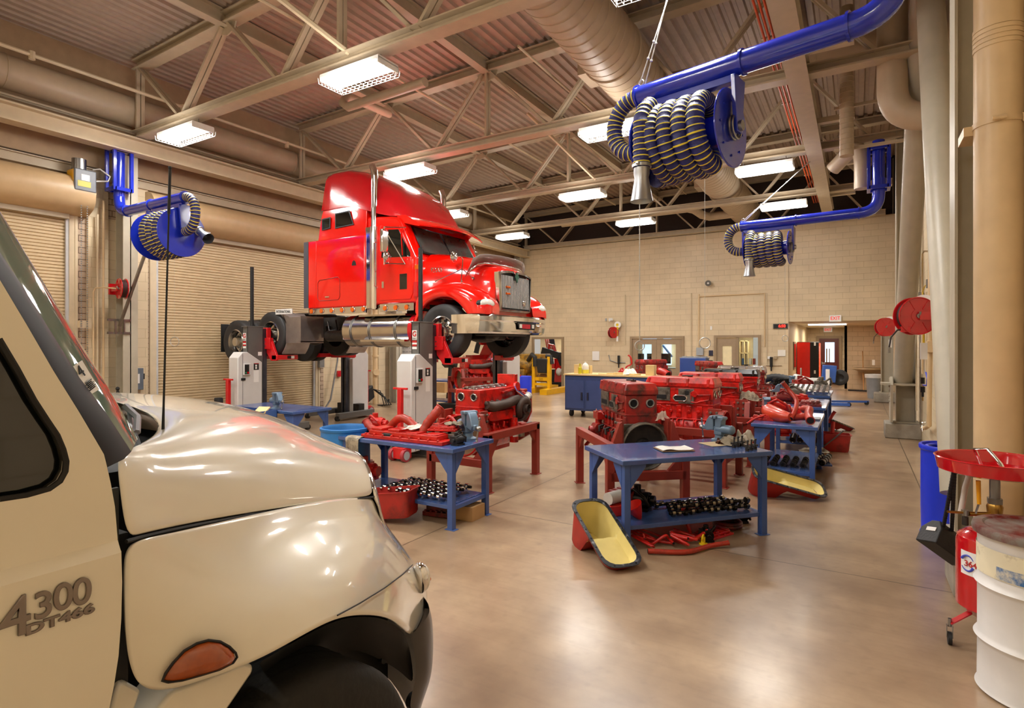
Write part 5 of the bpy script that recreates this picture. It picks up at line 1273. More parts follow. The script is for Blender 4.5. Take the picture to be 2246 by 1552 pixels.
# ================= workbenches =================
def make_bench(L, D, Ht=.84, shelf=.20, name='workbench', lab='', grp=None, sh=True, shw=1.0):
    t = thing(name, lab, 'workbench', (0, 0, 0), 0, grp)
    c = MB(); c.bx((-L/2, -D/2, Ht-.045), (L/2, D/2, Ht)); c.build('tabletop', m_bench, t, bevel=.006)
    lx, ly = L/2-.07, D/2-.07; w = .032
    for sx in (-1, 1):
        for sy in (-1, 1):
            c = MB(); x, y = sx*lx, sy*ly; c.bx((x-w, y-w, 0), (x+w, y+w, Ht-.045)); c.bx((x-w-.03, y-w-.01, 0), (x+w+.03, y+w+.01, .006))
            c.prism([(x-sx*w, Ht-.045), (x-sx*.19, Ht-.045), (x-sx*.19, Ht-.075), (x-sx*w, Ht-.27)], 'y', y+sy*(w-.012), y+sy*w)
            c.prism([(y-sy*w, Ht-.045), (y-sy*.19, Ht-.045), (y-sy*.19, Ht-.075), (y-sy*w, Ht-.27)], 'x', x+sx*(w-.012), x+sx*w)
            c.build('leg', m_benchleg, t, bevel=.003)
    if sh:
        c = MB(); c.bx((-lx+w, -ly*shw, shelf-.04), (lx-w, ly*shw, shelf)); c.build('shelf', m_bench, t, bevel=.003)
        for sx in (-1, 1):
            c = MB(); c.bx((sx*lx-.02, -ly+w, shelf-.045), (sx*lx+.02, ly-w, shelf-.005)); c.build('shelf_rail', m_benchleg, t)
    return t
A_N = PZ(1366, 1011, .84); A_R = PZ(1696, 989, .84); uA = (A_R-A_N).normalized(); vA = Vector((-uA.y, uA.x, 0)); LA = (A_R-A_N).length; DA = .84
angA = math.atan2(uA.y, uA.x); cA = A_N+uA*LA/2+vA*DA/2
bA = make_bench(LA, DA, lab='blue workbench nearest the middle, with a clipboard and camshafts on its shelf', grp=None, shelf=.22); bA.location = (cA.x, cA.y, 0); bA.rotation_euler.z = angA
bC = make_bench(1.66, .76, lab='blue workbench piled with red engine covers and bent red pipes, left of the aisle', shelf=.24); bC.location = (-4.32, 5.01, 0)
bB = make_bench(1.75, .80, lab='blue workbench at the near end of the right-hand row, carrying an orange-red pipe and funnel', shelf=.24); bB.location = (-.82, 9.12, 0); bB.rotation_euler.z = PI/2
bB2 = dup(bB, (-.84, 11.7, 0), PI/2, label='second blue workbench in the right-hand row, with red castings and a vise')
bB3 = dup(bB, (-.86, 14.2, 0), PI/2, label='third blue workbench in the right-hand row, covered by rows of silver rocker shafts')
bB4 = dup(bB, (-1.5, 16.4, 0), -.35, label='furthest blue workbench, carrying a fuzzy black hose and a transmission')
bD = make_bench(1.7, .78, lab='blue workbench behind the cream hood, with a vise and a tray table beside it', shelf=.24); bD.location = (-8.42, 6.28, 0)
def LA_(o):  # local->world function for a bench
    Mx = mw(o)
    return lambda x, y, z=.84: Mx @ Vector((x, y, z))
# ================= vises =================
def make_vise():
    t = thing('bench_vise', '', 'vise', (0, 0, 0), 0)
    c = MB(); c.lathe([(.10, 0), (.10, .02), (.06, .035), (.055, .075), (.07, .09)], 24, None, capb=True, capt=True); c.build('base', m_vise, t)
    c = MB(); c.cyl((-.17, 0, .155), (.03, 0, .155), .058, n=24); c.sph((-.17, 0, .155), .06, 16, sc=(.8, 1, 1)); c.bx((-.06, -.05, .08), (.05, .05, .16)); c.bx((.0, -.035, .13), (.24, .035, .185))
    c.prism([(-.05, .17), (.035, .17), (.035, .30), (.0, .315), (-.08, .315), (-.09, .29), (-.06, .26)], 'y', -.055, .055); c.bx((.0, -.085, .285), (.04, .085, .325)); c.build('fixed_jaw', m_vise, t, bevel=.008)
    c = MB(); c.prism([(.06, .14), (.17, .12), (.20, .17), (.16, .26), (.12, .315), (.06, .315)], 'y', -.05, .05); c.bx((.05, -.085, .285), (.085, .085, .325)); c.build('moving_jaw', m_vise, t, bevel=.010)
    c = MB(); c.cyl((.17, 0, .15), (.27, 0, .15), .028, n=16); c.sph((.27, 0, .15), .03, 12); c.cyl((.26, -.02, .02), (.255, .02, .26), .009, n=8); c.sph((.26, -.02, .02), .015, 8); c.sph((.255, .02, .26), .015, 8); c.build('screw_handle', m_steel, t)
    return t
vz = make_vise(); f = LA_(bC); p = f(.60, .20); vz.location = p; vz.rotation_euler.z = -.5; vz['label'] = 'grey-blue bench vise on the corner of the bench of red covers'
def vise(px, py, z, rz, lab, s=.85):
    p = PZ(px, py, z); v = dup(vz, p, rz, label=lab); v.scale = (s, s, s); return v
vise(1578, 966, .84, 2.75, 'grey-blue bench vise on the far edge of the clipboard bench')
vise(606, 896, .84, -.2, 'grey-blue bench vise at the right end of the bench behind the cream hood')
v_ = vise(1684, 912, .84, PI*.5, 'grey vise jaw showing behind the orange-red castings on the right-hand row')
vise(1718, 872, .84, PI*1.0, 'grey vise with pale handle ball on the second right-hand bench')
vise(1738, 848, .84, PI*.6, 'small grey vise beside the transmission on the furthest bench')
# ================= engine on stand =================
def stand(t, L=1.28, Wd=.92, H=.76):
    x0, y0 = L/2, Wd/2; w = .045
    for sx in (-1, 1):
        for sy in (-1, 1):
            c = MB(); c.bx((sx*x0-w, sy*y0-w, 0), (sx*x0+w, sy*y0+w, H-.02)); c.bx((sx*x0-w-.02, sy*y0-w-.02, 0), (sx*x0+w+.02, sy*y0+w+.02, .01)); c.build('leg', m_stand, t, bevel=.004)
    for sy in (-1, 1):
        c = MB(); c.bx((-x0-w, sy*y0-w, H-.10), (x0+w, sy*y0+w, H)); c.prism([(-x0+w, H-.10), (-x0+.2, H-.10), (-x0+w, H-.28)], 'y', sy*y0-.02, sy*y0+.02); c.prism([(x0-w, H-.10), (x0-.25, H-.10), (x0-w, H-.36)], 'y', sy*y0-.02, sy*y0+.02)
        c.build('side_rail', m_stand, t, bevel=.004)
    c = MB(); c.bx((x0-w, -y0, .32), (x0+w, y0, .42)); c.prism([(-y0+w, .42), (-y0+.22, .42), (-y0+w, .62)], 'x', x0-.02, x0+.02); c.prism([(y0-w, .42), (y0-.22, .42), (y0-w, .62)], 'x', x0-.02, x0+.02); c.build('crossbar', m_stand, t, bevel=.004)
    c = MB(); c.bar((-x0, -y0, H-.08), (-x0, -y0*.35, H-.26), .07, .08); c.bar((-x0, -y0*.35, H-.26), (-x0, y0*.35, H-.26), .07, .08); c.bar((-x0, y0*.35, H-.26), (-x0, y0, H-.08), .07, .08); c.build('rear_cradle', m_stand, t)
    for sy in (-1, 1):
        c = MB(); c.prism([(sy*.30, .62), (sy*.46, .62), (sy*.40, .80), (sy*.335, .98), (sy*.30, 1.0)], 'x', x0-.10, x0-.02); c.bx((x0-.24, sy*.29-.02, .60), (x0-.06, sy*.29+.02, 1.02)); 
        for z in (.68, .78, .88, .97):
            for xx in (x0-.20, x0-.12): c.cyl((xx, sy*.31, z), (xx, sy*.335, z), .018, n=6, mi=1)
        c.build('mount_plate', [m_stand, m_gasket], t, bevel=.003)
def make_engine(kind, paint, dirty=False):
    t = thing('diesel_engine', '', 'engine', (0, 0, 0), 0)
    stand(t)
    xa, xb = -.50, .44
    # crankcase + block
    c = MB(); prof = [(-.14, .46), (-.20, .52), (-.245, .62), (-.25, .72), (-.215, .80), (-.185, .86), (-.185, 1.06), (.185, 1.06), (.185, .86), (.215, .80), (.25, .72), (.245, .62), (.20, .52), (.14, .46)]
    c.prism(prof, 'x', xa, xb)
    for k in range(6):
        x = xa+.09+k*.148
        for s in (-1, 1):
            c.prism([(s*.24, .56), (s*.262, .60), (s*.268, .74), (s*.235, .83), (s*.2, .86), (s*.2, .80)], 'x', x-.008, x+.008)
            c.bx((x+.04, s*.17, .86), (x+.11, s*.205, 1.03)) if s > 0 else c.bx((x+.04, -.205, .86), (x+.11, -.17, 1.03))
    c.bx((xa-.01, -.225, .835), (xb+.01, .225, .855)); c.bx((xa-.005, -.20, 1.04), (xb+.005, .20, 1.065))
    cb_ = c; c = MB()
    for k in range(7):
        x = xa+.07+k*.13
        for s in (-1, 1):
            c.cyl((x, s*.24, .80), (x, s*.27, .80), .016, n=8); c.cyl((x+.04, s*.25, .64), (x+.04, s*.275, .64), .014, n=8); c.cyl((x+.02, s*.19, .95), (x+.02, s*.215, .95), .022, n=10)
            if k % 2: c.tube([(x, s*.23, .84), (x, s*.29, .82), (x+.02, s*.29, .75)], .018, 7)
    k0 = len(cb_.f); cb_.add(c.v, c.f, 1 if dirty else 0); cb_.build('engine_block', [paint, m_dark], t, bevel=.006)
    # head
    c = MB(); c.bx((xa+.0, -.20, 1.055), (xb-.0, .20, 1.29)); c.build('cylinder_head', paint, t, bevel=.012)
    hh = t.children[-1]
    for s in (-1,) if kind != 'open' else (-1,):
        c = MB(); c.bx((xa+.03, -.212, 1.09), (xa+.34, -.20, 1.28)); c.bx((xa+.46, -.212, 1.06), (xa+.68, -.20, 1.27)); c.build('gasket_plate', m_gasket, hh, bevel=.003)
        c = MB(); c.bx((xa+.06, -.216, 1.115), (xa+.29, -.205, 1.175)); c.bx((xa+.555, -.218, 1.19), (xa+.61, -.205, 1.245)); c.build('intake_port', m_hole, hh, bevel=.004)
        c = MB(); x0_, x1_ = xa+.39, xa+.58; 
        pts = [(x0_, -.214, 1.12), (x0_+.03, -.214, 1.095), (x1_-.03, -.214, 1.095), (x1_, -.214, 1.12), (x1_, -.214, 1.15), (x1_-.03, -.214, 1.175), (x0_+.03, -.214, 1.175), (x0_, -.214, 1.15)]
        c.tube(pts, .009, 6, closed=True); c.build('port_rim', m_alu if not dirty else m_gasket, hh)
        c = MB(); c.prism([(p[0], p[2]) for p in pts], 'y', -.214, -.203); c.build('oval_port', m_hole, hh)
        c = MB(); c.tube([(xb-.30, -.21, 1.12), (xb-.30, -.215, 1.22), (xb-.25, -.215, 1.25), (xb-.20, -.215, 1.19), (xb-.03, -.215, 1.2), (xb-.05, -.215, 1.13), (xb-.18, -.215, 1.10), (xb-.22, -.215, 1.08), (xb-.3, -.21, 1.09)], .009, 6); c.cyl((xb-.25, -.2, 1.2), (xb-.25, -.225, 1.2), .04, n=16)
        for xx in (.05, .10): c.cyl((xb-xx, -.2, 1.1), (xb-xx, -.215, 1.1), .02, n=12)
        c.build('cast_bracket_relief', paint, hh)
    # end ports
    for y, r in ((-.10, .052), (.11, .045)):
        c = MB(); c.torus((xb+.005, y, 1.19), (1, 0, 0), r, .011, 26, 8); q = c.build('end_port_ring', m_alu if not dirty else m_steel, hh)
        c = MB(); c.cyl((xb-.01, y, 1.19), (xb+.006, y, 1.19), r, n=24); c.build('end_port', m_hole, q)
    if kind != 'open':
        c = MB(); c.bx((xa-.03, -.212, 1.29), (xb+.02, .212, 1.35))
        c.loft([[(xa-.03, -.212, 1.35), (xb+.02, -.212, 1.35), (xb+.02, .212, 1.35), (xa-.03, .212, 1.35)], [(xa+.0, -.18, 1.43), (xb-.01, -.18, 1.43), (xb-.01, .18, 1.43), (xa+.0, .18, 1.43)]])
        for k in range(4):
            x = xa+.02+k*.285
            for s in (-1, 1): c.cyl((x, s*.205, 1.30), (x, s*.19, 1.42), .022, n=12)
        covm = {'cover_black': m_blackp, 'cover_silver': m_alu}.get(kind, paint)
        if kind.startswith('cover_'):
            c2 = MB(); c2.bx((xa-.03, -.225, 1.26), (xb+.02, .225, 1.30)); c2.build('rocker_housing', paint, t, bevel=.01)
        c.build('valve_cover', covm, t, bevel=.012)
        c = MB(); c.cyl((xa+.55, .05, 1.43), (xa+.55, .05, 1.45), .035, n=14); c.tube([(xa+.45, 0, 1.445), (xa+.6, .03, 1.45)], .012, 6); c.build('filler_cap', m_dark, t)
    else:
        c = MB()
        for k in range(6):
            x = xa+.09+k*.15
            for s in (-1, 1):
                c.cyl((x, s*.06, 1.25), (x, s*.06, 1.30), .026, n=12); c.bx((x-.02, s*.05-.03, 1.30), (x+.05, s*.05+.03, 1.325)); c.cyl((x+.06, s*.09, 1.25), (x+.06, s*.09, 1.31), .018, n=10)
            c.cyl((x+.03, -.12, 1.295), (x+.03, .12, 1.295), .014, n=8)
        c.build('rocker_gear', m_steel, t, bevel=.003)
        c = MB(); c.bx((xa-.06, -.10, 1.24), (xa+.03, .20, 1.46)); c.cyl((xa+.04, .22, 1.28), (xa+.04, .26, 1.28), .075, n=22); c.bar((xa+.05, .23, 1.26), (xa+.4, .21, 1.22), .06, .03); c.torus((xb-.10, -.12, 1.32), (0, 1, 0), .03, .009, 16, 6); c.build('front_bracket', paint, t, bevel=.01)
        c = MB(); c.tube([(xb-.12, .24, 1.08), (xb-.20, .27, 1.05), (xb-.5, .28, 1.06), (xa+.20, .30, 1.10), (xa+.10, .32, 1.10)], [.06, .07, .065, .07, .075], 16)
        for k in range(5): c.cyl((xb-.15-.14*k, .19, 1.10), (xb-.15-.14*k, .27, 1.08), .035, n=10)
        c.build('exhaust_manifold', m_turbo, t)
        c = MB(); ce = Vector((xa+.06, .36, .98))
        pts = []; rr = []
        for k in range(22):
            a = -1.2+k*.30; R = .115-.0*k; pts.append(ce+Vector((math.cos(a)*R, .0+.02*math.sin(a), math.sin(a)*R))); rr.append(.045+.0016*k)
        c.tube(pts, rr, 14); c.cyl(ce+Vector((0, -.05, 0)), ce+Vector((0, .06, 0)), .09, n=24); c.tube([ce+Vector((0, .04, 0)), ce+Vector((0, .10, 0))], .055, 20, caps=False)
        tb = c.build('turbocharger', m_turbo, t)
        c = MB(); c.cyl(ce+Vector((0, .06, 0)), ce+Vector((0, .075, 0)), .042, n=20); c.build('turbo_inlet', m_hole, tb)
        c = MB(); c.tube([ce+Vector((-.12, -.02, .13)), ce+Vector((-.19, -.02, .16))], .05, 16, caps=False); c.torus(ce+Vector((-.2, -.02, .165)), (-.9, 0, .4), .05, .012, 20, 6); c.build('compressor_outlet', M('pale_collar', '#d9d5cc', .4), tb)
        c = MB(); c.prism([(xb-.05, .93), (xb-.12, .87), (xa+.25, .84), (xa+.20, .98), (xb-.12, .99)], 'y', .19, .30); c.sph((xb-.03, .25, .93), .022, 8); c.build('oil_cooler_cover', paint, t, bevel=.02)
        c = MB(); c.cyl((xa+.28, .34, .52), (xa+.28, .34, .80), .062, n=22); c.cyl((xa+.28, .34, .80), (xa+.28, .34, .86), .05, n=18); q = c.build('oil_filter', m_eng, t)
        c = MB(); c.lathe([(.0625, .60), (.0625, .70)], 10, T(xa+.28, .34, 0), a0=.3, a1=2.0); c.build('filter_label', m_white, q)
        c = MB(); c.cyl((xa+.02, .30, .56), (xa+.02, .30, .68), .055, n=20); c.build('fuel_filter', m_rag, t)
        for k, (mt, dz) in enumerate(((m_dred, 0), (m_white, .03), (M('wire_blue', '#2a4fa8', .4), .05), (m_black, -.03))):
            c = MB(); c.tube([(xa+.12, .26, 1.28+dz*.3), (xa+.16+dz, .34, 1.2+dz), (xa+.08, .38+dz*.3, 1.12+dz), (xa-.03, .36, 1.1), (xa-.12-dz, .33, 1.02+dz)], .006, 6); c.build('wire_loom', mt, t)
        c = MB(); c.tube([(xa-.04, .1, .62), (xa-.25, .22, .60)], .09, 18); c.bx((xa-.34, .05, .55), (xa-.18, .2, .72)); c.build('front_pump', paint, t, bevel=.02)
        c = MB(); c.bx((xa-.22, -.05, 1.05), (xa-.03, .28, 1.24)); c.tube([(xa-.05, .25, 1.2), (xa-.2, .32, 1.1), (xa-.24, .3, .9), (xa-.15, .27, .75)], .04, 10); c.build('gear_train_cover', m_eng2, t, bevel=.015)
    # rear: flywheel housing
    c = MB(); c.bx((xb, -.31, .62), (xb+.035, .31, .90)); c.prism([(-.31, .90), (-.22, .95), (.22, .95), (.31, .90)], 'x', xb, xb+.035)
    Mx = T(xb+.03, 0, .69) @ rot('Y', PI/2)
    c.lathe([(.275, 0), (.285, .02), (.285, .10), (.265, .11), (.262, .10), (.258, .02)], 48, Mx); c.build('flywheel_housing', m_gasket if dirty else paint, t, bevel=.004)
    c = MB(); c.lathe([(.258, .03), (.22, .015), (.10, .02), (.075, .05), (.05, .05), (0, .045)], 40, Mx); c.torus((xb+.08, 0, .69), (1, 0, 0), .075, .01, 24, 6); c.build('flywheel', m_dark if kind != 'open' else M('flywheel_rust', '#7c6248', .5, .5, var=.15), t)
    # front accessories on -y side
    c = MB(); c.bx((xa-.10, -.16, .60), (xa, .16, 1.24)); c.cyl((xa-.12, 0, .62), (xa-.2, 0, .62), .11, n=24); c.build('front_cover', paint, t, bevel=.02)
    c = MB(); c.cyl((xa-.05, -.26, .78), (xa+.14, -.26, .78), .07, n=20); c.cyl((xa+.02, -.20, .74), (xa+.02, -.37, .74), .062, n=20); c.cyl((xa+.02, -.375, .74), (xa+.02, -.36, .74), .05, n=20); c.bx((xa-.04, -.30, .90), (xa+.16, -.20, 1.0)); c.cyl((xa+.05, -.25, .6), (xa+.05, -.25, .95), .045, n=14)
    c.tube([(xa-.02, -.26, 1.02), (xa+.1, -.30, 1.0), (xa+.2, -.27, 1.03), (xa+.3, -.26, .98)], .009, 6); c.tube([(xa-.05, -.28, .62), (xa-.14, -.33, .56), (xa-.2, -.36, .50)], .026, 10); c.bx((xa+.0, -.31, .52), (xa+.12, -.22, .62))
    c.build('fuel_pump', paint, t, bevel=.008)
    c = MB(); c.cyl((xa-.08, .22, 1.0), (xa+.0, .22, 1.0), .13, n=28); c.cyl((xa-.09, .22, 1.0), (xa+.01, .22, 1.0), .06, n=20)
    if kind != 'open': c.build('rear_turbo_flange', m_turbo, t)
    c = MB(); c.bx((xa+.05, -.13, .40), (xb-.05, .13, .47))
    c.build('pan_rail', paint, t, bevel=.01)
    return t
g1 = make_engine('cover', m_eng2, True); g1.location = (-2.50, 7.02, 0); g1.rotation_euler.z = math.radians(-50); g1['label'] = 'greasy dark red engine with its flywheel facing the front, behind the clipboard bench'
# paper-stuffed rag on g1
g2 = make_engine('cover', m_eng); g2.location = (-2.13, 8.42, 0); g2.rotation_euler.z = math.radians(-3); g2['label'] = 'bright red engine seen side-on behind the greasy one'
g3 = dup(g2, (-2.07, 9.95, 0), math.radians(2), label='red engine with a grey bracket and rag hanging on it, third in the line')
g4 = make_engine('cover_black', m_eng); g4.location = (-2.03, 11.6, 0); g4.rotation_euler.z = math.radians(2); g4['label'] = 'red engine with a black valve cover, fourth in the line'
g5 = make_engine('cover_silver', m_eng2); g5.location = (-2.15, 13.5, 0); g5.rotation_euler.z = math.radians(2); g5['label'] = 'dark engine with a silver valve cover, last in the line'
g6 = make_engine('open', m_eng); g6.location = (-4.5, 6.73, 0); g6.rotation_euler.z = math.radians(-90); g6['label'] = 'bright red engine with open valve gear and a brown turbocharger on a stand'
p = PZ(1293, 850, .3); 
g7 = dup(g1, (-5.55, 17.6, .0), math.radians(-120), label='red engine with grey face behind the jug on the rolling cabinet')
g8 = dup(g1, (-3.55, 16.6, .0), math.radians(-55), label='red engine with two round grey ports, behind the right end of the rolling cabinet')
# ================= engine parts =================
def rpipe(name, pts, r, mat, lab, cat='pipe', rings=0, par=None):
    c = MB(); P = [Vector(q) for q in pts]; N = len(P)
    # smooth via catmull-rom
    Q = []
    for i in range(N-1):
        p0, p1, p2, p3 = P[max(i-1, 0)], P[i], P[i+1], P[min(i+2, N-1)]
        for k in range(6):
            t = k/6; Q.append(((p1*2)+(p2-p0)*t+(p0*2-p1*5+p2*4-p3)*t*t+(p1*3-p0-p2*3+p3)*t**3)/2)
    Q.append(P[-1]); rad = [r*(1+(.10 if rings and (i % rings) == 0 else 0)) for i in range(len(Q))]
    c.tube(Q, rad, 14); c.torus(Q[0], Q[0]-Q[1], r*1.05, r*.12, 16, 6); c.torus(Q[-1], Q[-1]-Q[-2], r*1.05, r*.12, 16, 6)
    e = Q[-1]; d = (Q[-1]-Q[-2]).normalized(); c.cyl(e+d*.001, e+d*.004, r*.85, n=14, mi=1); e = Q[0]; d = (Q[0]-Q[1]).normalized(); c.cyl(e+d*.001, e+d*.004, r*.85, n=14, mi=1)
    return tag(c.build(name, [mat, m_hole], par), lab, cat) if par is None else c.build(name, [mat, m_hole], par, W=True)
def casting(name, p, rz, size, mat, lab, cat='engine part', seed=0, bosses=6, grp=None):
    rd = random.Random(seed); x, y, z = size; c = MB(); Mx = T(p) @ rotz(rz)
    c.bx((-x/2, -y/2, 0), (x/2, y/2, z*.35), Mx); c.bx((-x*.42, -y*.40, z*.35), (x*.42, y*.40, z*.75), Mx)
    for k in range(4): c.bx((-x*.4+x*.22*k, -y*.36, z*.75), (-x*.4+x*.22*k+x*.14, y*.30, z*(.85+.15*rd.random())), Mx)
    for k in range(bosses):
        bx_ = -x/2+x*(k+.5)/bosses
        for s in (-1, 1): c.cyl(Mx @ Vector((bx_, s*y*.46, z*.2)), Mx @ Vector((bx_, s*y*.46, z*.5)), min(x, y)*.05, n=8)
    return tag(c.build(name, mat, bevel=min(size)*.06), lab, cat, grp)
def pump(name, p, rz, s, mat, lab, seed=0, grp=None):
    rd = random.Random(seed); c = MB(); Mx = T(p) @ rotz(rz) @ Matrix.Scale(s, 4)
    c.cyl((-.1, 0, .09), (.1, 0, .09), .075, n=20, M=Mx); c.cyl((.1, 0, .09), (.15, 0, .09), .05, n=16, M=Mx); c.box((-.03, .04, .1), (.12, .14, .12), Mx); c.cyl((-.02, .02, .08), (-.02, .02, .22), .035, n=12, M=Mx); c.tube([(-.08, -.03, .15), (-.02, -.1, .2), (.08, -.12, .14), (.12, -.08, .05)], .016, 8, M=Mx); c.box((0, 0, .015), (.2, .16, .03), Mx); c.cyl((-.15, 0, .09), (-.1, 0, .09), .03, n=12, M=Mx)
    for k in range(5):
        a = k*1.256; c.cyl((.1, .06*math.cos(a), .09+.06*math.sin(a)), (.115, .06*math.cos(a), .09+.06*math.sin(a)), .01, n=6, M=Mx)
    return tag(c.build(name, mat, bevel=.004*s), lab, 'engine part', grp)
def rag(p, rz, sx, sy, h, lab, seed=0, mat=None, drape=None):
    rd = random.Random(seed); c = MB(); n = 14; vs = []
    from mathutils import noise
    for i in range(n+1):
        for j in range(n+1):
            u, v = i/n-.5, j/n-.5
            q = noise.noise(Vector((u*4+seed, v*4, seed*1.7))); q2 = noise.noise(Vector((u*9, v*9+seed, 3.1)))
            fall = max(0, 1-(u*u+v*v)*3.2)
            vs.append(T(p) @ rotz(rz) @ Vector((u*sx*(1+.3*q), v*sy*(1+.3*q2), .004+max(0, .35+.75*q+.28*q2)*h*1.25*min(1, fall*1.5))))
    c.add(vs, [(i*(n+1)+j, (i+1)*(n+1)+j, (i+1)*(n+1)+j+1, i*(n+1)+j+1) for i in range(n) for j in range(n)])
    o = c.build('shop_rag', mat or m_rag, ang=80, thick=.003); o.modifiers.new('s', 'SUBSURF').render_levels = 1
    return tag(o, lab, 'rag')
def camshaft(a, b, r, lab, grp, seed=0, mat=None, mat2=None, name='camshaft'):
    a, b = Vector(a), Vector(b); rd = random.Random(seed); c = MB(); d = b-a; n = 13; L_ = d.length; dn = d.normalized(); u, v, _ = frame(d)
    c.cyl(a, b, r*.5, n=10)
    for k in range(n):
        p = a+d*((k+.3)/n); w = L_/n*.42
        if k % 3 == 0: c.cyl(p, p+dn*w, r, n=14, mi=1)
        else:
            ph = rd.random()*6.28; of = (u*math.cos(ph)+v*math.sin(ph))*r*.28
            c.cyl(p+of, p+of+dn*w, r*.8, n=12, mi=k % 2)
    return tag(c.build(name, [mat or m_cam, mat2 or m_camb]), lab, 'camshaft', grp)
def pan_obj(far, near, wid, zf, zn, deep, lab, roll=0):
    """oil pan: long tray; far end deep sump, near end shallow. far/near ground points"""
    far, near = Vector((far[0], far[1], 0)), Vector((near[0], near[1], 0)); d = near-far; L_ = d.length; dn = d.normalized(); sd = Vector((-dn.y, dn.x, 0))
    t = thing('oil_pan', lab, 'oil pan', ((far.x+near.x)/2, (far.y+near.y)/2, 0))
    tilt = (zn-zf)/L_
    ax = (dn+Vector((0, 0, tilt))).normalized(); nm = sd.cross(ax); nm = nm if nm.z > 0 else -nm
    sd, nm = sd*math.cos(roll)+nm*math.sin(roll), nm*math.cos(roll)-sd*math.sin(roll)
    O = far+Vector((0, 0, zf)); LL = math.hypot(L_, zn-zf)
    def outline(off, N=10):
        w = wid/2+off; r = wid*.34; P = []
        for (cx, cy, a0) in ((LL+off-r, w-r, 90), (LL+off-r, -(w-r), 0), (-off+r, -(w-r), -90), (-off+r, w-r, -180)):
            for k in range(5): a = math.radians(a0-k*22.5); P.append((cx+r*math.cos(a), cy+r*math.sin(a)))
            if a0 in (0, -180):
                e = P[-1]; tx = (-off+r) if a0 == 0 else (LL+off-r)
                P += [(e[0]+(tx-e[0])*j/16, e[1]) for j in range(1, 16)]
        return P
    def W_(p, dd): return O+ax*p[0]+sd*p[1]-nm*dd
    sh = .09
    def depth(x):
        q = x/LL
        return deep if q < .36 else (deep+(sh-deep)*min(1, (q-.36)/.12))
    def shell(off, k, extra, mi, mb):
        o0 = outline(off); o1 = [(p[0]*1.0, p[1]) for p in outline(off-.02)]
        r0 = [W_(p, 0) for p in o0]; r1 = [W_(p, depth(p[0])*.6*k) for p in o1]; r2 = [W_(p, depth(p[0])*k) for p in outline(off-.035)]
        mb.loft([r0, r1, r2], mi, caps=False)
        # floor: strips across
        n = 18; xs = [(-.0+.035-off)+(LL+2*off-.07)*i/n for i in range(n+1)]
        def halfw(x):
            w = wid/2+off-.035; r = wid*.34; e = min(x-(-off+.035), (LL+off-.035)-x)
            return w if e > r else w-r+math.sqrt(max(0, r*r-(r-max(e, 0))**2))
        vs = []
        for x in xs:
            hw = max(.001, halfw(x)); dd = depth(x)*k
            for q in (-1, -.4, .0, .4, 1): vs.append(W_((x, hw*q), dd-(.006 if abs(q) == .4 and depth(x) < deep*.6 else 0)))
        mb.add(vs, [(i*5+j, (i+1)*5+j, (i+1)*5+j+1, i*5+j+1) for i in range(n) for j in range(4)], mi)
    c = MB(); shell(.0, 1, 0, 0, c); c.build('pan_body', m_panred, t, W=True, ang=60)
    c = MB(); shell(-.006, .96, 0, 0, c); c.build('inner_coating', m_panyel, t, W=True, ang=60)
    c = MB(); a, b = [W_(p, 0) for p in outline(.018)], [W_(p, 0) for p in outline(-.012)]; a2, b2 = [p+nm*.010 for p in a], [p+nm*.010 for p in b]
    n = len(a); c.add(a+b+a2+b2, [(i, (i+1) % n, n+(i+1) % n, n+i) for i in range(n)]+[(2*n+i, 3*n+i, 3*n+(i+1) % n, 2*n+(i+1) % n) for i in range(n)]+[(i, 2*n+i, 2*n+(i+1) % n, (i+1) % n) for i in range(n)]+[(n+i, n+(i+1) % n, 3*n+(i+1) % n, 3*n+i) for i in range(n)], 0, False)
    fl = c.build('rim_flange', M('rim_black_paint', '#2b2d33', .35, var=.1, dirt='#8d8f96', ds=20, da=.6), t, W=True)
    c = MB(); P = outline(.003)
    for i in range(0, n, 3): q = W_(P[i], 0)+nm*.010; c.cyl(q, q+nm*.003, .009, n=8)
    c.build('bolt_holes', m_hole, fl, W=True)
    return t
fp = PZ(1287, 1098, .41); np_ = PZ(1372, 1240, .055)
pan_obj(fp, np_, .34, .41, .055, .36, 'yellow-lined red oil pan leaning at the front left leg of the clipboard bench')
ROLL2 = .45
fp = PZ(1652, 1031, .33); np_ = PZ(1808, 1084, .06)
pan_obj(fp, np_, .29, .33, .11, .29, 'yellow-lined red oil pan lying beyond the right end of the clipboard bench', roll=ROLL2)
def tub(p, rz, sx, sy, h, tilt, lab):
    t = thing('oil_pan', lab, 'oil pan', p, rz); Mx = T(p) @ rotz(rz) @ rot('Y', tilt)
    c = MB(); r0 = []; 
    def ring(kx, z, rr=.3):
        P = []; x, y = sx/2*kx, sy/2*kx; r = min(x, y)*rr
        for (cx, cy, a0) in ((x-r, y-r, 0), (-x+r, y-r, 90), (-x+r, -y+r, 180), (x-r, -y+r, 270)):
            for k in range(5): a = math.radians(a0+k*22.5); P.append(Mx @ Vector((cx+r*math.cos(a), cy+r*math.sin(a), z)))
        return P
    c.loft([ring(.84, 0), ring(.90, .03), ring(.97, h*.7), ring(1.0, h), ring(1.08, h), ring(1.08, h+.008), ring(.98, h+.008), ring(.93, h*.6), ring(.86, .03)], caps=True); c.build('pan_body', m_panred, t, W=True, ang=50); return t
tub(PZ(1832, 990, 0)+Vector((0, .12, .0)), .1, .44, .34, .30, .03, 'small red oil pan with a grey rod, on the floor beside the right-hand row')
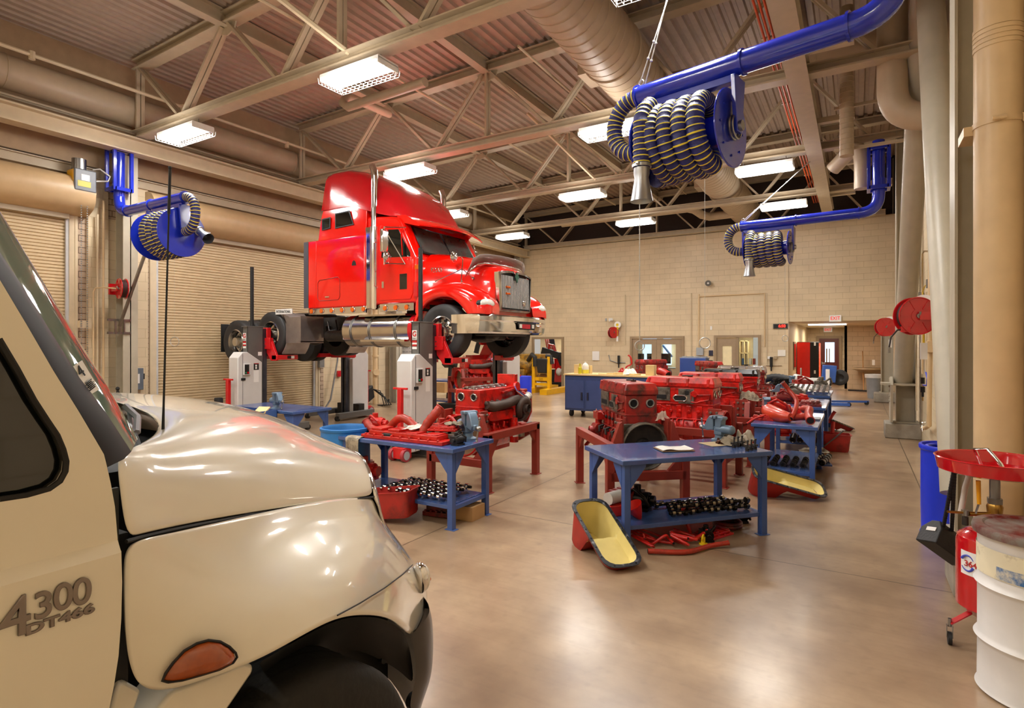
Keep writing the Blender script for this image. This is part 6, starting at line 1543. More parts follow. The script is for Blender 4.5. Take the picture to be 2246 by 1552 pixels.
o = rpipe('steel_rod', [PZ(1832, 990, 0)+Vector((-.17, -.12, .10)), PZ(1832, 990, 0)+Vector((-.02, -.10, .24)), PZ(1832, 990, 0)+Vector((.12, -.05, .38))], .012, M('rod_grey', '#5b5652', .5), 'grey rod leaning across the small red oil pan', 'rod')
rpipe('red_pipe', [PZ(1832, 990, 0)+Vector((-.05, .2, .30)), PZ(1832, 990, 0)+Vector((-.04, .22, .50))], .035, m_redpart, 'short red pipe stub standing behind the small red oil pan')
pp = PZ(1824, 942, 0); pan_obj(pp, pp+Vector((.42, .05, 0)), .24, .22, .05, .16, 'small yellow-lined oil pan on the floor beyond the right-hand row')
rpipe('red_pipe', [pp+Vector((-.06, .0, .15)), pp+Vector((-.0, .02, .30)), pp+Vector((.06, .05, .40))], .035, m_redpart, 'red pipe leaning on the small yellow-lined oil pan')
tub(PZ(876, 1138, 0)+Vector((-.0, -.08, .06)), .25, .52, .30, .27, -.12, 'bright red oil sump hanging off the left end of the red-cover bench shelf')
# bench A items
fA = LA_(bA)
c = MB(); p0 = PZ(1478, 985, .845); Mx = T(p0) @ rotz(angA-.15)
t = thing('clipboard', 'clipboard with a white sheet on the bare blue benchtop', 'clipboard', p0)
c.box((0, 0, .004), (.34, .24, .006), Mx); c.build('board', M('board_brown', '#9a7b5a', .6), t, W=True)
c = MB(); vs = []
for i in range(9):
    for j in range(2): vs.append(Mx @ Vector((-.16+.32*i/8, -.11+.21*j, .012+.012*max(0, math.sin(i*.9)))))
c.add(vs, [(2*i, 2*i+2, 2*i+3, 2*i+1) for i in range(8)]); c.build('paper_sheet', m_paper, t, W=True, ang=80)
p1 = fA(.32, .0); c = MB(); Mx = T(PZ(1578, 973, .842)) @ rotz(angA)
c.box((0, 0, .002), (.36, .24, .003), Mx); tag(c.build('brown_paper', M('kraft_paper', '#cbb48c', .8, var=.06)), 'brown paper sheet under the small bearing shells', 'paper')
c = MB(); rd = random.Random(3)
for k in range(9):
    q = PZ(1582+rd.uniform(-13, 13), 972+rd.uniform(-4, 3), .845); c.torus(q+Vector((0, 0, .015)), (rd.uniform(-1, 1), rd.uniform(-1, 1), .3), .022, .009, 12, 6)
tag(c.build('bearing_shells', M('copper_dirty', '#5a352a', .4, .5)), 'small heap of coppery bearing shells on brown paper', 'engine part', kind='stuff')
rag(PZ(1610, 972, .845), angA, .34, .30, .11, 'crumpled grey rag on the clipboard bench, right of the vise', 4)
rag(PZ(1632, 968, .845), angA+.6, .24, .2, .14, 'peaked light grey rag at the back of the clipboard bench', 9, mat=M('rag_light', '#b3aa9a', .9))
rag(PZ(1585, 962, .845), angA+.3, .22, .14, .08, 'dark oily rag in front of the vise base', 14, mat=M('rag_dark', '#5d5348', .9))
for k in range(6):
    q = fA(LA/2-.10-.045*(k % 3)*1.6, -.08-.11*(k//3)-.03*k, .84); c = MB(); c.cyl(q, q+Vector((0, 0, .03)), .02, n=10); c.cyl(q+Vector((0, 0, .03)), q+Vector((.005, 0, .10)), .008, n=8); c.bx(q+Vector((-.03, -.01, .035)), q+Vector((.03, .01, .05))); c.sph(q+Vector((.005, 0, .1)), .012, 8)
    tag(c.build('valve_rocker', m_dark), 'small black rocker part at the right end of the clipboard bench', 'engine part', 'black rocker parts standing in two rows on the clipboard bench')
zs = .22
for k in range(5):
    y = -.22+.10*(k % 4); zz = zs+.035+(.06 if k == 4 else 0)
    x0, x1 = (-.22+.05*(k % 3), LA/2-.12-.05*(k % 2))
    camshaft(fA(x0, y, zz), fA(x1, y+.03*(k % 2), zz), .033, 'oily camshaft with bright lobes lying on the lower shelf of the clipboard bench', 'camshafts on the clipboard bench shelf', seed=k)
casting('engine_bracket', fA(-.55, .15, zs), angA+.4, (.3, .22, .22), m_eng3, 'greasy red casting at the left end of the clipboard bench shelf', seed=5)
pump('fuel_pump', fA(-.36, .12, zs), angA-.8, 1.1, m_cam, 'oily black fuel pump on the clipboard bench shelf')
t = thing('oil_filter', 'white oil filter lying at the left end of the clipboard bench shelf', 'filter', fA(-.66, .02, zs)); c = MB(); c.cyl(fA(-.78, -.02, zs+.17), fA(-.60, .06, zs+.17), .06, n=20); c.build('filter_body', M('filter_white', '#cfcac0', .45, var=.1), t, W=True)
c = MB(); c.bx((-.1, -.08, 0), (.1, .08, .11), M=T(fA(-.68, .02, zs)) @ rotz(angA)); tag(c.build('red_bracket', m_redpart, bevel=.01), 'red bracket holding up the white oil filter', 'engine part')
c = MB(); Mx = T(fA(-.52, -.18, zs+.0)) @ rotz(angA) @ rot('Y', -.5); c.lathe([(.02, 0), (.05, .06), (.09, .16)], 20, Mx); tag(c.build('funnel', [m_redpart]), 'red funnel standing by the left leg of the clipboard bench', 'funnel')
# floor junk under bench A
rd = random.Random(11)
for k, (a, b) in enumerate(((-.55, -.32), (-.35, -.38), (-.12, -.30), (-.42, -.18), (-.2, -.44))):
    q = fA(a, b, 0); pts = [q+Vector((rd.uniform(-.2, .2), rd.uniform(-.12, .12), .02+rd.uniform(0, .10))) for _ in range(6)]
    rpipe('fuel_line', pts, .011+.003*(k % 3), m_redpart, 'tangled red fuel line on the floor under the clipboard bench', 'fuel line'); bpy.context.scene.collection.objects[-1]['group'] = 'red fuel lines heaped under the clipboard bench'
rpipe('red_pipe', [fA(-.62, -.50, .03), fA(-.3, -.62, .03), fA(.0, -.55, .03), fA(.18, -.58, .05)], .022, m_redhose, 'long red bent pipe on the floor at the front edge of the clipboard bench')
rpipe('red_pipe', [fA(.02, -.22, .02), fA(.0, -.2, .12), fA(-.02, -.14, .24), fA(.04, -.1, .26)], .018, m_redpart, 'curved red pipe standing up under the clipboard bench')
casting('cover_plate', fA(.28, -.22, 0), angA+.3, (.36, .22, .06), m_redpart, 'flat bright red cover on the floor under the clipboard bench', seed=8, bosses=4)
c = MB(); q = fA(.58, -.05, 0); c.torus(q+Vector((0, 0, .03)), (0, 0, 1), .13, .022, 36, 10); c.torus(q+Vector((0, 0, .055)), (0, 0, 1), .13, .018, 36, 10); c.cyl(q, q+Vector((0, 0, .02)), .12, n=30); tag(c.build('pulley_ring', m_eng3), 'dark red ribbed ring on the floor under the clipboard bench', 'engine part')
pump('water_pump', fA(.80, .05, 0), .6, .8, m_cam, 'black oily part on the floor beside the right leg of the clipboard bench')
c = MB(); q = fA(.02, -.42, 0); c.cyl(q+Vector((0, 0, .0)), q+Vector((0, 0, .07)), .02, n=12); c.cyl(q, q+Vector((0, 0, .012)), .04, n=14); c.torus(q+Vector((0, 0, .06)), (1, 0, 0), .028, .008, 14, 6); tag(c.build('plastic_plug', m_yplas), 'small yellow plastic cap among the red fuel lines', 'cap')
pump('oil_pump', fA(.12, -.34, 0), 2.0, .7, m_cam, 'black lump of a pump among the red fuel lines')
# bench C items
fC = LA_(bC)
o = casting('rocker_cover', fC(.05, -.16), 0.02, (1.15, .30, .12), m_redpart, 'long bright red rocker cover along the front of the left bench', seed=2, bosses=9)
casting('side_cover', fC(.42, .0), .35, (.42, .26, .12), m_gasket, 'grey and red cover stacked at the right of the left bench', seed=3)
casting('side_cover', fC(.42, .0, .955), .35, (.32, .2, .06), m_redpart, 'small red cover on top of the grey one', seed=4)
rpipe('ribbed_pipe', [PY(802, 922, 5.0), PY(818, 941, 5.0), PY(850, 940, 5.0), PY(874, 918, 5.0), PY(896, 922, 5.0), PY(918, 945, 5.0)], .046, m_redhose, 'S-shaped ribbed red pipe lying across the left bench', rings=3)
rpipe('ribbed_pipe', [PY(926, 952, 4.9), PY(938, 928, 4.95), PY(955, 907, 5.0), PY(966, 893, 5.05)], .05, m_redhose, 'ribbed red pipe pointing up from the left bench', rings=3)
c = MB(); c.lathe([(0, 0), (.27, .0), (.28, .015), (.27, .03), (.1, .035), (0, .03)], 36, T(fC(-.34, .0, .845))); tag(c.build('round_cover', m_redpart), 'flat round red cover under the S-shaped pipe', 'engine part')
c = MB(); c.torus(fC(-.16, -.16, .87), (0, 0, 1), .13, .022, 36, 8); c.torus(fC(-.16, -.16, .895), (0, 0, 1), .128, .018, 36, 8); tag(c.build('black_pulley', m_black), 'black ribbed pulley on the left bench', 'pulley')
pump('fuel_pump', fC(-.72, .12), .3, 1.0, m_redpart, 'red pump at the left end of the left bench')
rag(fC(.10, -.10, .965), 0, .14, .3, .05, 'white rag draped over the red rocker cover', 6, mat=M('rag_white', '#dcd6ca', .9))
c = MB(); vs = []; n = 12
for i in range(n+1):
    for j in range(9):
        u = i/n; x = -.70+.02*math.sin(j*1.3+u*2)+.24*(j/8); y = -.385-.015*math.sin(j*1.9)-.01
        vs.append(fC(x, y if u > .12 else -.385+.09*(.12-u)/.12, .85-max(0, u-.12)*.42*(1+.12*math.sin(j*1.1))))
c.add(vs, [(i*9+j, i*9+j+1, (i+1)*9+j+1, (i+1)*9+j) for i in range(n) for j in range(8)]); tag(c.build('hanging_rag', m_rag, thick=.004, ang=80), 'stained grey rag hanging over the left end of the left bench', 'rag')
rpipe('red_bracket', [fC(.32, .22, .86), fC(.30, .20, 1.0), fC(.38, .16, 1.08), fC(.5, .14, .98), fC(.5, .12, .86)], .02, m_redpart, 'curved red handle-shaped pipe behind the stacked covers')
pump('water_pump', fC(.30, .16), 1.2, 1.0, m_redpart, 'round red water pump in the middle of the left bench')
rag(fC(.50, .08, 1.01), .3, .2, .12, .05, 'dirty cloth lying on the small red cover', 16)
pump('starter', fC(.72, -.15), 1.5, .6, m_black, 'small black part at the right edge of the left bench')
# shelf of C
for k in range(4):
    y = -.26+.15*k
    c = MB(); a, b = fC(-.25, y, .30), fC(.62, y+.05, .30); c.cyl(a, b, .016, n=10); d = (b-a); dn = d.normalized()
    for q in range(8):
        p = a+d*((q+.3)/8); c.cyl(p, p+dn*.04, .035, n=12, mi=1); c.bar(p+Vector((0, -.05, .01)), p+Vector((0, .05, -.02)), .03, .03, mi=0); c.cyl(p+Vector((0, -.055, 0)), p+Vector((.03, -.055, 0)), .022, n=10, mi=1)
    tag(c.build('rocker_shaft', [m_cam, m_alu]), 'black and silver rocker shaft on the lower shelf of the left bench', 'rocker shaft', 'rocker shafts on the left bench shelf')
pump('fuel_pump', fC(-.66, -.12, .30), .2, 1.25, m_redpart, 'red pump with a white label at the left end of the left bench shelf')
casting('red_bracket', fC(-.84, .05, .30), .8, (.24, .22, .18), m_eng3, 'dark red casting behind the bright red sump', seed=9)
casting('engine_part', fC(.35, .1, 0), .2, (.4, .3, .14), m_eng3, 'dark parts on the floor under the left bench', seed=19)
t = thing('small_box', 'brown box of parts on the floor under the right end of the left bench', 'box', fC(.66, .1, 0)); c = MB(); c.bx((-.14, -.12, 0), (.14, .12, .15), M=T(fC(.66, .12, 0))); c.build('box_body', m_card, t, W=True)
# bench B items (local x -> world y)
fB = LA_(bB)
t = thing('intake_funnel', 'orange-red funnel-shaped duct lying on the near right-hand bench', 'duct', fB(-.35, .05))
c = MB(); c.tube([fB(-.22, .26, .95), fB(-.40, .18, .93), fB(-.55, .02, .91), fB(-.60, -.06, .92)], [.10, .11, .085, .055], 20); c.build('funnel_body', M('orange_red_duct', '#c23a1c', .35, coat=.3, var=.1), t, W=True)
rpipe('red_pipe', [fB(-.60, -.06, .9), fB(-.45, -.10, 1.0), fB(-.25, -.10, 1.12), fB(-.15, .0, 1.25), fB(-.18, .08, 1.36)], .03, m_redhose, 'tall curved red pipe rising over the near right-hand bench')
rpipe('ribbed_pipe', [fB(.0, -.18, .98), fB(-.25, -.26, 1.0), fB(-.45, -.26, .95), fB(-.68, -.30, .90)], .05, m_redhose, 'ribbed orange-red pipe ending in an open mouth at the near right-hand bench corner', rings=3)
rpipe('ribbed_pipe', [fB(-.52, .0, .90), fB(-.45, -.2, .92), fB(-.42, -.3, .94)], .045, m_redhose, 'short ribbed red pipe crossing the open-mouthed one', rings=3)
rpipe('thin_pipe', [fB(-.82, .46, .82), fB(-.7, .38, .88), fB(-.5, .3, .9), fB(-.3, .25, .92)], .014, m_redpart, 'thin red pipe sticking out left of the near right-hand bench')
casting('red_manifold', fB(-.45, .28), .1, (.36, .14, .08), m_redpart, 'low bright red manifold at the front of the near right-hand bench', seed=21)
pump('fuel_pump', fB(.1, .2), .4, 1.3, m_redpart, 'cluster of bright red pump parts on the near right-hand bench')
casting('red_housing', fB(.45, .1), .1, (.5, .5, .12), m_redpart, 'wide red housing at the back of the near right-hand bench', seed=22)
c = MB(); c.bx((-.1, -.14, 0), (.1, .14, .02), M=T(fB(.05, -.28))); tag(c.build('gasket_plate', m_gal, bevel=.003), 'flat grey plate on the near right-hand bench', 'plate')
for k in range(5): camshaft(fB(-.62+.02*k, .28-.12*k, .27), fB(-.25, .26-.12*k, .31), .04, 'short dark grooved shaft on the shelf of the near right-hand bench', 'dark shafts on the near right-hand bench shelf', seed=30+k, mat=m_cam, mat2=m_dark, name='injector_sleeve')
# lower plank with cams at floor front of B
c = MB(); Mx = T(PZ(1765, 1010, .10)) @ rotz(.2) @ rot('X', .0); c.bx((-.32, -.35, 0), (.32, .35, .03), M=Mx); tag(c.build('floor_tray', m_bench, bevel=.004), 'blue tray near the floor holding ribbed shafts', 'tray')
q0 = PZ(1765, 1010, .13)
for k in range(6):
    x = -.26+.10*k; c = MB(); a = q0+Vector((x, -.30, .04)); b = q0+Vector((x+.08, .28, .06)); c.cyl(a, b, .022, n=10); d = b-a
    for j in range(9): p = a+d*((j+.4)/9); c.torus(p, d, .034, .011, 14, 6, mi=j % 2)
    tag(c.build('ribbed_shaft', [m_cam, m_steel]), 'ribbed dark shaft lying on the low blue tray', 'shaft', 'ribbed shafts on the low blue tray')
rag(q0+Vector((.1, .3, .10)), .3, .4, .2, .08, 'crumpled grey rag behind the ribbed shafts', 24)
for k in range(4):
    q = PZ(1740+16*k, 962, .3); c = MB(); c.cyl(q+Vector((0, -.12, .0)), q+Vector((0, .12, .05)), .04, n=14)
    for j in range(6): c.torus(q+Vector((0, -.12+.045*j, .008*j)), (0, 1, 0), .042, .01, 14, 6)
    tag(c.build('piston_sleeve', m_cam), 'dark ribbed sleeve standing on the shelf of the near right-hand bench', 'engine part', 'dark sleeves on the near right-hand bench shelf')
pump('red_bracket', PZ(1715, 955, .3), .5, 1.0, m_redpart, 'red parts hanging under the near right-hand bench top')
# bench B2, B3, B4
fB2 = LA_(bB2); fB3 = LA_(bB3); fB4 = LA_(bB4)
casting('red_housing', fB2(-.5, -.15), .05, (.35, .46, .10), m_eng3, 'dark red tray-shaped cover at the near edge of the second right-hand bench', seed=31)
casting('red_housing', fB2(-.1, .15), .3, (.5, .5, .16), m_redpart, 'red gear housing on the second right-hand bench', seed=32)
pump('fuel_pump', fB2(-.35, .28), .2, 1.2, m_eng3, 'dark red pump on the left edge of the second right-hand bench')
pump('compressor', fB2(.45, .2), .2, 1.4, m_gasket, 'grey compressor on the second right-hand bench')
for k in range(5):
    y = .3-.15*k
    c = MB(); a, b = fB3(-.75+.03*k, y, .90+.012*k), fB3(.5, y, .90+.012*k); 
    a, b = fB3(-.78+.2*k, .36, .92+.015*k), fB3(-.78+.2*k, -.38, .92+.015*k)
    c.cyl(a, b, .018, n=10); d = b-a; dn = d.normalized()
    for q in range(7): p = a+d*((q+.3)/7); c.cyl(p, p+dn*.05, .04, n=12, mi=1); c.bar(p+Vector((-.06, 0, .02)), p+Vector((.06, 0, .0)), .035, .035, mi=q % 2)
    tag(c.build('rocker_shaft', [m_steel, m_alu]), 'silver rocker shaft lying across the third right-hand bench', 'rocker shaft', 'silver rocker shafts on the third right-hand bench')
pump('gear_pump', fB3(.3, .2), .6, 1.6, m_eng2, 'red pump with round face behind the silver rocker shafts')
pump('grey_pump', fB3(.5, -.2), 1.6, 1.5, m_gasket, 'grey pump behind the silver rocker shafts')
rpipe('fuzzy_hose', [fB4(-.75, .05, .92), fB4(-.5, .1, 1.02), fB4(-.2, .05, 1.02), fB4(.05, .1, .95), fB4(.2, .15, .9)], .09, m_black, 'thick black hose curled on the furthest bench', 'hose', rings=2)
t = thing('transmission', 'pale grey transmission standing on the furthest bench', 'transmission', fB4(.45, .0)); c = MB(); c.cyl(fB4(.15, .0, 1.0), fB4(.6, -.08, .96), .15, .09, n=20); c.cyl(fB4(.6, -.08, .96), fB4(.78, -.1, .96), .11, n=18); c.bx((-.1, -.1, 0), (.1, .1, .12), M=T(fB4(.4, 0))); c.cyl(fB4(.3, 0, 1.1), fB4(.3, 0, 1.3), .02, n=8); c.build('gearbox_case', M('cast_alloy', '#a8a49b', .45, .4, var=.12), t, W=True, bevel=.01)
casting('dark_casting', fB4(-.1, -.12), .4, (.6, .3, .2), m_cam, 'dark oily casting in front of the curled hose', seed=41)
# bench D items : tray, cylinder, handle, cardboard
c = MB(); x0, x1, y0, y1 = -9.9, -7.9, 5.1, 5.86; zz = .74
c.bx((x0, y0, zz), (x1, y1, zz+.012)); c.bx((x0, y0, zz), (x1, y0+.012, zz+.12)); c.bx((x0, y1-.012, zz), (x1, y1, zz+.12)); c.bx((x0, y0, zz), (x0+.012, y1, zz+.12)); c.bx((x1-.012, y0, zz), (x1, y1, zz+.12))
t = thing('parts_tray_table', 'blue tray-topped parts stand in front of the left bench vise', 'tray table', (-8.9, 5.5, 0)); c.build('tray', m_bench, t, W=True)
for sx in (x0+.05, x1-.05):
    for sy in (y0+.05, y1-.05): c = MB(); c.bx((sx-.03, sy-.03, 0), (sx+.03, sy+.03, zz)); c.build('leg', m_benchleg, t, W=True)
c = MB(); q = Vector((-8.9, 5.5, .752)); c.lathe([(.062, 0), (.066, .02), (.066, .26), (.062, .28), (.055, .28), (.055, .02), (0, .02)], 28, T(q), capb=True); tag(c.build('cylinder_liner', m_dark), 'dark steel cylinder liner standing in the blue tray', 'cylinder')
c = MB(); c.bx((-.1, -.08, 0), (.1, .08, .02), M=T(PZ(575, 900, .86)) @ rotz(.3) @ rot('X', .5)); tag(c.build('cardboard_sheet', m_ply), 'bent cardboard sheet beside the left vise', 'cardboard')
c = MB(); c.cyl(PZ(385, 898, .87), PZ(440, 904, .87), .02, n=12); tag(c.build('hammer', m_wood), 'wooden hammer handle on the left bench', 'handle')
c = MB(); c.bx((-.08, -.05, 0), (.08, .05, .09), M=T(PZ(445, 908, .86))); c.cyl(PZ(450, 904, .91), PZ(450, 904, .91)+Vector((.1, -.08, 0)), .03, n=12); tag(c.build('white_fitting', M('fitting_white', '#c9c9c6', .4), bevel=.01), 'white pipe fitting on the left bench', 'fitting')
c = MB(); c.bx((-.06, -.03, 0), (.06, .03, .04), M=T(PZ(372, 893, .86))); tag(c.build('blue_case', m_bench, bevel=.006), 'small blue case at the left end of the left bench', 'case')
# grey bracket + rag on g3
c = MB(); e = mw(g3); c.torus(e @ Vector((.12, -.23, 1.22)), (0, 1, 0), .055, .014, 20, 6); c.bar(e @ Vector((.15, -.24, 1.21)), e @ Vector((.42, -.24, 1.20)), .05, .015); tag(c.build('grey_bracket', m_gasket), 'grey slotted bracket fixed on the third red engine', 'bracket')
rag(mw(g3) @ Vector((.58, -.12, 1.0)), 1.4, .22, .36, .16, 'grey rag draped over the flywheel of the third red engine', 44)
rag(mw(g1) @ Vector((.42, .26, .98)), .4, .16, .16, .15, 'pinkish rag stuffed into the side of the greasy engine', 45, mat=M('rag_pink', '#b49a8a', .9))
# ================= right side foreground =================
def drum_white():
    p = PZ(2255, 1508, 0); p = Vector((.835, 4.10, 0)); R = .262
    t = thing('steel_drum', 'white steel drum with a rusty red lid in the lower right corner', 'drum', p)
    prof = [(R-.01, 0), (R+.004, .012), (R-.006, .03), (R-.008, .26), (R, .275), (R+.010, .29), (R, .305), (R-.008, .32), (R-.008, .56), (R, .575), (R+.010, .59), (R, .605), (R-.008, .62), (R-.008, .845), (R+.002, .86), (R+.004, .872)]
    c = MB(); c.lathe(prof, 64, T(p), capb=True); c.build('drum_body', m_wdrum, t, W=True)
    c = MB(); c.lathe([(R-.004, .65), (R-.0045, .80)], 40, T(p), a0=PI*.75, a1=PI*1.75); c.build('worn_label', M('worn_cream_label', '#e6ddbf', .6, var=.05, dirt='#8d7f63', ds=9, da=.6), t, W=True)
    c = MB(); c.lathe([(R-.003, .655), (R-.0035, .72)], 30, T(p), a0=PI*1.22, a1=PI*1.7); c.build('blue_label_print', M('worn_blue_print', '#3d6ea8', .6, dirt='#e0d8bc', ds=14, da=.5), t, W=True)
    c = MB(); c.lathe([(R+.014, .862), (R+.018, .885), (R+.012, .905), (R-.03, .908), (R-.04, .900), (0, .898)], 64, T(p)); c.build('drum_lid', M('rusty_lid', '#8d8880', .4, .3, var=.1, dirt='#6e1c17', ds=6, da=.47), t, W=True)
    return t
drum_white()
# oil drainer
OD = PZ(2186, 1395, 0); OD = Vector((.74, 4.62, 0))
t = thing('oil_drainer', 'red wheeled oil drainer tank with a wide funnel pan and label 3643', 'oil drainer', OD)
R = .225; ODz = .27
c = MB(); c.lathe([(0, ODz-.05), (R*.7, ODz-.03), (R, ODz+.03), (R, .76), (R*.96, .80), (R*.7, .845), (.05, .865), (0, .865)], 48, T(OD)); c.build('tank', m_dred, t, W=True)
c = MB(); c.lathe([(0, 1.235), (.08, 1.235), (.29, 1.27), (.335, 1.285), (.35, 1.37), (.358, 1.375), (.35, 1.38), (.34, 1.375), (.325, 1.295), (.08, 1.25), (0, 1.25)], 56, T(OD)); c.build('drain_pan', m_dred, t, W=True)
c = MB(); c.cyl(OD+Vector((0, 0, 1.09)), OD+Vector((0, 0, 1.24)), .032, n=20); c.build('stem_pipe', m_gal, t, W=True)
c = MB(); c.cyl(OD+Vector((0, 0, .865)), OD+Vector((0, 0, .90)), .05, n=16); q = c.build('red_bush', m_dred, t, W=True)
c = MB(); c.lathe([(.04, .90), (.045, .92), (.05, .95), (.046, .99), (.05, 1.03), (.04, 1.05)], 18, T(OD)); c.cyl(OD+Vector((-.02, -.02, .975)), OD+Vector((-.16, -.09, .975)), .016, n=12); c.cyl(OD+Vector((-.17, -.09, .98)), OD+Vector((-.29, -.15, .985)), .009, n=10); c.build('brass_valve', m_brass, t, W=True)
c = MB(); c.cyl(OD+Vector((0, 0, 1.05)), OD+Vector((0, 0, 1.09)), .047, n=6); c.cyl(OD+Vector((-.18, -.09, .96)), OD+Vector((-.18, -.09, 1.0)), .024, n=10); c.bar(OD+Vector((-.12, -.08, .98)), OD+Vector((-.10, -.08, 1.06)), .02, .01); c.build('steel_fitting', m_steel, t, W=True)
c = MB(); c.cyl(OD+Vector((-.10, -.08, 1.05)), OD+Vector((-.105, -.08, 1.22)), .012, .015, n=10); c.build('valve_lever', M('lever_yellow', '#e8a010', .4), t, W=True)
c = MB(); c.cyl(OD+Vector((-.1, -.08, .84)), OD+Vector((-.1, -.08, .93)), .012, n=8); c.cyl(OD+Vector((-.18, -.09, .89)), OD+Vector((-.18, -.09, .95)), .02, n=10); c.build('relief_valve', m_dark, t, W=True)
c = MB(); c.tube([OD+Vector((-.06, .12, 1.30)), OD+Vector((-.10, .10, 1.42)), OD+Vector((-.03, .06, 1.43)), OD+Vector((.03, -.02, 1.34)), OD+Vector((.05, -.06, 1.28))], .014, 12); c.build('hose_wand', m_chrome, t, W=True)
c = MB(); c.tube([OD+Vector((.20, .06, .82)), OD+Vector((.20, .02, .96)), OD+Vector((.26, -.04, .98)), OD+Vector((.28, -.08, .86)), OD+Vector((.28, -.06, .7))], .022, 12); mh = M('milky_hose', '#cfc7bd', .25, var=.03); c.build('clear_hose', mh, t, W=True); c = MB(); c.tube([OD+Vector((-.10, .22, 1.26)), OD+Vector((-.14, .22, 1.1)), OD+Vector((-.17, .2, .9))], .020, 12); c.build('clear_hose', mh, t, W=True)
c = MB()
a0 = math.atan2(-OD.y, -OD.x)-.55
c.lathe([(R+.0015, .545), (R+.0015, .715)], 16, T(OD), a0=a0-.42, a1=a0+.42); lb = c.build('tank_label', m_white, t, W=True)
dv = Vector((math.cos(a0), math.sin(a0), 0)); tx = Vector((-dv.y, dv.x, 0))
text('label_number', '3643', .058, m_dred, lb, basis(OD+dv*(R+.004)+Vector((0, 0, .628)), tx, (0, 0, 1)), .001, bev=.0008)
text('label_brand', 'LINCOLN', .014, m_navy, lb, basis(OD+dv*(R+.001)+tx*.05+Vector((0, 0, .573)), tx, (0, 0, 1)), .001)
c = MB(); 
for a in (0, 1): 
    ang = [PI*.15+PI*a+PI*.7*k/12 for k in range(13)]; c.tube([OD+dv*(R+.0035)-tx*.035+tx*math.cos(q)*.042+Vector((0, 0, .632+math.sin(q)*.055)) for q in ang], [.002+.0075*k/12 for k in range(13)], 6)
c.build('arrow_ring', M('label_blue', '#3b49b8', .5), lb, W=True)
c = MB(); c.bx(OD+dv*(R+.002)+Vector((-.001, -.001, .70)), OD+dv*(R+.002)+Vector((-.0, -.0, .701))); 
for sx, sy in ((-1, -.35), (.9, -.3), (0, 1)):
    p = OD+Vector((sx*.27, sy*.27, 0)); c = MB(); c.bar(OD+Vector((sx*.14, sy*.14, .25)), p+Vector((0, 0, .155)), .05, .008); c.build('caster_arm', m_dred, t, W=True)
    c = MB(); c.cyl(p+Vector((-.012, 0, .045)), p+Vector((.012, 0, .045)), .045, n=20); w = c.build('caster_wheel', m_black, t, W=True)
    c = MB(); c.bx(p+Vector((-.02, -.015, .05)), p+Vector((-.015, .015, .14))); c.bx(p+Vector((.015, -.015, .05)), p+Vector((.02, .015, .14))); c.cyl(p+Vector((0, 0, .13)), p+Vector((0, 0, .19)), .012, n=10); c.build('caster_fork', m_steel, t, W=True)
t.scale = (.87, .87, .862)
# blue drum
p = Vector((.815, 7.0, 0)); R = .272
t = thing('plastic_drum', 'royal blue plastic drum against the right wall', 'drum', p)
c = MB(); c.lathe([(R*.95, 0), (R*1.02, .01), (R*1.02, .04), (R*.97, .07), (R*.99, .3), (R*.99, .6), (R*.985, .86), (R*1.04, .875), (R*1.05, .90), (R*1.03, .915), (R*.95, .915), (R*.93, .89), (R*.92, .1), (0, .1)], 56, T(p), capb=True); c.build('drum_shell', m_drumb, t, W=True)
c = MB(); c.torus(p+Vector((0, 0, .885)), (0, 0, 1), R*.8, .02, 40, 8); c.build('inner_rim', m_drumb, t, W=True)
# wheel chocks hanging by rope
q = PD(2080, 1192, 4.25)
t = thing('wheel_chock', 'black rubber wheel chock hanging on a dark rope by the red tank', 'chock', (q.x, q.y, q.z-.2))
Mx = T(q) @ rotz(TH) @ rot('Y', .62) @ rot('X', -.25)
c = MB(); c.prism([(-.09, -.09), (.09, -.09), (.09, .03), (.02, .09), (-.05, .09), (-.09, .03)], 'x', -.17, .17, M=Mx); c.build('chock_body', M('chock_black', '#1b1b1c', .55, var=.15, bump=.2), t, W=True, bevel=.008)
c = MB(); c.bx((-.175, -.05, .0), (-.171, .03, .03), M=Mx); c.build('white_tab', m_white, t, W=True)
for dx in (-.035, .02):
    c = MB(); a = q+Vector((dx, 0, .08)); b = Vector((OD.x-.20, OD.y-.0, 1.11)); c.tube([a, a.lerp(b, .5), b], .012, 8)
    for k in range(24): c.sph(a.lerp(b, k/24), .0145, 6)
    c.build('rope', M('rope_dark', '#15151f', .8), t, W=True)
# light blue open drum behind left bench
p = PZ(756, 985, 0)+Vector((0, .15, 0)); p = Vector((-7.15, 6.95, 0))
pc = PZ(758, 936, .90); p = Vector((pc.x, pc.y, 0)); R = .29
c = MB(); c.lathe([(R*.95, 0), (R, .03), (R*1.0, .4), (R*.99, .86), (R*1.03, .875), (R*1.03, .90), (R*.96, .905), (R*.9, .87), (R*.9, .2), (0, .2)], 48, T(p), capb=True); tag(c.build('plastic_drum', m_drumlb), 'light blue open drum behind the red-cover bench', 'drum')
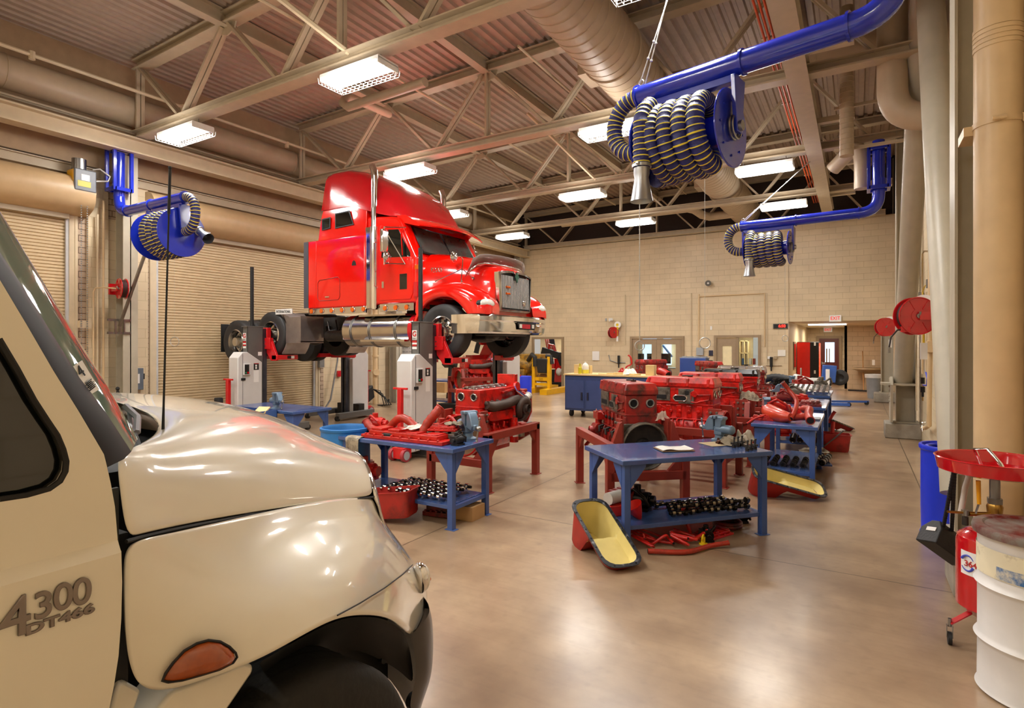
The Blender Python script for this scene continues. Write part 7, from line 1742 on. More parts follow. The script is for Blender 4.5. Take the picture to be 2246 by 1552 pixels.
# ================= hose reels on walls =================
def wall_reel(p, R, face, ang, lab, hose=True, wall=None):
    """face: disc axis direction"""
    t = thing('air_hose_reel', lab, 'hose reel', p); p = Vector(p); face = Vector(face).normalized()
    c = MB(); w = R*.28
    c.cyl(p-face*w, p-face*(w-.012), R, n=40); c.cyl(p+face*w, p+face*(w-.012), R, n=40); c.torus(p-face*w, face, R, .008, 40, 6); c.torus(p+face*w, face, R, .008, 40, 6); c.cyl(p-face*(w+.005), p+face*(w+.005), R*.38, n=28)
    for k in range(6):
        a = k*PI/3; u, v, _ = frame(face); d = u*math.cos(a)+v*math.sin(a)
        for s in (-1, 1): c.bar(p+face*s*(w+.002)+d*R*.4, p+face*s*(w+.002)+d*R*.95, .012, .008)
    c.build('reel_disc', m_dred, t, W=True)
    c = MB(); 
    for k in range(4): c.torus(p+face*w*(-.7+.45*k), face, R*.8, R*.09, 32, 8)
    c.build('wound_hose', M('reel_hose_dark', '#3a1713', .6), t, W=True)
    c = MB(); 
    for s in (-1, 1): c.tube([p+face*s*(w+.02), p+face*s*(w+.03)+Vector((.0, .0, .03)), p+face*s*(w+.03)+Vector((0, 0, .05))], .012, 8); c.cyl(p+face*s*w, p+face*s*(w+.02), .03, n=14)
    c.build('swivel', m_steel, t, W=True)
    if wall is not None:
        c = MB(); wv = Vector(wall); c.bar(p-face*w*1.15, p-face*w*1.15+wv, .05, .10); c.bar(p+face*w*1.15, p+face*w*1.15+wv, .05, .10); e = p+wv; c.box(e, (.02+abs(face.x)*R, .02+abs(face.y)*R, R*1.1)); c.build('wall_bracket', m_dred, t, W=True)
    if hose:
        u = Vector((CS, SN, 0)); c = MB(); a = p-u*R*.55-Vector((0, 0, R*.72)); c.box(a, (.1, .1, .07)); c.build('hose_guide', m_dred, t, W=True)
        c = MB(); c.tube([a-u*.04, a-u*.10+Vector((0, 0, -.01)), a-u*.18+Vector((0, 0, -.10)), a-u*.20+Vector((0, 0, -.22))], .010, 8); c.build('hose_tail', M('tail_dark', '#2a1715', .5), t, W=True)
        c = MB(); b = a-u*.20+Vector((0, 0, -.22)); c.cyl(b, b+Vector((0, 0, -.07)), .014, n=10); c.build('coupler', m_steel, t, W=True)
    return t
r1 = PX(2008, 693, .62); wall_reel(r1, .225, (.45, -.9, 0), 0, 'large red air hose reel on the right wall', wall=(.40, .12, 0))
r2 = PX(1940, 717, .80); r2 = PD(1942, 717, 16.5); wall_reel(r2, .26, (.35, -.93, 0), 0, 'smaller red hose reel further along the right wall', wall=(.3, .2, 0))
r3 = PX(268, 633, -12.55); wall_reel(r3, .20, (-.15, -1, 0), 0, 'red hose reel mounted on the left wall column', hose=False, wall=(-.3, 0, 0))
r4 = PY(1345, 729, YB-.3); wall_reel(r4, .22, (.8, -.5, 0), 0, 'red hose reel high on the back wall', hose=False, wall=(0, .25, 0))
# white/yellow cord reels
def cord_reel(p, lab, s=1.0):
    p = Vector(p); t = thing('cord_reel', lab, 'cord reel', p); c = MB(); c.cyl(p-Vector((0, .05*s, 0)), p+Vector((0, .05*s, 0)), .15*s, n=28); c.build('reel_case', m_white, t)if 0 else c.build('reel_case', m_white, t, W=True)
    c = MB(); c.cyl(p-Vector((0, .07*s, 0)), p-Vector((0, .04*s, 0)), .06*s, n=16); c.bx(p+Vector((-.05*s, -.07*s, -.2*s)), p+Vector((.05*s, -.03*s, -.1*s))); c.build('yellow_clip', m_yplas, t, W=True)
    c = MB(); c.cyl(p+Vector((0, -.05*s, -.15*s)), p+Vector((0, -.05*s, -.55*s)), .012*s, n=8); c.build('cord', m_yplas, t, W=True); c = MB(); c.bx(p+Vector((-.04*s, -.08*s, -.75*s)), p+Vector((.04*s, -.03*s, -.52*s))); c.build('work_lamp', m_white, t, W=True)
cord_reel(r1+Vector((.10, .25, .14)), 'white cord reel with yellow clip behind the large red reel', .9)
cord_reel(r2+Vector((.12, .2, .16)), 'white and yellow cord reel by the smaller red reel', 1.0)
cord_reel(PY(1355, 712, YB-.15), 'white cord reel with yellow cord on the back wall', .9)
# ================= right wall pipes, regulator, tap =================
q1 = PX(2040, 760, .98)
def wpipe(name, pts, r, mat, lab, cat='pipe', grp=None):
    c = MB(); c.tube(pts, r, 12); return tag(c.build(name, mat), lab, cat, grp)
X1 = 1.0
wpipe('water_pipe', [PX(2041, 525, X1)+Vector((.08, 0, 0)), PX(2041, 528, X1)]+[PX(2041, 700, X1), PX(2038, 900, X1), PX(2038, 932, X1), PX(2030, 938, X1), PX(2024, 938, X1)], .035, m_pipeb, 'thick beige water pipe running down to the tap')
t = thing('wall_tap', 'chrome hose tap low on the right wall', 'tap', PX(2024, 938, X1)); a = PX(2024, 937, X1); c = MB(); c.cyl(a, a+Vector((0, -.16, 0)), .018, n=12); c.tube([a+Vector((0, -.12, 0)), a+Vector((-.02, -.2, .05)), a+Vector((-.03, -.27, .02)), a+Vector((-.03, -.28, -.03))], .016, 10); c.build('spout', m_chrome, t, W=True)
c = MB(); c.torus(a+Vector((0, -.2, .11)), (0, 0, 1), .035, .01, 16, 6); c.cyl(a+Vector((0, -.2, .05)), a+Vector((0, -.2, .11)), .008, n=8); c.build('tap_handle', m_chrome, t, W=True)
wpipe('air_pipe', [PX(2036, 551, X1)+Vector((.06, 0, 0)), PX(2027, 551, X1), PX(2023, 556, X1), PX(2023, 640, X1), PX(2023, 760, X1), PX(2023, 820, X1)], .014, m_pipeb, 'thin beige air pipe with an elbow at its top')
wpipe('air_pipe', [PX(2031, 640, X1), PX(2031, 815, X1)], .013, m_beigel, 'thin beige pipe beside the regulator')
wpipe('conduit', [PX(2010, 480, X1), PX(2010, 900, X1)], .012, m_beigel, 'slim conduit left of the regulator')
wpipe('conduit', [PX(2063, 470, X1), PX(2050, 900, X1)], .010, m_beigel, 'slim conduit right of the water pipe') if 0 else None
c = MB(); a = PX(2041, 760, X1); c.bx(a+Vector((-.05, -.05, -.09)), a+Vector((.07, .05, .09))); tag(c.build('junction_box', m_pipeb, bevel=.005), 'beige box on the thick water pipe', 'electrical box')
t = thing('air_regulator', 'black air filter regulator with a blue hose on the right wall', 'regulator', PX(2024, 845, X1)); a = PX(2024, 845, X1)
c = MB(); c.cyl(a+Vector((0, 0, .03)), a+Vector((0, 0, .14)), .03, n=16); c.cyl(a+Vector((0, 0, -.12)), a+Vector((0, 0, -.02)), .034, n=16); c.cyl(a+Vector((0, 0, -.2)), a+Vector((0, 0, -.12)), .018, n=10); c.build('regulator_body', m_blackp, t, W=True)
c = MB(); c.cyl(a+Vector((0, -.1, 0)), a+Vector((0, .1, 0)), .016, n=10); c.cyl(a+Vector((0, 0, -.27)), a+Vector((0, 0, -.2)), .010, n=8); c.build('brass_fitting', m_brass, t, W=True)
c = MB(); c.tube([PX(2030, 812, X1), PX(2034, 830, X1), PX(2033, 845, X1), a+Vector((0, .08, 0))], .012, 8); c.build('blue_hose', m_drumb, t, W=True)
t = thing('outlet_box', 'electrical box with green button high on the right wall', 'electrical box', PX(2008, 654, X1)); a = PX(2012, 653, X1); c = MB(); c.bx(a+Vector((-.05, -.12, -.10)), a+Vector((.08, .10, .10))); c.build('box_body', m_gal, t, W=True, bevel=.006)
c = MB(); c.bx(a+Vector((-.06, .10, -.06)), a+Vector((.02, .2, .06))); c.build('green_cover', M('green_box', '#1e5a3a', .4), t, W=True)
wpipe('extension_cable', [PX(2034, 622, X1), PX(2028, 628, X1), PX(2024, 640, X1), PX(2025, 662, X1)], .009, m_yplas, 'yellow cord hanging from the wall outlet', 'cord')
c = MB(); a = PX(2036, 622, X1); c.bx(a+Vector((-.03, -.05, -.07)), a+Vector((.08, .03, .07))); tag(c.build('outlet_plate', m_gal), 'small steel outlet above the yellow cord', 'outlet')
for k, (py, lb) in enumerate(((757, 'upper dark hinge'), (811, 'steel card reader plate'), (878, 'lower dark hinge'))):
    a = PX(2060 if k == 1 else 2066, py, XR-.02); c = MB(); c.bx(a+Vector((-.02, -.03, -.06)), a+Vector((.02, .03, .06))); tag(c.build('wall_plate', m_steel if k == 1 else m_navy), lb + ' on the right wall beside the grey door', 'plate')
dd_ = MB(); y0, y1 = 8.9, 9.75; dd_.bx((XR-.015, y0, 0), (XR+.01, y1, 2.13)); dd = struct(dd_.build('door_7', m_leaf, keep=True), 'taupe service door in the right wall')
c = MB(); a = Vector((XR-.02, y1-.1, 1.0)); c.tube([a, a+Vector((-.05, 0, 0)), a+Vector((-.05, -.12, .0))], .011, 8); c.build('door_handle', m_steel, dd, W=True)
# ================= left wall items =================
t = thing('door_operator', 'grey and yellow chain-driven door opener at the top of the left roll-up door', 'door opener', PX(180, 395, -12.9)); a = PX(181, 398, -12.9)
c = MB(); c.bx(a+Vector((-.2, -.17, -.20)), a+Vector((.10, .20, .22))); c.build('operator_box', M('op_grey', '#6e7278', .4), t, W=True, bevel=.02)
c = MB(); c.bx(a+Vector((-.2, -.18, -.18)), a+Vector((.06, -.17, .2))); c.build('yellow_side', m_caty, t, W=True)
c = MB(); c.cyl(a+Vector((-.02, -.05, .22)), a+Vector((-.02, -.05, .42)), .12, n=20); c.build('motor', m_steel, t, W=True)
c = MB(); c.bx(a+Vector((.10, -.06, .0)), a+Vector((.105, .08, .12))); c.build('white_label', m_white, t, W=True)
c = MB(); c.bx(a+Vector((.10, -.12, -.12)), a+Vector((.105, .10, -.01))); c.build('yellow_label', M('pale_yellow_label', '#cfc65a', .5), t, W=True)
c = MB(); c.tube([a+Vector((0, .2, .05)), a+Vector((.05, .42, .1)), a+Vector((.05, .46, .2)), a+Vector((0, .3, .32)), a+Vector((-.1, .22, .3))], .015, 8); c.build('cable_loop', m_white, t, W=True)
for y in (-.02, .08):
    c = MB()
    for k in range(75): c.sph(a+Vector((.0, y, -.2-k*.045)), .015, 6)
    c.build('hand_chain', m_gal, t, W=True)
c = MB(); b = PX(186, 712, -12.95); c.bx(b+Vector((-.06, -.1, -.06)), b+Vector((.03, .1, .08))); tag(c.build('chain_keeper', m_beigel), 'white chain keeper box on the left wall', 'box')
t = thing('disconnect_switch', 'grey electrical disconnect box on the left wall', 'electrical box', PX(291, 832, -13.1)); a = PX(291, 832, -13.15); c = MB(); c.bx(a+Vector((-.05, -.17, -.22)), a+Vector((.10, .17, .24))); c.build('box_body', M('switch_grey', '#69737f', .4), t, W=True, bevel=.01)
c = MB(); c.bx(a+Vector((.10, -.06, -.08)), a+Vector((.104, .09, .12))); c.build('switch_label', m_white, t, W=True); c = MB(); c.bx(a+Vector((.02, .17, .0)), a+Vector((.06, .21, .12))); c.build('switch_lever', m_black, t, W=True)
wpipe('conduit', [PX(214, 470, -13.1), PX(214, 880, -13.1)], .02, m_beigel, 'conduit beside the left column')
wpipe('conduit', [PX(227, 440, -13.05), PX(227, 880, -13.05)], .02, m_pipeb, 'second conduit nearer the left column')
wpipe('air_pipe', [PX(205, 880, -13.0), PX(205, 640, -13.0), PX(209, 632, -13.0), PX(225, 630, -12.8), r3+Vector((-.05, -.08, 0))], .014, m_pipeb, 'thin pipe bending over to the left hose reel')
wpipe('conduit', [PX(285, 430, -13.1), PX(285, 812, -13.1)], .015, m_beigel, 'conduit dropping to the grey disconnect box')
wpipe('conduit', [PX(300, 330, -12.9), PX(300, 400, -12.9)], .02, m_beigel, 'short conduit hanging beside the blue cage')
wpipe('air_hose', [PX(286, 650, -12.95), PX(286, 735, -12.95), PX(283, 760, -12.95)], .012, M('cord_red', '#9c4a3a', .5), 'red air hose hanging below the left reel', 'hose')
t = thing('tripod_stand', 'black tripod stand top behind the cream hood', 'stand', PX(262, 890, -12.4)); a = PX(258, 852, -12.4); c = MB()
for d in ((.1, -.25), (.25, .1), (-.05, .3)): c.cyl(a, a+Vector((d[0], d[1], -.9)), .012, n=8)
c.sph(a, .04, 8); c.build('tripod_legs', m_black, t, W=True)
# beyond door 2: welding things by the wall
a = Vector((-13.0, 12.1, 0)); t = thing('shop_vacuum', 'black machine with cables standing by the far left wall', 'machine', a); c = MB(); Mx = T(a+Vector((.3, .3, .42))) @ rotz(.3) @ rot('X', .3); c.box((0, 0, 0), (.5, .42, .4), Mx); c.cyl(a+Vector((.3, .2, .0)), a+Vector((.3, .3, .3)), .1, n=12); c.build('machine_body', m_black, t, W=True, bevel=.03)
c = MB(); c.tube([a+Vector((.1, .1, .2)), a+Vector((.15, .12, 1.25)), a+Vector((.2, .14, 1.3)), a+Vector((.25, .2, 1.2)), a+Vector((.35, .5, .5))], .014, 8); c.build('handle_bar', m_black, t, W=True)
for k in range(4): c = MB(); c.tube([a+Vector((.5, .5, .55)), a+Vector((.7, .6+.1*k, .5-.1*k)), a+Vector((.75+.1*k, .7, .1)), a+Vector((.5, .9+.1*k, .015)), a+Vector((.2, 1.0, .015))], .014, 8); c.build('cable', m_black, t, W=True)
wpipe('flex_conduit', [Vector((-13.15, 11.9, 2.5)), Vector((-13.15, 11.8, 1.4)), Vector((-13.1, 11.5, .3)), Vector((-13.1, 11.3, .06))], .025, m_gal, 'grey flexible conduit beside the second roll-up door')
c = MB(); a = PX(704, 796, -13.2); c.bx(a+Vector((-.05, -.08, -.12)), a+Vector((.05, .08, .14))); tag(c.build('switch_box', m_gal), 'grey switch box beside the second roll-up door', 'electrical box')
c = MB(); a = PX(744, 819, -13.25); c.bx(a+Vector((-.03, -.07, -.09)), a+Vector((.03, .07, .09))); tag(c.build('fire_alarm_pull', m_dred, bevel=.005), 'red fire alarm pull station on the left wall', 'alarm')
t = thing('standpipe', 'beige standpipe with a round cap by the far left column', 'pipe', (-13.1, 13.35, 0)); c = MB(); a = PX(823, 880, -13.1); c.cyl((a.x, a.y, 0), (a.x, a.y, 5.0), .08, n=18); c.cyl((a.x, a.y, 1.02), (a.x+.14, a.y-.08, 1.02), .1, n=20); c.cyl((a.x, a.y, 1.5), (a.x, a.y, 1.56), .10, n=18); c.build('pipe_body', m_pipeb, t, W=True)
# wall clock-side camera etc. on back wall
t = thing('digital_clock', 'red digital clock reading 6:50 on the back wall', 'clock', PY(1712, 715, YB-.03)); a = PY(1712, 715, YB-.03); c = MB(); c.box(a, (.48, .06, .17)); c.build('clock_case', M('clock_case', '#4e4a48', .4), t, W=True, bevel=.006)
c = MB(); c.box(a+Vector((0, -.031, 0)), (.42, .004, .13)); c.build('clock_face', m_black, t, W=True)
text('clock_digits', '6:50', .135, m_led, t, basis(a+Vector((.05, -.036, 0)), (1, 0, 0), (.12, 0, 1)), .001, bev=.002)
def exit_sign(a, w, lab, y):
    t = thing('exit_sign', lab, 'sign', a); c = MB(); c.box(a, (w, .08, w*.6)); q = c.build('sign_case', m_signw, t, W=True, bevel=.006)
    text('sign_lettering', 'EXIT', w*.46, m_signr, q, basis(a+Vector((0, -.043, 0)), (1, 0, 0), (0, 0, 1)), .001, sx=.85, bev=.002); return t
exit_sign(PY(1832, 698, YB-.02), .36, 'red and white EXIT sign above the hallway opening', YB)
exit_sign(PY(1816, 723, 31.3), .36, 'smaller EXIT sign over the maroon hall door', 31.3)
c = MB(); a = PY(1815, 709, 26.0); c.bx((a.x-.65, 25.4, 2.66), (a.x+.65, 25.9, 2.70)); tag(c.build('ceiling_light_panel', M('hall_light', '#fff6ea', .4, em=6)), 'flat hallway ceiling light behind the opening', 'light')
li = bpy.data.lights.new('hall_light', 'AREA'); li.size = 1.0; li.energy = 55; li.color = (1, .9, .75); lo = bpy.data.objects.new('hall_light', li); lo.location = (a.x, 25.6, 2.6); COL.objects.link(lo)
for (x, y, e) in ((OP[0]+.6, YB+1.5, 50), ((OP[2]+OP[3])/2, YB+1.5, 45), (OP[5]-.5, YB+1.5, 40)):
    li = bpy.data.lights.new('room_light', 'AREA'); li.size = 1.2; li.energy = e; li.color = (1, .93, .8); lo = bpy.data.objects.new('room_light', li); lo.location = (x, y, 2.35); COL.objects.link(lo)
li = bpy.data.lights.new('hall_light', 'AREA'); li.size = .8; li.energy = 40; li.color = (1, .9, .75); lo = bpy.data.objects.new('hall_light', li); lo.location = (-1.2, 29.2, 2.6); COL.objects.link(lo)  # added lamp without a fixture, brightens the dark hall end
# security horn / camera dome
t = thing('wall_speaker', 'small dark horn loudspeaker high on the back wall', 'speaker', PY(1556, 622, YB-.1)); a = PY(1556, 622, YB); c = MB(); c.cyl(a, a+Vector((0, -.22, 0)), .06, .11, n=20); q = c.build('horn', M('horn_dark', '#4d463a', .5), t, W=True); c = MB(); c.cyl(a+Vector((0, -.22, 0)), a+Vector((0, -.23, 0)), .035, n=12); c.build('driver_cap', m_liftw, q, W=True)
# back wall conduits
bw = YB-.03
wpipe('conduit', [PY(1516, 643, bw), PY(1516, 785, bw)], .022, m_beigel, 'left conduit of the pair above the grey breaker box')
wpipe('conduit', [PY(1533, 645, bw), PY(1533, 770, bw)], .028, m_pipeb, 'right conduit of the pair above the grey breaker box')
wpipe('conduit', [PY(1533, 650, bw), PY(1677, 643, bw), PY(1677, 760, bw)], .025, m_pipeb, 'long horizontal conduit over the taupe door')
wpipe('conduit', [PY(1371, 646, bw), PY(1371, 755, bw)], .02, m_beigel, 'conduit left of the double doors')
wpipe('conduit', [PY(1682, 643, bw), PY(1682, 800, bw)], .014, m_beigel, 'thin conduit left of the digital clock')
wpipe('air_line', [PY(1335, 778, bw), PY(1338, 790, bw), PY(1352, 795, bw), PY(1372, 795, bw)], .016, m_gal, 'grey bent air line left of the double doors')
wpipe('air_line', [PY(1680, 801, bw), PY(1715, 801, bw)], .014, m_beige, 'short horizontal air line under the notice')
def reg(a, lab):
    t = thing('air_regulator', lab, 'regulator', a); c = MB(); c.cyl(a+Vector((0, -.05, -.15)), a+Vector((0, -.05, .2)), .05, n=14); c.cyl(a+Vector((0, -.05, -.3)), a+Vector((0, -.05, -.15)), .025, n=10); c.build('regulator_body', m_black, t, W=True)
reg(PY(1358, 790, bw), 'black air regulator left of the double doors'); reg(PY(1692, 795, bw), 'black air regulator under the white notice')
def plate(name, px0, py0, px1, py1, mat, lab, cat, y=YB, th=.03):
    a, b = PY(px0, py0, y), PY(px1, py1, y); c = MB(); c.bx((a.x, y-th, b.z), (b.x, y+.0, a.z)); return tag(c.build(name, mat, bevel=.004), lab, cat)
plate('breaker_box', 1529, 762, 1544, 779, m_grey, 'grey breaker box right of the double doors', 'electrical box', th=.14)
plate('room_plaque', 1555, 768, 1564, 780, m_navy, 'small navy room plaque beside the taupe door', 'plaque')
o = plate('wall_notice', 1706, 767, 1723, 781, m_paper, 'white printed notice on the wall below the clock', 'notice')
plate('phone_box', 1684, 781, 1690, 787, m_white, 'white wall box above the right regulator', 'box', th=.08)
plate('thermostat', 1698, 781, 1705, 787, m_tan, 'tan gauge plate beside the white wall box', 'plate', th=.08)
plate('wall_panel', 1300, 770, 1315, 790, m_white, 'white panel on the wall behind the rolling cabinet', 'panel', th=.05)
plate('light_switch', 1558, 715, 1562, 723, m_white, 'small white sensor above the grey breaker box', 'sensor')
plate('wall_sensor', 1328, 698, 1331, 704, m_grey, 'small grey plate left of the back wall reels', 'plate')
t = thing('spot_light', 'white emergency lamp beside the back wall reels', 'lamp', PY(1342, 701, YB-.1)); a = PY(1342, 701, YB-.1); c = MB(); c.cyl(a, a+Vector((-.06, -.1, 0)), .07, n=14); c.build('lamp_head', m_white, t, W=True)
# shelves seen through the sidelight, monitors behind double doors, stair
t = thing('bookshelf', 'cream shelves of binders seen through the door sidelight', 'shelf', PY(1633, 800, YB+2.2)); a0_, b0_ = PY(1624, 745, YB+2.2), PY(1644, 800, YB+2.2); c = MB(); W_ = b0_.x-a0_.x
for k in range(5): c.bx((a0_.x, YB+2.0, .1+k*.48), (b0_.x, YB+2.4, .13+k*.48))
for x in (a0_.x, (a0_.x+b0_.x)/2, b0_.x-.03): c.bx((x, YB+2.0, .1), (x+.03, YB+2.4, 2.05))
c.build('shelf_frame', m_ply, t, W=True)
for k in range(8):
    x = a0_.x+.08+(k % 4)*.2; z = .62+(k//4)*.48; c = MB(); c.bx((x, YB+2.05, z), (x+.08+.03*(k % 3), YB+2.3, z+.24)); tag(c.build('binder', [M('binder_%d' % k, ['#3a5a88', '#b0afa8', '#7a2c24', '#d8d5cc'][k % 4], .5)]), 'binder on the cream shelves', 'binder', 'binders on the cream shelves')
for k, (px, lb) in enumerate(((1400, 'dark computer monitor behind the left glass'), (1432, 'dark computer monitor between the two glass panes'), (1458, 'dark computer monitor behind the right glass'))):
    p = PY(px, 786, YB+1.2); c = MB(); c.box(p, (.5, .05, .42)); c.bx(p+Vector((-.04, -.03, -.4)), p+Vector((.04, .03, -.2))); tag(c.build('computer_monitor', m_black, bevel=.01), lb, 'monitor')
c = MB(); c.bar(PY(1454, 757, YB+1.8), PY(1474, 782, YB+1.8), .16, .05); tag(c.build('stair_stringer', M('stair_blue', '#2c4a78', .4)), 'blue sloping stair rail behind the right glass', 'rail')
for k in range(1): c = MB(); p = PY(1430, 795, YB+1.2); c.bx((p.x-1.6, YB+.9, .0), (p.x+1.4, YB+1.5, .95)); tag(c.build('office_counter', M('counter_grey', '#a9b4bd', .5)), 'pale counter under the monitors behind the glass doors', 'counter')
# flag behind door 3
t = thing('flag', 'red and white striped flag with a blue starred corner, seen through the open doorway', 'flag', PY(1206, 760, YB+1.0)); q0 = PY(1195, 743, YB+1.0); q1 = PY(1215, 775, YB+1.0)
L_ = q1.x-q0.x
for k in range(5):
    c = MB(); x = q0.x+L_*k/5; c.add([(x, YB+1, q0.z), (x+L_/9, YB+1, q0.z), (x+L_/9+.12, YB+1.03, q1.z), (x+.12, YB+1.03, q1.z)], [(0, 1, 2, 3)], 0, False); c.build('red_stripe', m_dred, t, W=True)
c = MB(); c.add([(q0.x, YB+1.02, q0.z), (q1.x+.0, YB+1.02, q0.z), (q1.x+.14, YB+1.05, q1.z), (q0.x+.12, YB+1.05, q1.z)], [(0, 1, 2, 3)], 0, False); c.build('flag_cloth', m_white, t, W=True)
c = MB(); c.add([(q0.x+L_*.5, YB+.985, q0.z), (q1.x+.02, YB+.985, q0.z), (q1.x+.06, YB+.99, q0.z-.28), (q0.x+L_*.5+.05, YB+.99, q0.z-.28)], [(0, 1, 2, 3)], 0, False); c.build('blue_corner', m_navy, t, W=True)
# ================= background machines =================
# vending machine
a = PY(1746, 745, 24.3); x0 = HX0+.35; t = thing('vending_machine', 'tall red vending machine standing in the hallway', 'vending machine', (x0+.45, 25.0, 0))
a = PY(1748, 745, 25.4); b = PY(1796, 745, 25.4); 
c = MB(); c.bx((a.x, 25.4, .05), (a.x+(b.x-a.x)*.6, 25.5, 1.98)); c.build('red_side', m_cored, t, W=True)
c = MB(); c.bx((a.x, 25.42, .0), (b.x, 26.3, 2.0)); c.build('cabinet_body', m_black, t, W=True, bevel=.02)
c = MB(); c.bx((b.x, 25.45, .08), (b.x+.02, 26.25, 1.95)); c.build('front_panel', M('vending_front', '#e0461f', .3, em=1.2, var=.5, ns=3, dirt='#cfe4ff', ds=2, da=.55), t, W=True)
c = MB(); c.bx((a.x+(b.x-a.x)*.78, 25.39, 1.85), (a.x+(b.x-a.x)*.86, 25.42, 1.98)); c.bx((a.x+(b.x-a.x)*.78, 25.39, .75), (a.x+(b.x-a.x)*.86, 25.42, .88)); c.build('white_latch', m_white, t, W=True)
# sink, mop, bin
t = thing('wash_sink', 'round tan wash fountain on the hallway wall', 'sink', (.55, 27.9, 0)); a = PD(1903, 815, 23.6); c = MB(); c.lathe([(0, .80), (.1, .80), (.45, .95), (.56, 1.0), (.56, 1.06), (.52, 1.06), (.4, 1.0), (0, .98)], 32, T(a.x, a.y, -.12)); c.cyl((a.x, a.y, 0), (a.x, a.y, .75), .12, .09, n=18); c.build('bowl', m_tan, t, W=True)
a = PD(1893, 860, 22.9); t = thing('floor_squeegee', 'wide black floor squeegee with a wooden handle leaning by the sink', 'squeegee', (a.x, a.y, 0)); p0 = PZ(1860, 855, .03); p1 = PZ(1903, 857, .03); c = MB(); c.bar(p0, p1, .05, .06); c.build('rubber_blade', m_black, t, W=True); c = MB(); pm = p0.lerp(p1, .8); c.cyl(pm, PD(1892, 770, 24.0), .018, n=10); c.build('handle', m_wood, t, W=True)
a = PZ(1914, 874, 0)+Vector((.05, .25, 0)); t = thing('trash_bin', 'grey trash bin beside the hallway column', 'bin', a); c = MB(); c.lathe([(0, 0), (.2, 0), (.26, .80), (.275, .82), (.26, .83), (.25, .8), (.19, .05), (0, .05)], 28, T(a)); c.build('bin_body', m_grey, t, W=True); c = MB(); c.lathe([(.28, .72), (.285, .84), (.25, .85), (.24, .7)], 24, T(a)); c.build('bin_liner', m_white, t, W=True)
a = PD(1916, 800, 23.5); c = MB(); c.box(a+Vector((0, 0, .1)), (.1, .1, .22)); tag(c.build('soap_dispenser', m_white, bevel=.01), 'white soap dispenser above the sink', 'dispenser')
# wheel dolly
t = thing('wheel_dolly', 'blue and white wheel dolly carrying a tyre in front of the hallway', 'dolly', PZ(1822, 885, 0)); a = PZ(1815, 888, 0)
c = MB(); c.bx(a+Vector((-.05, -.04, .0)), a+Vector((.06, .08, 1.12))); c.build('white_mast', m_white, t, W=True, bevel=.006)
c = MB(); Mx = T(a+Vector((.05, .25, .97))) @ rotz(.2) @ rot('Y', .08); c.box((-.02, 0, 0), (.40, .10, .54), Mx); c.build('blue_plate', M('dolly_blue', '#3a63b5', .35), t, W=True, bevel=.02)
c = MB(); c.bar(a+Vector((.1, .3, .10)), a+Vector((1.1, .75, .10)), .08, .06); c.bar(a+Vector((.05, -.2, .06)), a+Vector((.6, -.1, .06)), .12, .09); c.build('base_arm', M('dolly_blue2', '#3a63b5', .35), t, W=True)
for p in ((1.05, .72), (.58, -.12)): c = MB(); c.cyl(a+Vector((p[0], p[1]-.03, .06)), a+Vector((p[0], p[1]+.03, .06)), .065, n=16); c.build('caster', m_black, t, W=True)
c = MB(); Mx = T(a+Vector((.32, .50, .85))) @ rot('X', PI/2); c.lathe([(.12, -.08), (.20, -.08), (.25, -.05), (.25, .05), (.20, .08), (.12, .08)], 36, Mx); c.build('tyre', m_tire, t, W=True); 
c = MB(); c.lathe([(0, .03), (.08, .04), (.13, .07), (.13, -.07)], 24, Mx); c.build('rim', m_dark, t, W=True)
# rolling cabinet
ca, cb = PZ(1235, 908, .0), PZ(1440, 919, .0); ca.z = cb.z = 0; ca = Vector((-6.75, 13.95, 0)); u = (PZ(1425, 826, 1.0)-PZ(1237, 817, 1.0)); 
t0 = PZ(1236, 818, 1.02)
ua = Vector((1, .0, 0)); W_ = 2.5; a = PZ(1239, 905, .08); a = Vector((a.x, a.y, 0)); 
e = PY(1425, 829, a.y+.0); W_ = e.x-a.x
t = thing('rolling_cabinet', 'long blue rolling cabinet with a plywood top', 'cabinet', (a.x+W_/2, a.y+.45, 0))
ht = 1.30
zt = PY(1237, 822, a.y).z; zb = PY(1237, 898, a.y).z
c = MB(); c.bx((a.x, a.y, zb), (a.x+W_, a.y+.95, zt)); c.build('cabinet_body', M('cabinet_blue', '#33497c', .4, var=.05), t, W=True, bevel=.01)
n_ = 4; dw = W_/n_
for k in range(n_):
    c = MB(); c.bx((a.x+.04+dw*k, a.y-.015, zb+.05), (a.x+dw*(k+1)-.02, a.y, zt-.13)); d_ = c.build('cabinet_door', M('cabinet_door_blue', '#3a5087', .4, var=.05), t, W=True, bevel=.004)
    c = MB(); x = a.x+dw*(k+1)-.08 if k % 2 == 0 else a.x+dw*k+.09; c.bx((x-.02, a.y-.04, (zt+zb)/2-.18), (x+.02, a.y-.015, (zt+zb)/2+.02)); c.build('door_handle', m_navy, d_, W=True)
c = MB(); c.bx((a.x-.03, a.y-.03, zt), (a.x+W_+.03, a.y+1.0, zt+.035)); c.build('wood_top', m_ply, t, W=True)
for x in (a.x+.15, a.x+W_-.15):
    for y in (a.y+.1, a.y+.85): c = MB(); c.cyl((x-.03, y, .09), (x+.03, y, .09), .09, n=20); c.cyl((x, y, .1), (x, y, zb), .03, n=8); c.build('caster', m_black, t, W=True)
ztp = zt+.035
def onc(px, dy, z=ztp): v = PY(px, 800, a.y+dy); return Vector((v.x, v.y, z))
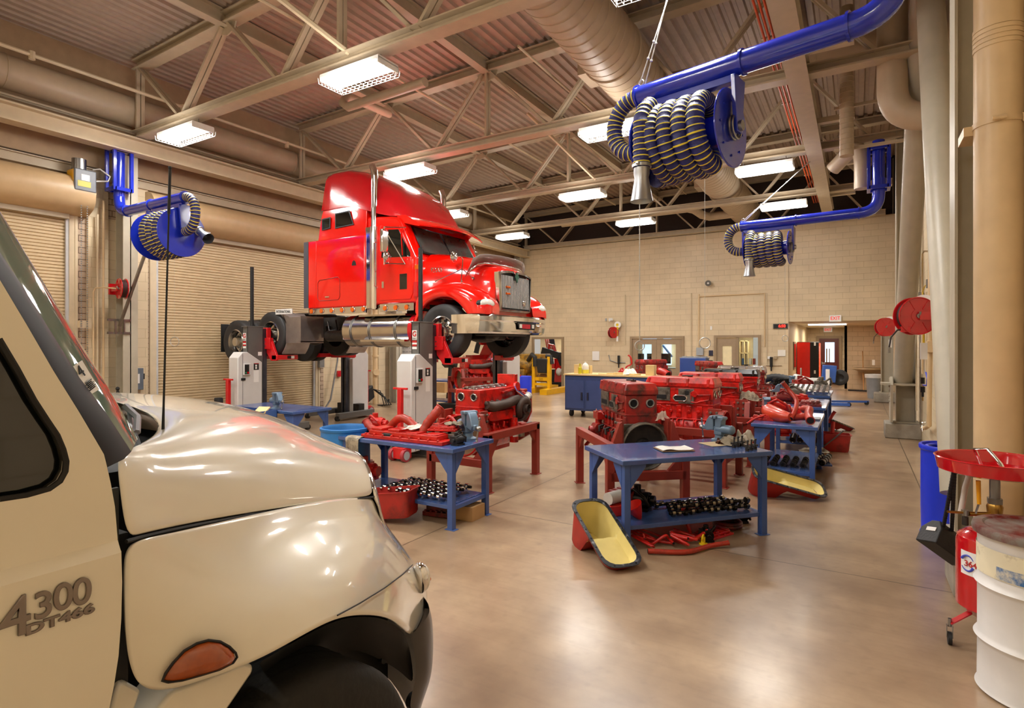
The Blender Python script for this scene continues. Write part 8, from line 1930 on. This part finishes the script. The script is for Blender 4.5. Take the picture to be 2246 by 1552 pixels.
t = thing('plastic_jug', 'translucent jug of yellow fluid on the rolling cabinet', 'jug', onc(1284, .25)); p = onc(1284, .25); c = MB(); c.lathe([(0, 0), (.085, 0), (.09, .02), (.09, .20), (.06, .26), (.025, .29), (.025, .32), (0, .32)], 20, T(p)); c.build('jug_body', M('milky_plastic', '#e9e6d8', .3), t, W=True); c = MB(); c.lathe([(.0915, .01), (.0925, .02), (.0925, .11)], 20, T(p)); c.build('yellow_fluid', M('fluid_yellow', '#e3d94a', .3), t, W=True)
c = MB(); p = onc(1272, .15); c.lathe([(0, 0), (.045, 0), (.045, .17), (.02, .2), (.02, .25), (.028, .25), (.028, .27), (0, .27)], 18, T(p)); tag(c.build('yellow_bottle', M('bottle_yellow', '#c9c326', .4)), 'small yellow and black bottle beside the jug', 'bottle')
for k, (px, dy, s, lb) in enumerate(((1268, .4, (.18, .14, .24), 'upright wooden box at the left end of the rolling cabinet'), (1292, .4, (.14, .12, .22), 'wooden box behind the jug'), (1428, .35, (.22, .2, .26), 'plywood box at the right end of the rolling cabinet'))):
    p = onc(px, dy); c = MB(); c.bx((-s[0]/2, -s[1]/2, 0), (s[0]/2, s[1]/2, s[2]), M=T(p)); tag(c.build('wooden_box', m_ply, bevel=.004), lb, 'box')
for k in range(5):
    p = onc(1325+k*17, .2+.05*(k % 2)); c = MB(); c.box((0, 0, .012+.01*(k % 3)), (.26, .16, .02+.02*(k % 3)), T(p) @ rotz(k*.3)); tag(c.build('wood_board', m_ply), 'flat piece of pale board on the rolling cabinet', 'board', 'flat boards on the rolling cabinet')
rag(onc(1382, .25, ztp), .2, .34, .26, .2, 'white crumpled cloth on the rolling cabinet', 51, mat=m_paper)
rpipe('red_pipe', [onc(1372, .35, ztp+.02), onc(1374, .35, ztp+.2), onc(1385, .35, ztp+.28), onc(1383, .35, ztp+.45), onc(1378, .35, ztp+.5)], .022, m_redpart, 'crooked red pipe standing on the rolling cabinet')
pump('red_pump', onc(1366, .35, ztp), 0, .8, m_redpart, 'small red part at the foot of the crooked pipe')
rpipe('red_pipe', [onc(1445, .3, ztp+.12), onc(1458, .25, ztp+.08), onc(1465, .2, ztp+.03)], .09, m_redpart, 'short fat red pipe at the right end of the rolling cabinet')
# blue tool chest
a = PY(1491, 785, 18.0); b = PY(1546, 812, 18.0); c = MB(); c.bx((a.x, 18.0, 0), (b.x, 18.6, a.z)); t = tag(c.build('tool_chest', M('chest_blue', '#31509a', .4), bevel=.01), 'plain blue tool chest behind the engines', 'cabinet')
p = Vector(((a.x+b.x)/2, 18.3, a.z)); casting('engine_part', p, .1, (.9, .3, .06), m_gal, 'flat silver parts on top of the blue tool chest', seed=61)
# yellow engine test stand
a = PZ(1190, 862, 0); t = thing('engine_test_stand', 'yellow engine stand with a black radiator', 'engine stand', a)
Yb = a.y; 
def pY(px, py, y): return PY(px, py, y)
mY = m_caty
for px in (1172, 1205):
    p = pY(px, 850, Yb); q = pY(px, 782, Yb); c = MB(); c.bar((p.x, Yb, .1), (p.x, Yb, q.z), .16, .12); c.build('upright', mY, t, W=True)
p0, p1 = pY(1172, 830, Yb), pY(1205, 830, Yb); c = MB(); c.bar((p0.x, Yb, p0.z), (p1.x, Yb, p0.z), .12, .14); c.bar((p0.x, Yb-.02, .35), (p1.x, Yb-.02, .35), .1, .1)
c.bar((p0.x-.1, Yb-1.1, .1), (p0.x-.1, Yb+2, .1), .3, .2); c.bar((p1.x+.1, Yb-.7, .1), (p1.x+.1, Yb+2, .1), .3, .2); c.bar((p0.x-.6, Yb-1.1, .1), (p0.x+.4, Yb-1.1, .1), .2, .2); c.build('base_frame', mY, t, W=True)
q = pY(1172, 786, Yb); q2 = pY(1203, 818, Yb); c = MB(); c.prism([(q.x+.12, q.z), (q2.x+.0, q.z), (q2.x-.05, q2.z), (q.x+.2, q2.z)], 'y', Yb-.12, Yb+.15); c.build('radiator', m_black, t, W=True, bevel=.03)
c = MB(); c.tube([(q.x+.1, Yb-.1, q.z-.3), (q.x+.08, Yb-.1, q.z+.05), (q.x-.1, Yb, q.z+.15), (q.x-.5, Yb+.4, q.z-.1), (q.x-.8, Yb+.6, q.z-.6)], .09, 12); c.tube([(q2.x-.1, Yb, q.z+.1), (q2.x+.1, Yb, q.z+.1), (q2.x+.15, Yb, q.z-.2)], .08, 12); c.build('radiator_hose', m_black, t, W=True)
c = MB(); c.bx((q.x-1.3, Yb+.5, .5), (q.x-.3, Yb+2.0, 1.5)); c.cyl((q.x-1.2, Yb+.4, 1.2), (q.x-.3, Yb+.4, 1.0), .2, n=14); c.cyl((q.x-.7, Yb+.3, .3), (q.x-.7, Yb+.3, .9), .13, n=12)
for k in range(6): c.sph((q.x-1.1+.15*k, Yb+.4, .8+.1*(k % 3)), .14, 10)
c.build('yellow_engine', M('old_engine_yellow', '#b28424', .5, var=.25, dirt='#3b3022', ds=4, da=.5), t, W=True, bevel=.03)
text('stand_badge', 'CAT', .09, m_black, t, basis(Vector(((p0.x+p1.x)/2, Yb-.08, p0.z)), (1, 0, 0), (0, 0, 1)), .002)
c = MB(); p = pY(1191, 853, Yb+.2); c.box((p.x, Yb+.3, .55), (.5, .3, .25)); c.sph((p.x, Yb+.2, .7), .15, 8, sc=(1.3, .6, .4)); tag(c.build('parts_box', m_card), 'cardboard box of rags on the yellow stand crossbar', 'box')
# tyre machine
a = PZ(1222, 850, 0); t = thing('tyre_changer', 'red and black tyre changing machine by the open doorway', 'machine', a); Yb = a.y+.3
def q_(px, py, y=None): return PY(px, py, Yb if y is None else y)
A0, A1 = q_(1206, 770), q_(1234, 848)
c = MB(); c.add([tuple(q_(1222, 780)), tuple(q_(1227, 790)), tuple(q_(1236, 845)), tuple(q_(1214, 849)), tuple(q_(1217, 810))]+[tuple(Vector(v)+Vector((0, .5, 0))) for v in (q_(1222, 780), q_(1227, 790), q_(1236, 845), q_(1214, 849), q_(1217, 810))], [(0, 1, 2, 3, 4), (9, 8, 7, 6, 5)]+[(i, (i+1) % 5, 5+(i+1) % 5, 5+i) for i in range(5)], 0, False); c.build('red_shroud', m_dred, t, W=True, bevel=.02)
c = MB(); p, r = q_(1206, 786), q_(1217, 808); c.bx((p.x, Yb, r.z), (r.x, Yb+.5, p.z)); c.build('control_panel', m_dred, t, W=True)
c = MB(); c.bx((q_(1209, 790).x, Yb-.01, q_(1209, 797).z), (q_(1216, 790).x, Yb, q_(1216, 787).z)); c.build('panel_label', m_white, t, W=True)
c = MB(); c.bar(q_(1190, 768), q_(1228, 780), .25, .3); c.bar(q_(1228, 780), q_(1235, 800), .2, .25); p, r = q_(1207, 810), q_(1216, 850); c.bx((p.x, Yb+.05, 0), (r.x, Yb+.6, p.z)); c.bar(q_(1200, 850), q_(1236, 850), .12, .5); c.build('black_arm', m_black, t, W=True, bevel=.02)
c = MB(); c.tube([q_(1203, 768), q_(1205, 755), q_(1213, 757), q_(1220, 775)], .06, 10); c.tube([q_(1225, 790), q_(1232, 805), q_(1234, 815)], .05, 8); c.build('red_arm', m_dred, t, W=True)
c = MB(); c.sph(q_(1226, 815), .16, 14, sc=(.8, 1, 1.1)); c.sph(q_(1234, 813), .13, 14, sc=(.8, 1, 1)); c.build('white_cap', m_white, t, W=True)
# blue drum in the background
p = PZ(1147, 884, 0); c = MB(); c.lathe([(.26, 0), (.28, .02), (.28, .85), (.27, .88), (0, .88)], 28, T(p), capb=True); tag(c.build('plastic_drum', m_drumb), 'small blue drum in front of the yellow stand', 'drum')
# assembled red engine behind left lift + bench
gE = dup(g6, (-5.95, 10.1, .0), math.radians(-120), label='assembled red engine with black pipes behind the brown-turbo engine'); gE.location = (PZ(1045, 900, 0).x, PZ(1045, 900, 0).y, .22)
c = MB(); p = gE.location; e = Vector(p)
c.bx(e+Vector((-1.0, -.5, -.22)), e+Vector((.3, .4, -.02))); tag(c.build('black_skid', m_black, bevel=.01), 'black skid base under the assembled red engine', 'base')
t = thing('control_stand', 'black control pedestal left of the assembled red engine', 'pedestal', PZ(985, 872, 0)); a = PZ(985, 874, 0); c = MB(); c.bar(a+Vector((0, 0, 0)), a+Vector((.1, 0, 1.15)), .18, .14); Mx = T(a+Vector((.05, 0, 1.3))) @ rotz(.3) @ rot('X', -.4); c.box((0, 0, 0), (.48, .3, .36), Mx); c.build('pedestal_body', m_black, t, W=True, bevel=.02)
rpipe('exhaust_pipe', [e+Vector((.2, -.3, 1.45)), e+Vector((.3, -.3, 1.75)), e+Vector((.5, -.25, 2.0))], .07, m_black, 'black exhaust pipe rising from the assembled red engine')
bE = dup(bD, (-10.9, 13.7, 0), .05, label='blue workbench frame seen past the middle column lift')
c = MB(); p = PZ(971, 860, .25); c.bx((-.2, -.15, 0), (.2, .15, .34), M=T(p)); tag(c.build('cardboard_box', m_card), 'small brown cardboard box on the shelf of the bench past the lift', 'box')
# whiteboard
t = thing('whiteboard', 'rolling whiteboard with handwriting left of the middle lift', 'whiteboard', PZ(895, 880, 0)); Yw = PZ(893, 881, 0).y; l, r = PY(875, 762, Yw), PY(912, 833, Yw); c = MB(); c.bx((l.x, Yw, r.z), (r.x, Yw+.03, l.z+.2)); c.build('board', m_white, t, W=True)
c = MB()
for z in (r.z, l.z+.2): c.bar((l.x, Yw+.015, z), (r.x, Yw+.015, z), .05, .05)
for x in (l.x, r.x): c.bar((x, Yw+.015, .35), (x, Yw+.015, l.z+.2), .05, .05); c.bar((x, Yw-.45, .1), (x, Yw+.015, .5), .04, .04); c.bar((x, Yw+.45, .1), (x, Yw+.015, .5), .04, .04)
c.bar((l.x, Yw, .45), (r.x, Yw, .45), .04, .04); c.build('board_frame', m_gal, t, W=True)
c = MB(); rd = random.Random(5)
for k in range(9):
    z = l.z+.1-k*.12; x = l.x+.12
    for j in range(4): w_ = rd.uniform(.05, .14); c.bx((x, Yw-.004, z), (x+w_, Yw-.001, z+.012)); x += w_+.04
c.build('handwriting', M('marker_ink', '#5f5a66', .6), t, W=True)
for x in (l.x, r.x):
    c = MB(); c.cyl((x-.02, Yw-.45, .06), (x+.02, Yw-.45, .06), .06, n=14); c.build('caster', m_black, t, W=True)
# ================= camera, world, output look =================
cam = bpy.data.cameras.new('camera'); co = bpy.data.objects.new('camera', cam); COL.objects.link(co)
co.location = (0, 0, CH); co.rotation_euler = (PI/2, 0, TH); cam.sensor_width = 36; cam.lens = FP/2246*36; cam.shift_y = -21/2246; cam.clip_start = .05; cam.clip_end = 100
SC.camera = co
wd = bpy.data.worlds.new('world'); SC.world = wd; wd.use_nodes = True
bg = wd.node_tree.nodes['Background']; bg.inputs[0].default_value = (1, .93, .85, 1); bg.inputs[1].default_value = .5
SC.view_settings.view_transform = 'Standard'; SC.view_settings.look = 'None'; SC.view_settings.exposure = 0.0
SC.cycles.use_denoising = True; SC.cycles.max_bounces = 7; SC.cycles.diffuse_bounces = 3; SC.cycles.glossy_bounces = 3; SC.cycles.transmission_bounces = 4
SC.cycles.sample_clamp_indirect = 6; SC.cycles.caustics_reflective = False; SC.cycles.caustics_refractive = False
SC.cycles.use_adaptive_sampling = True; SC.cycles.adaptive_threshold = .03
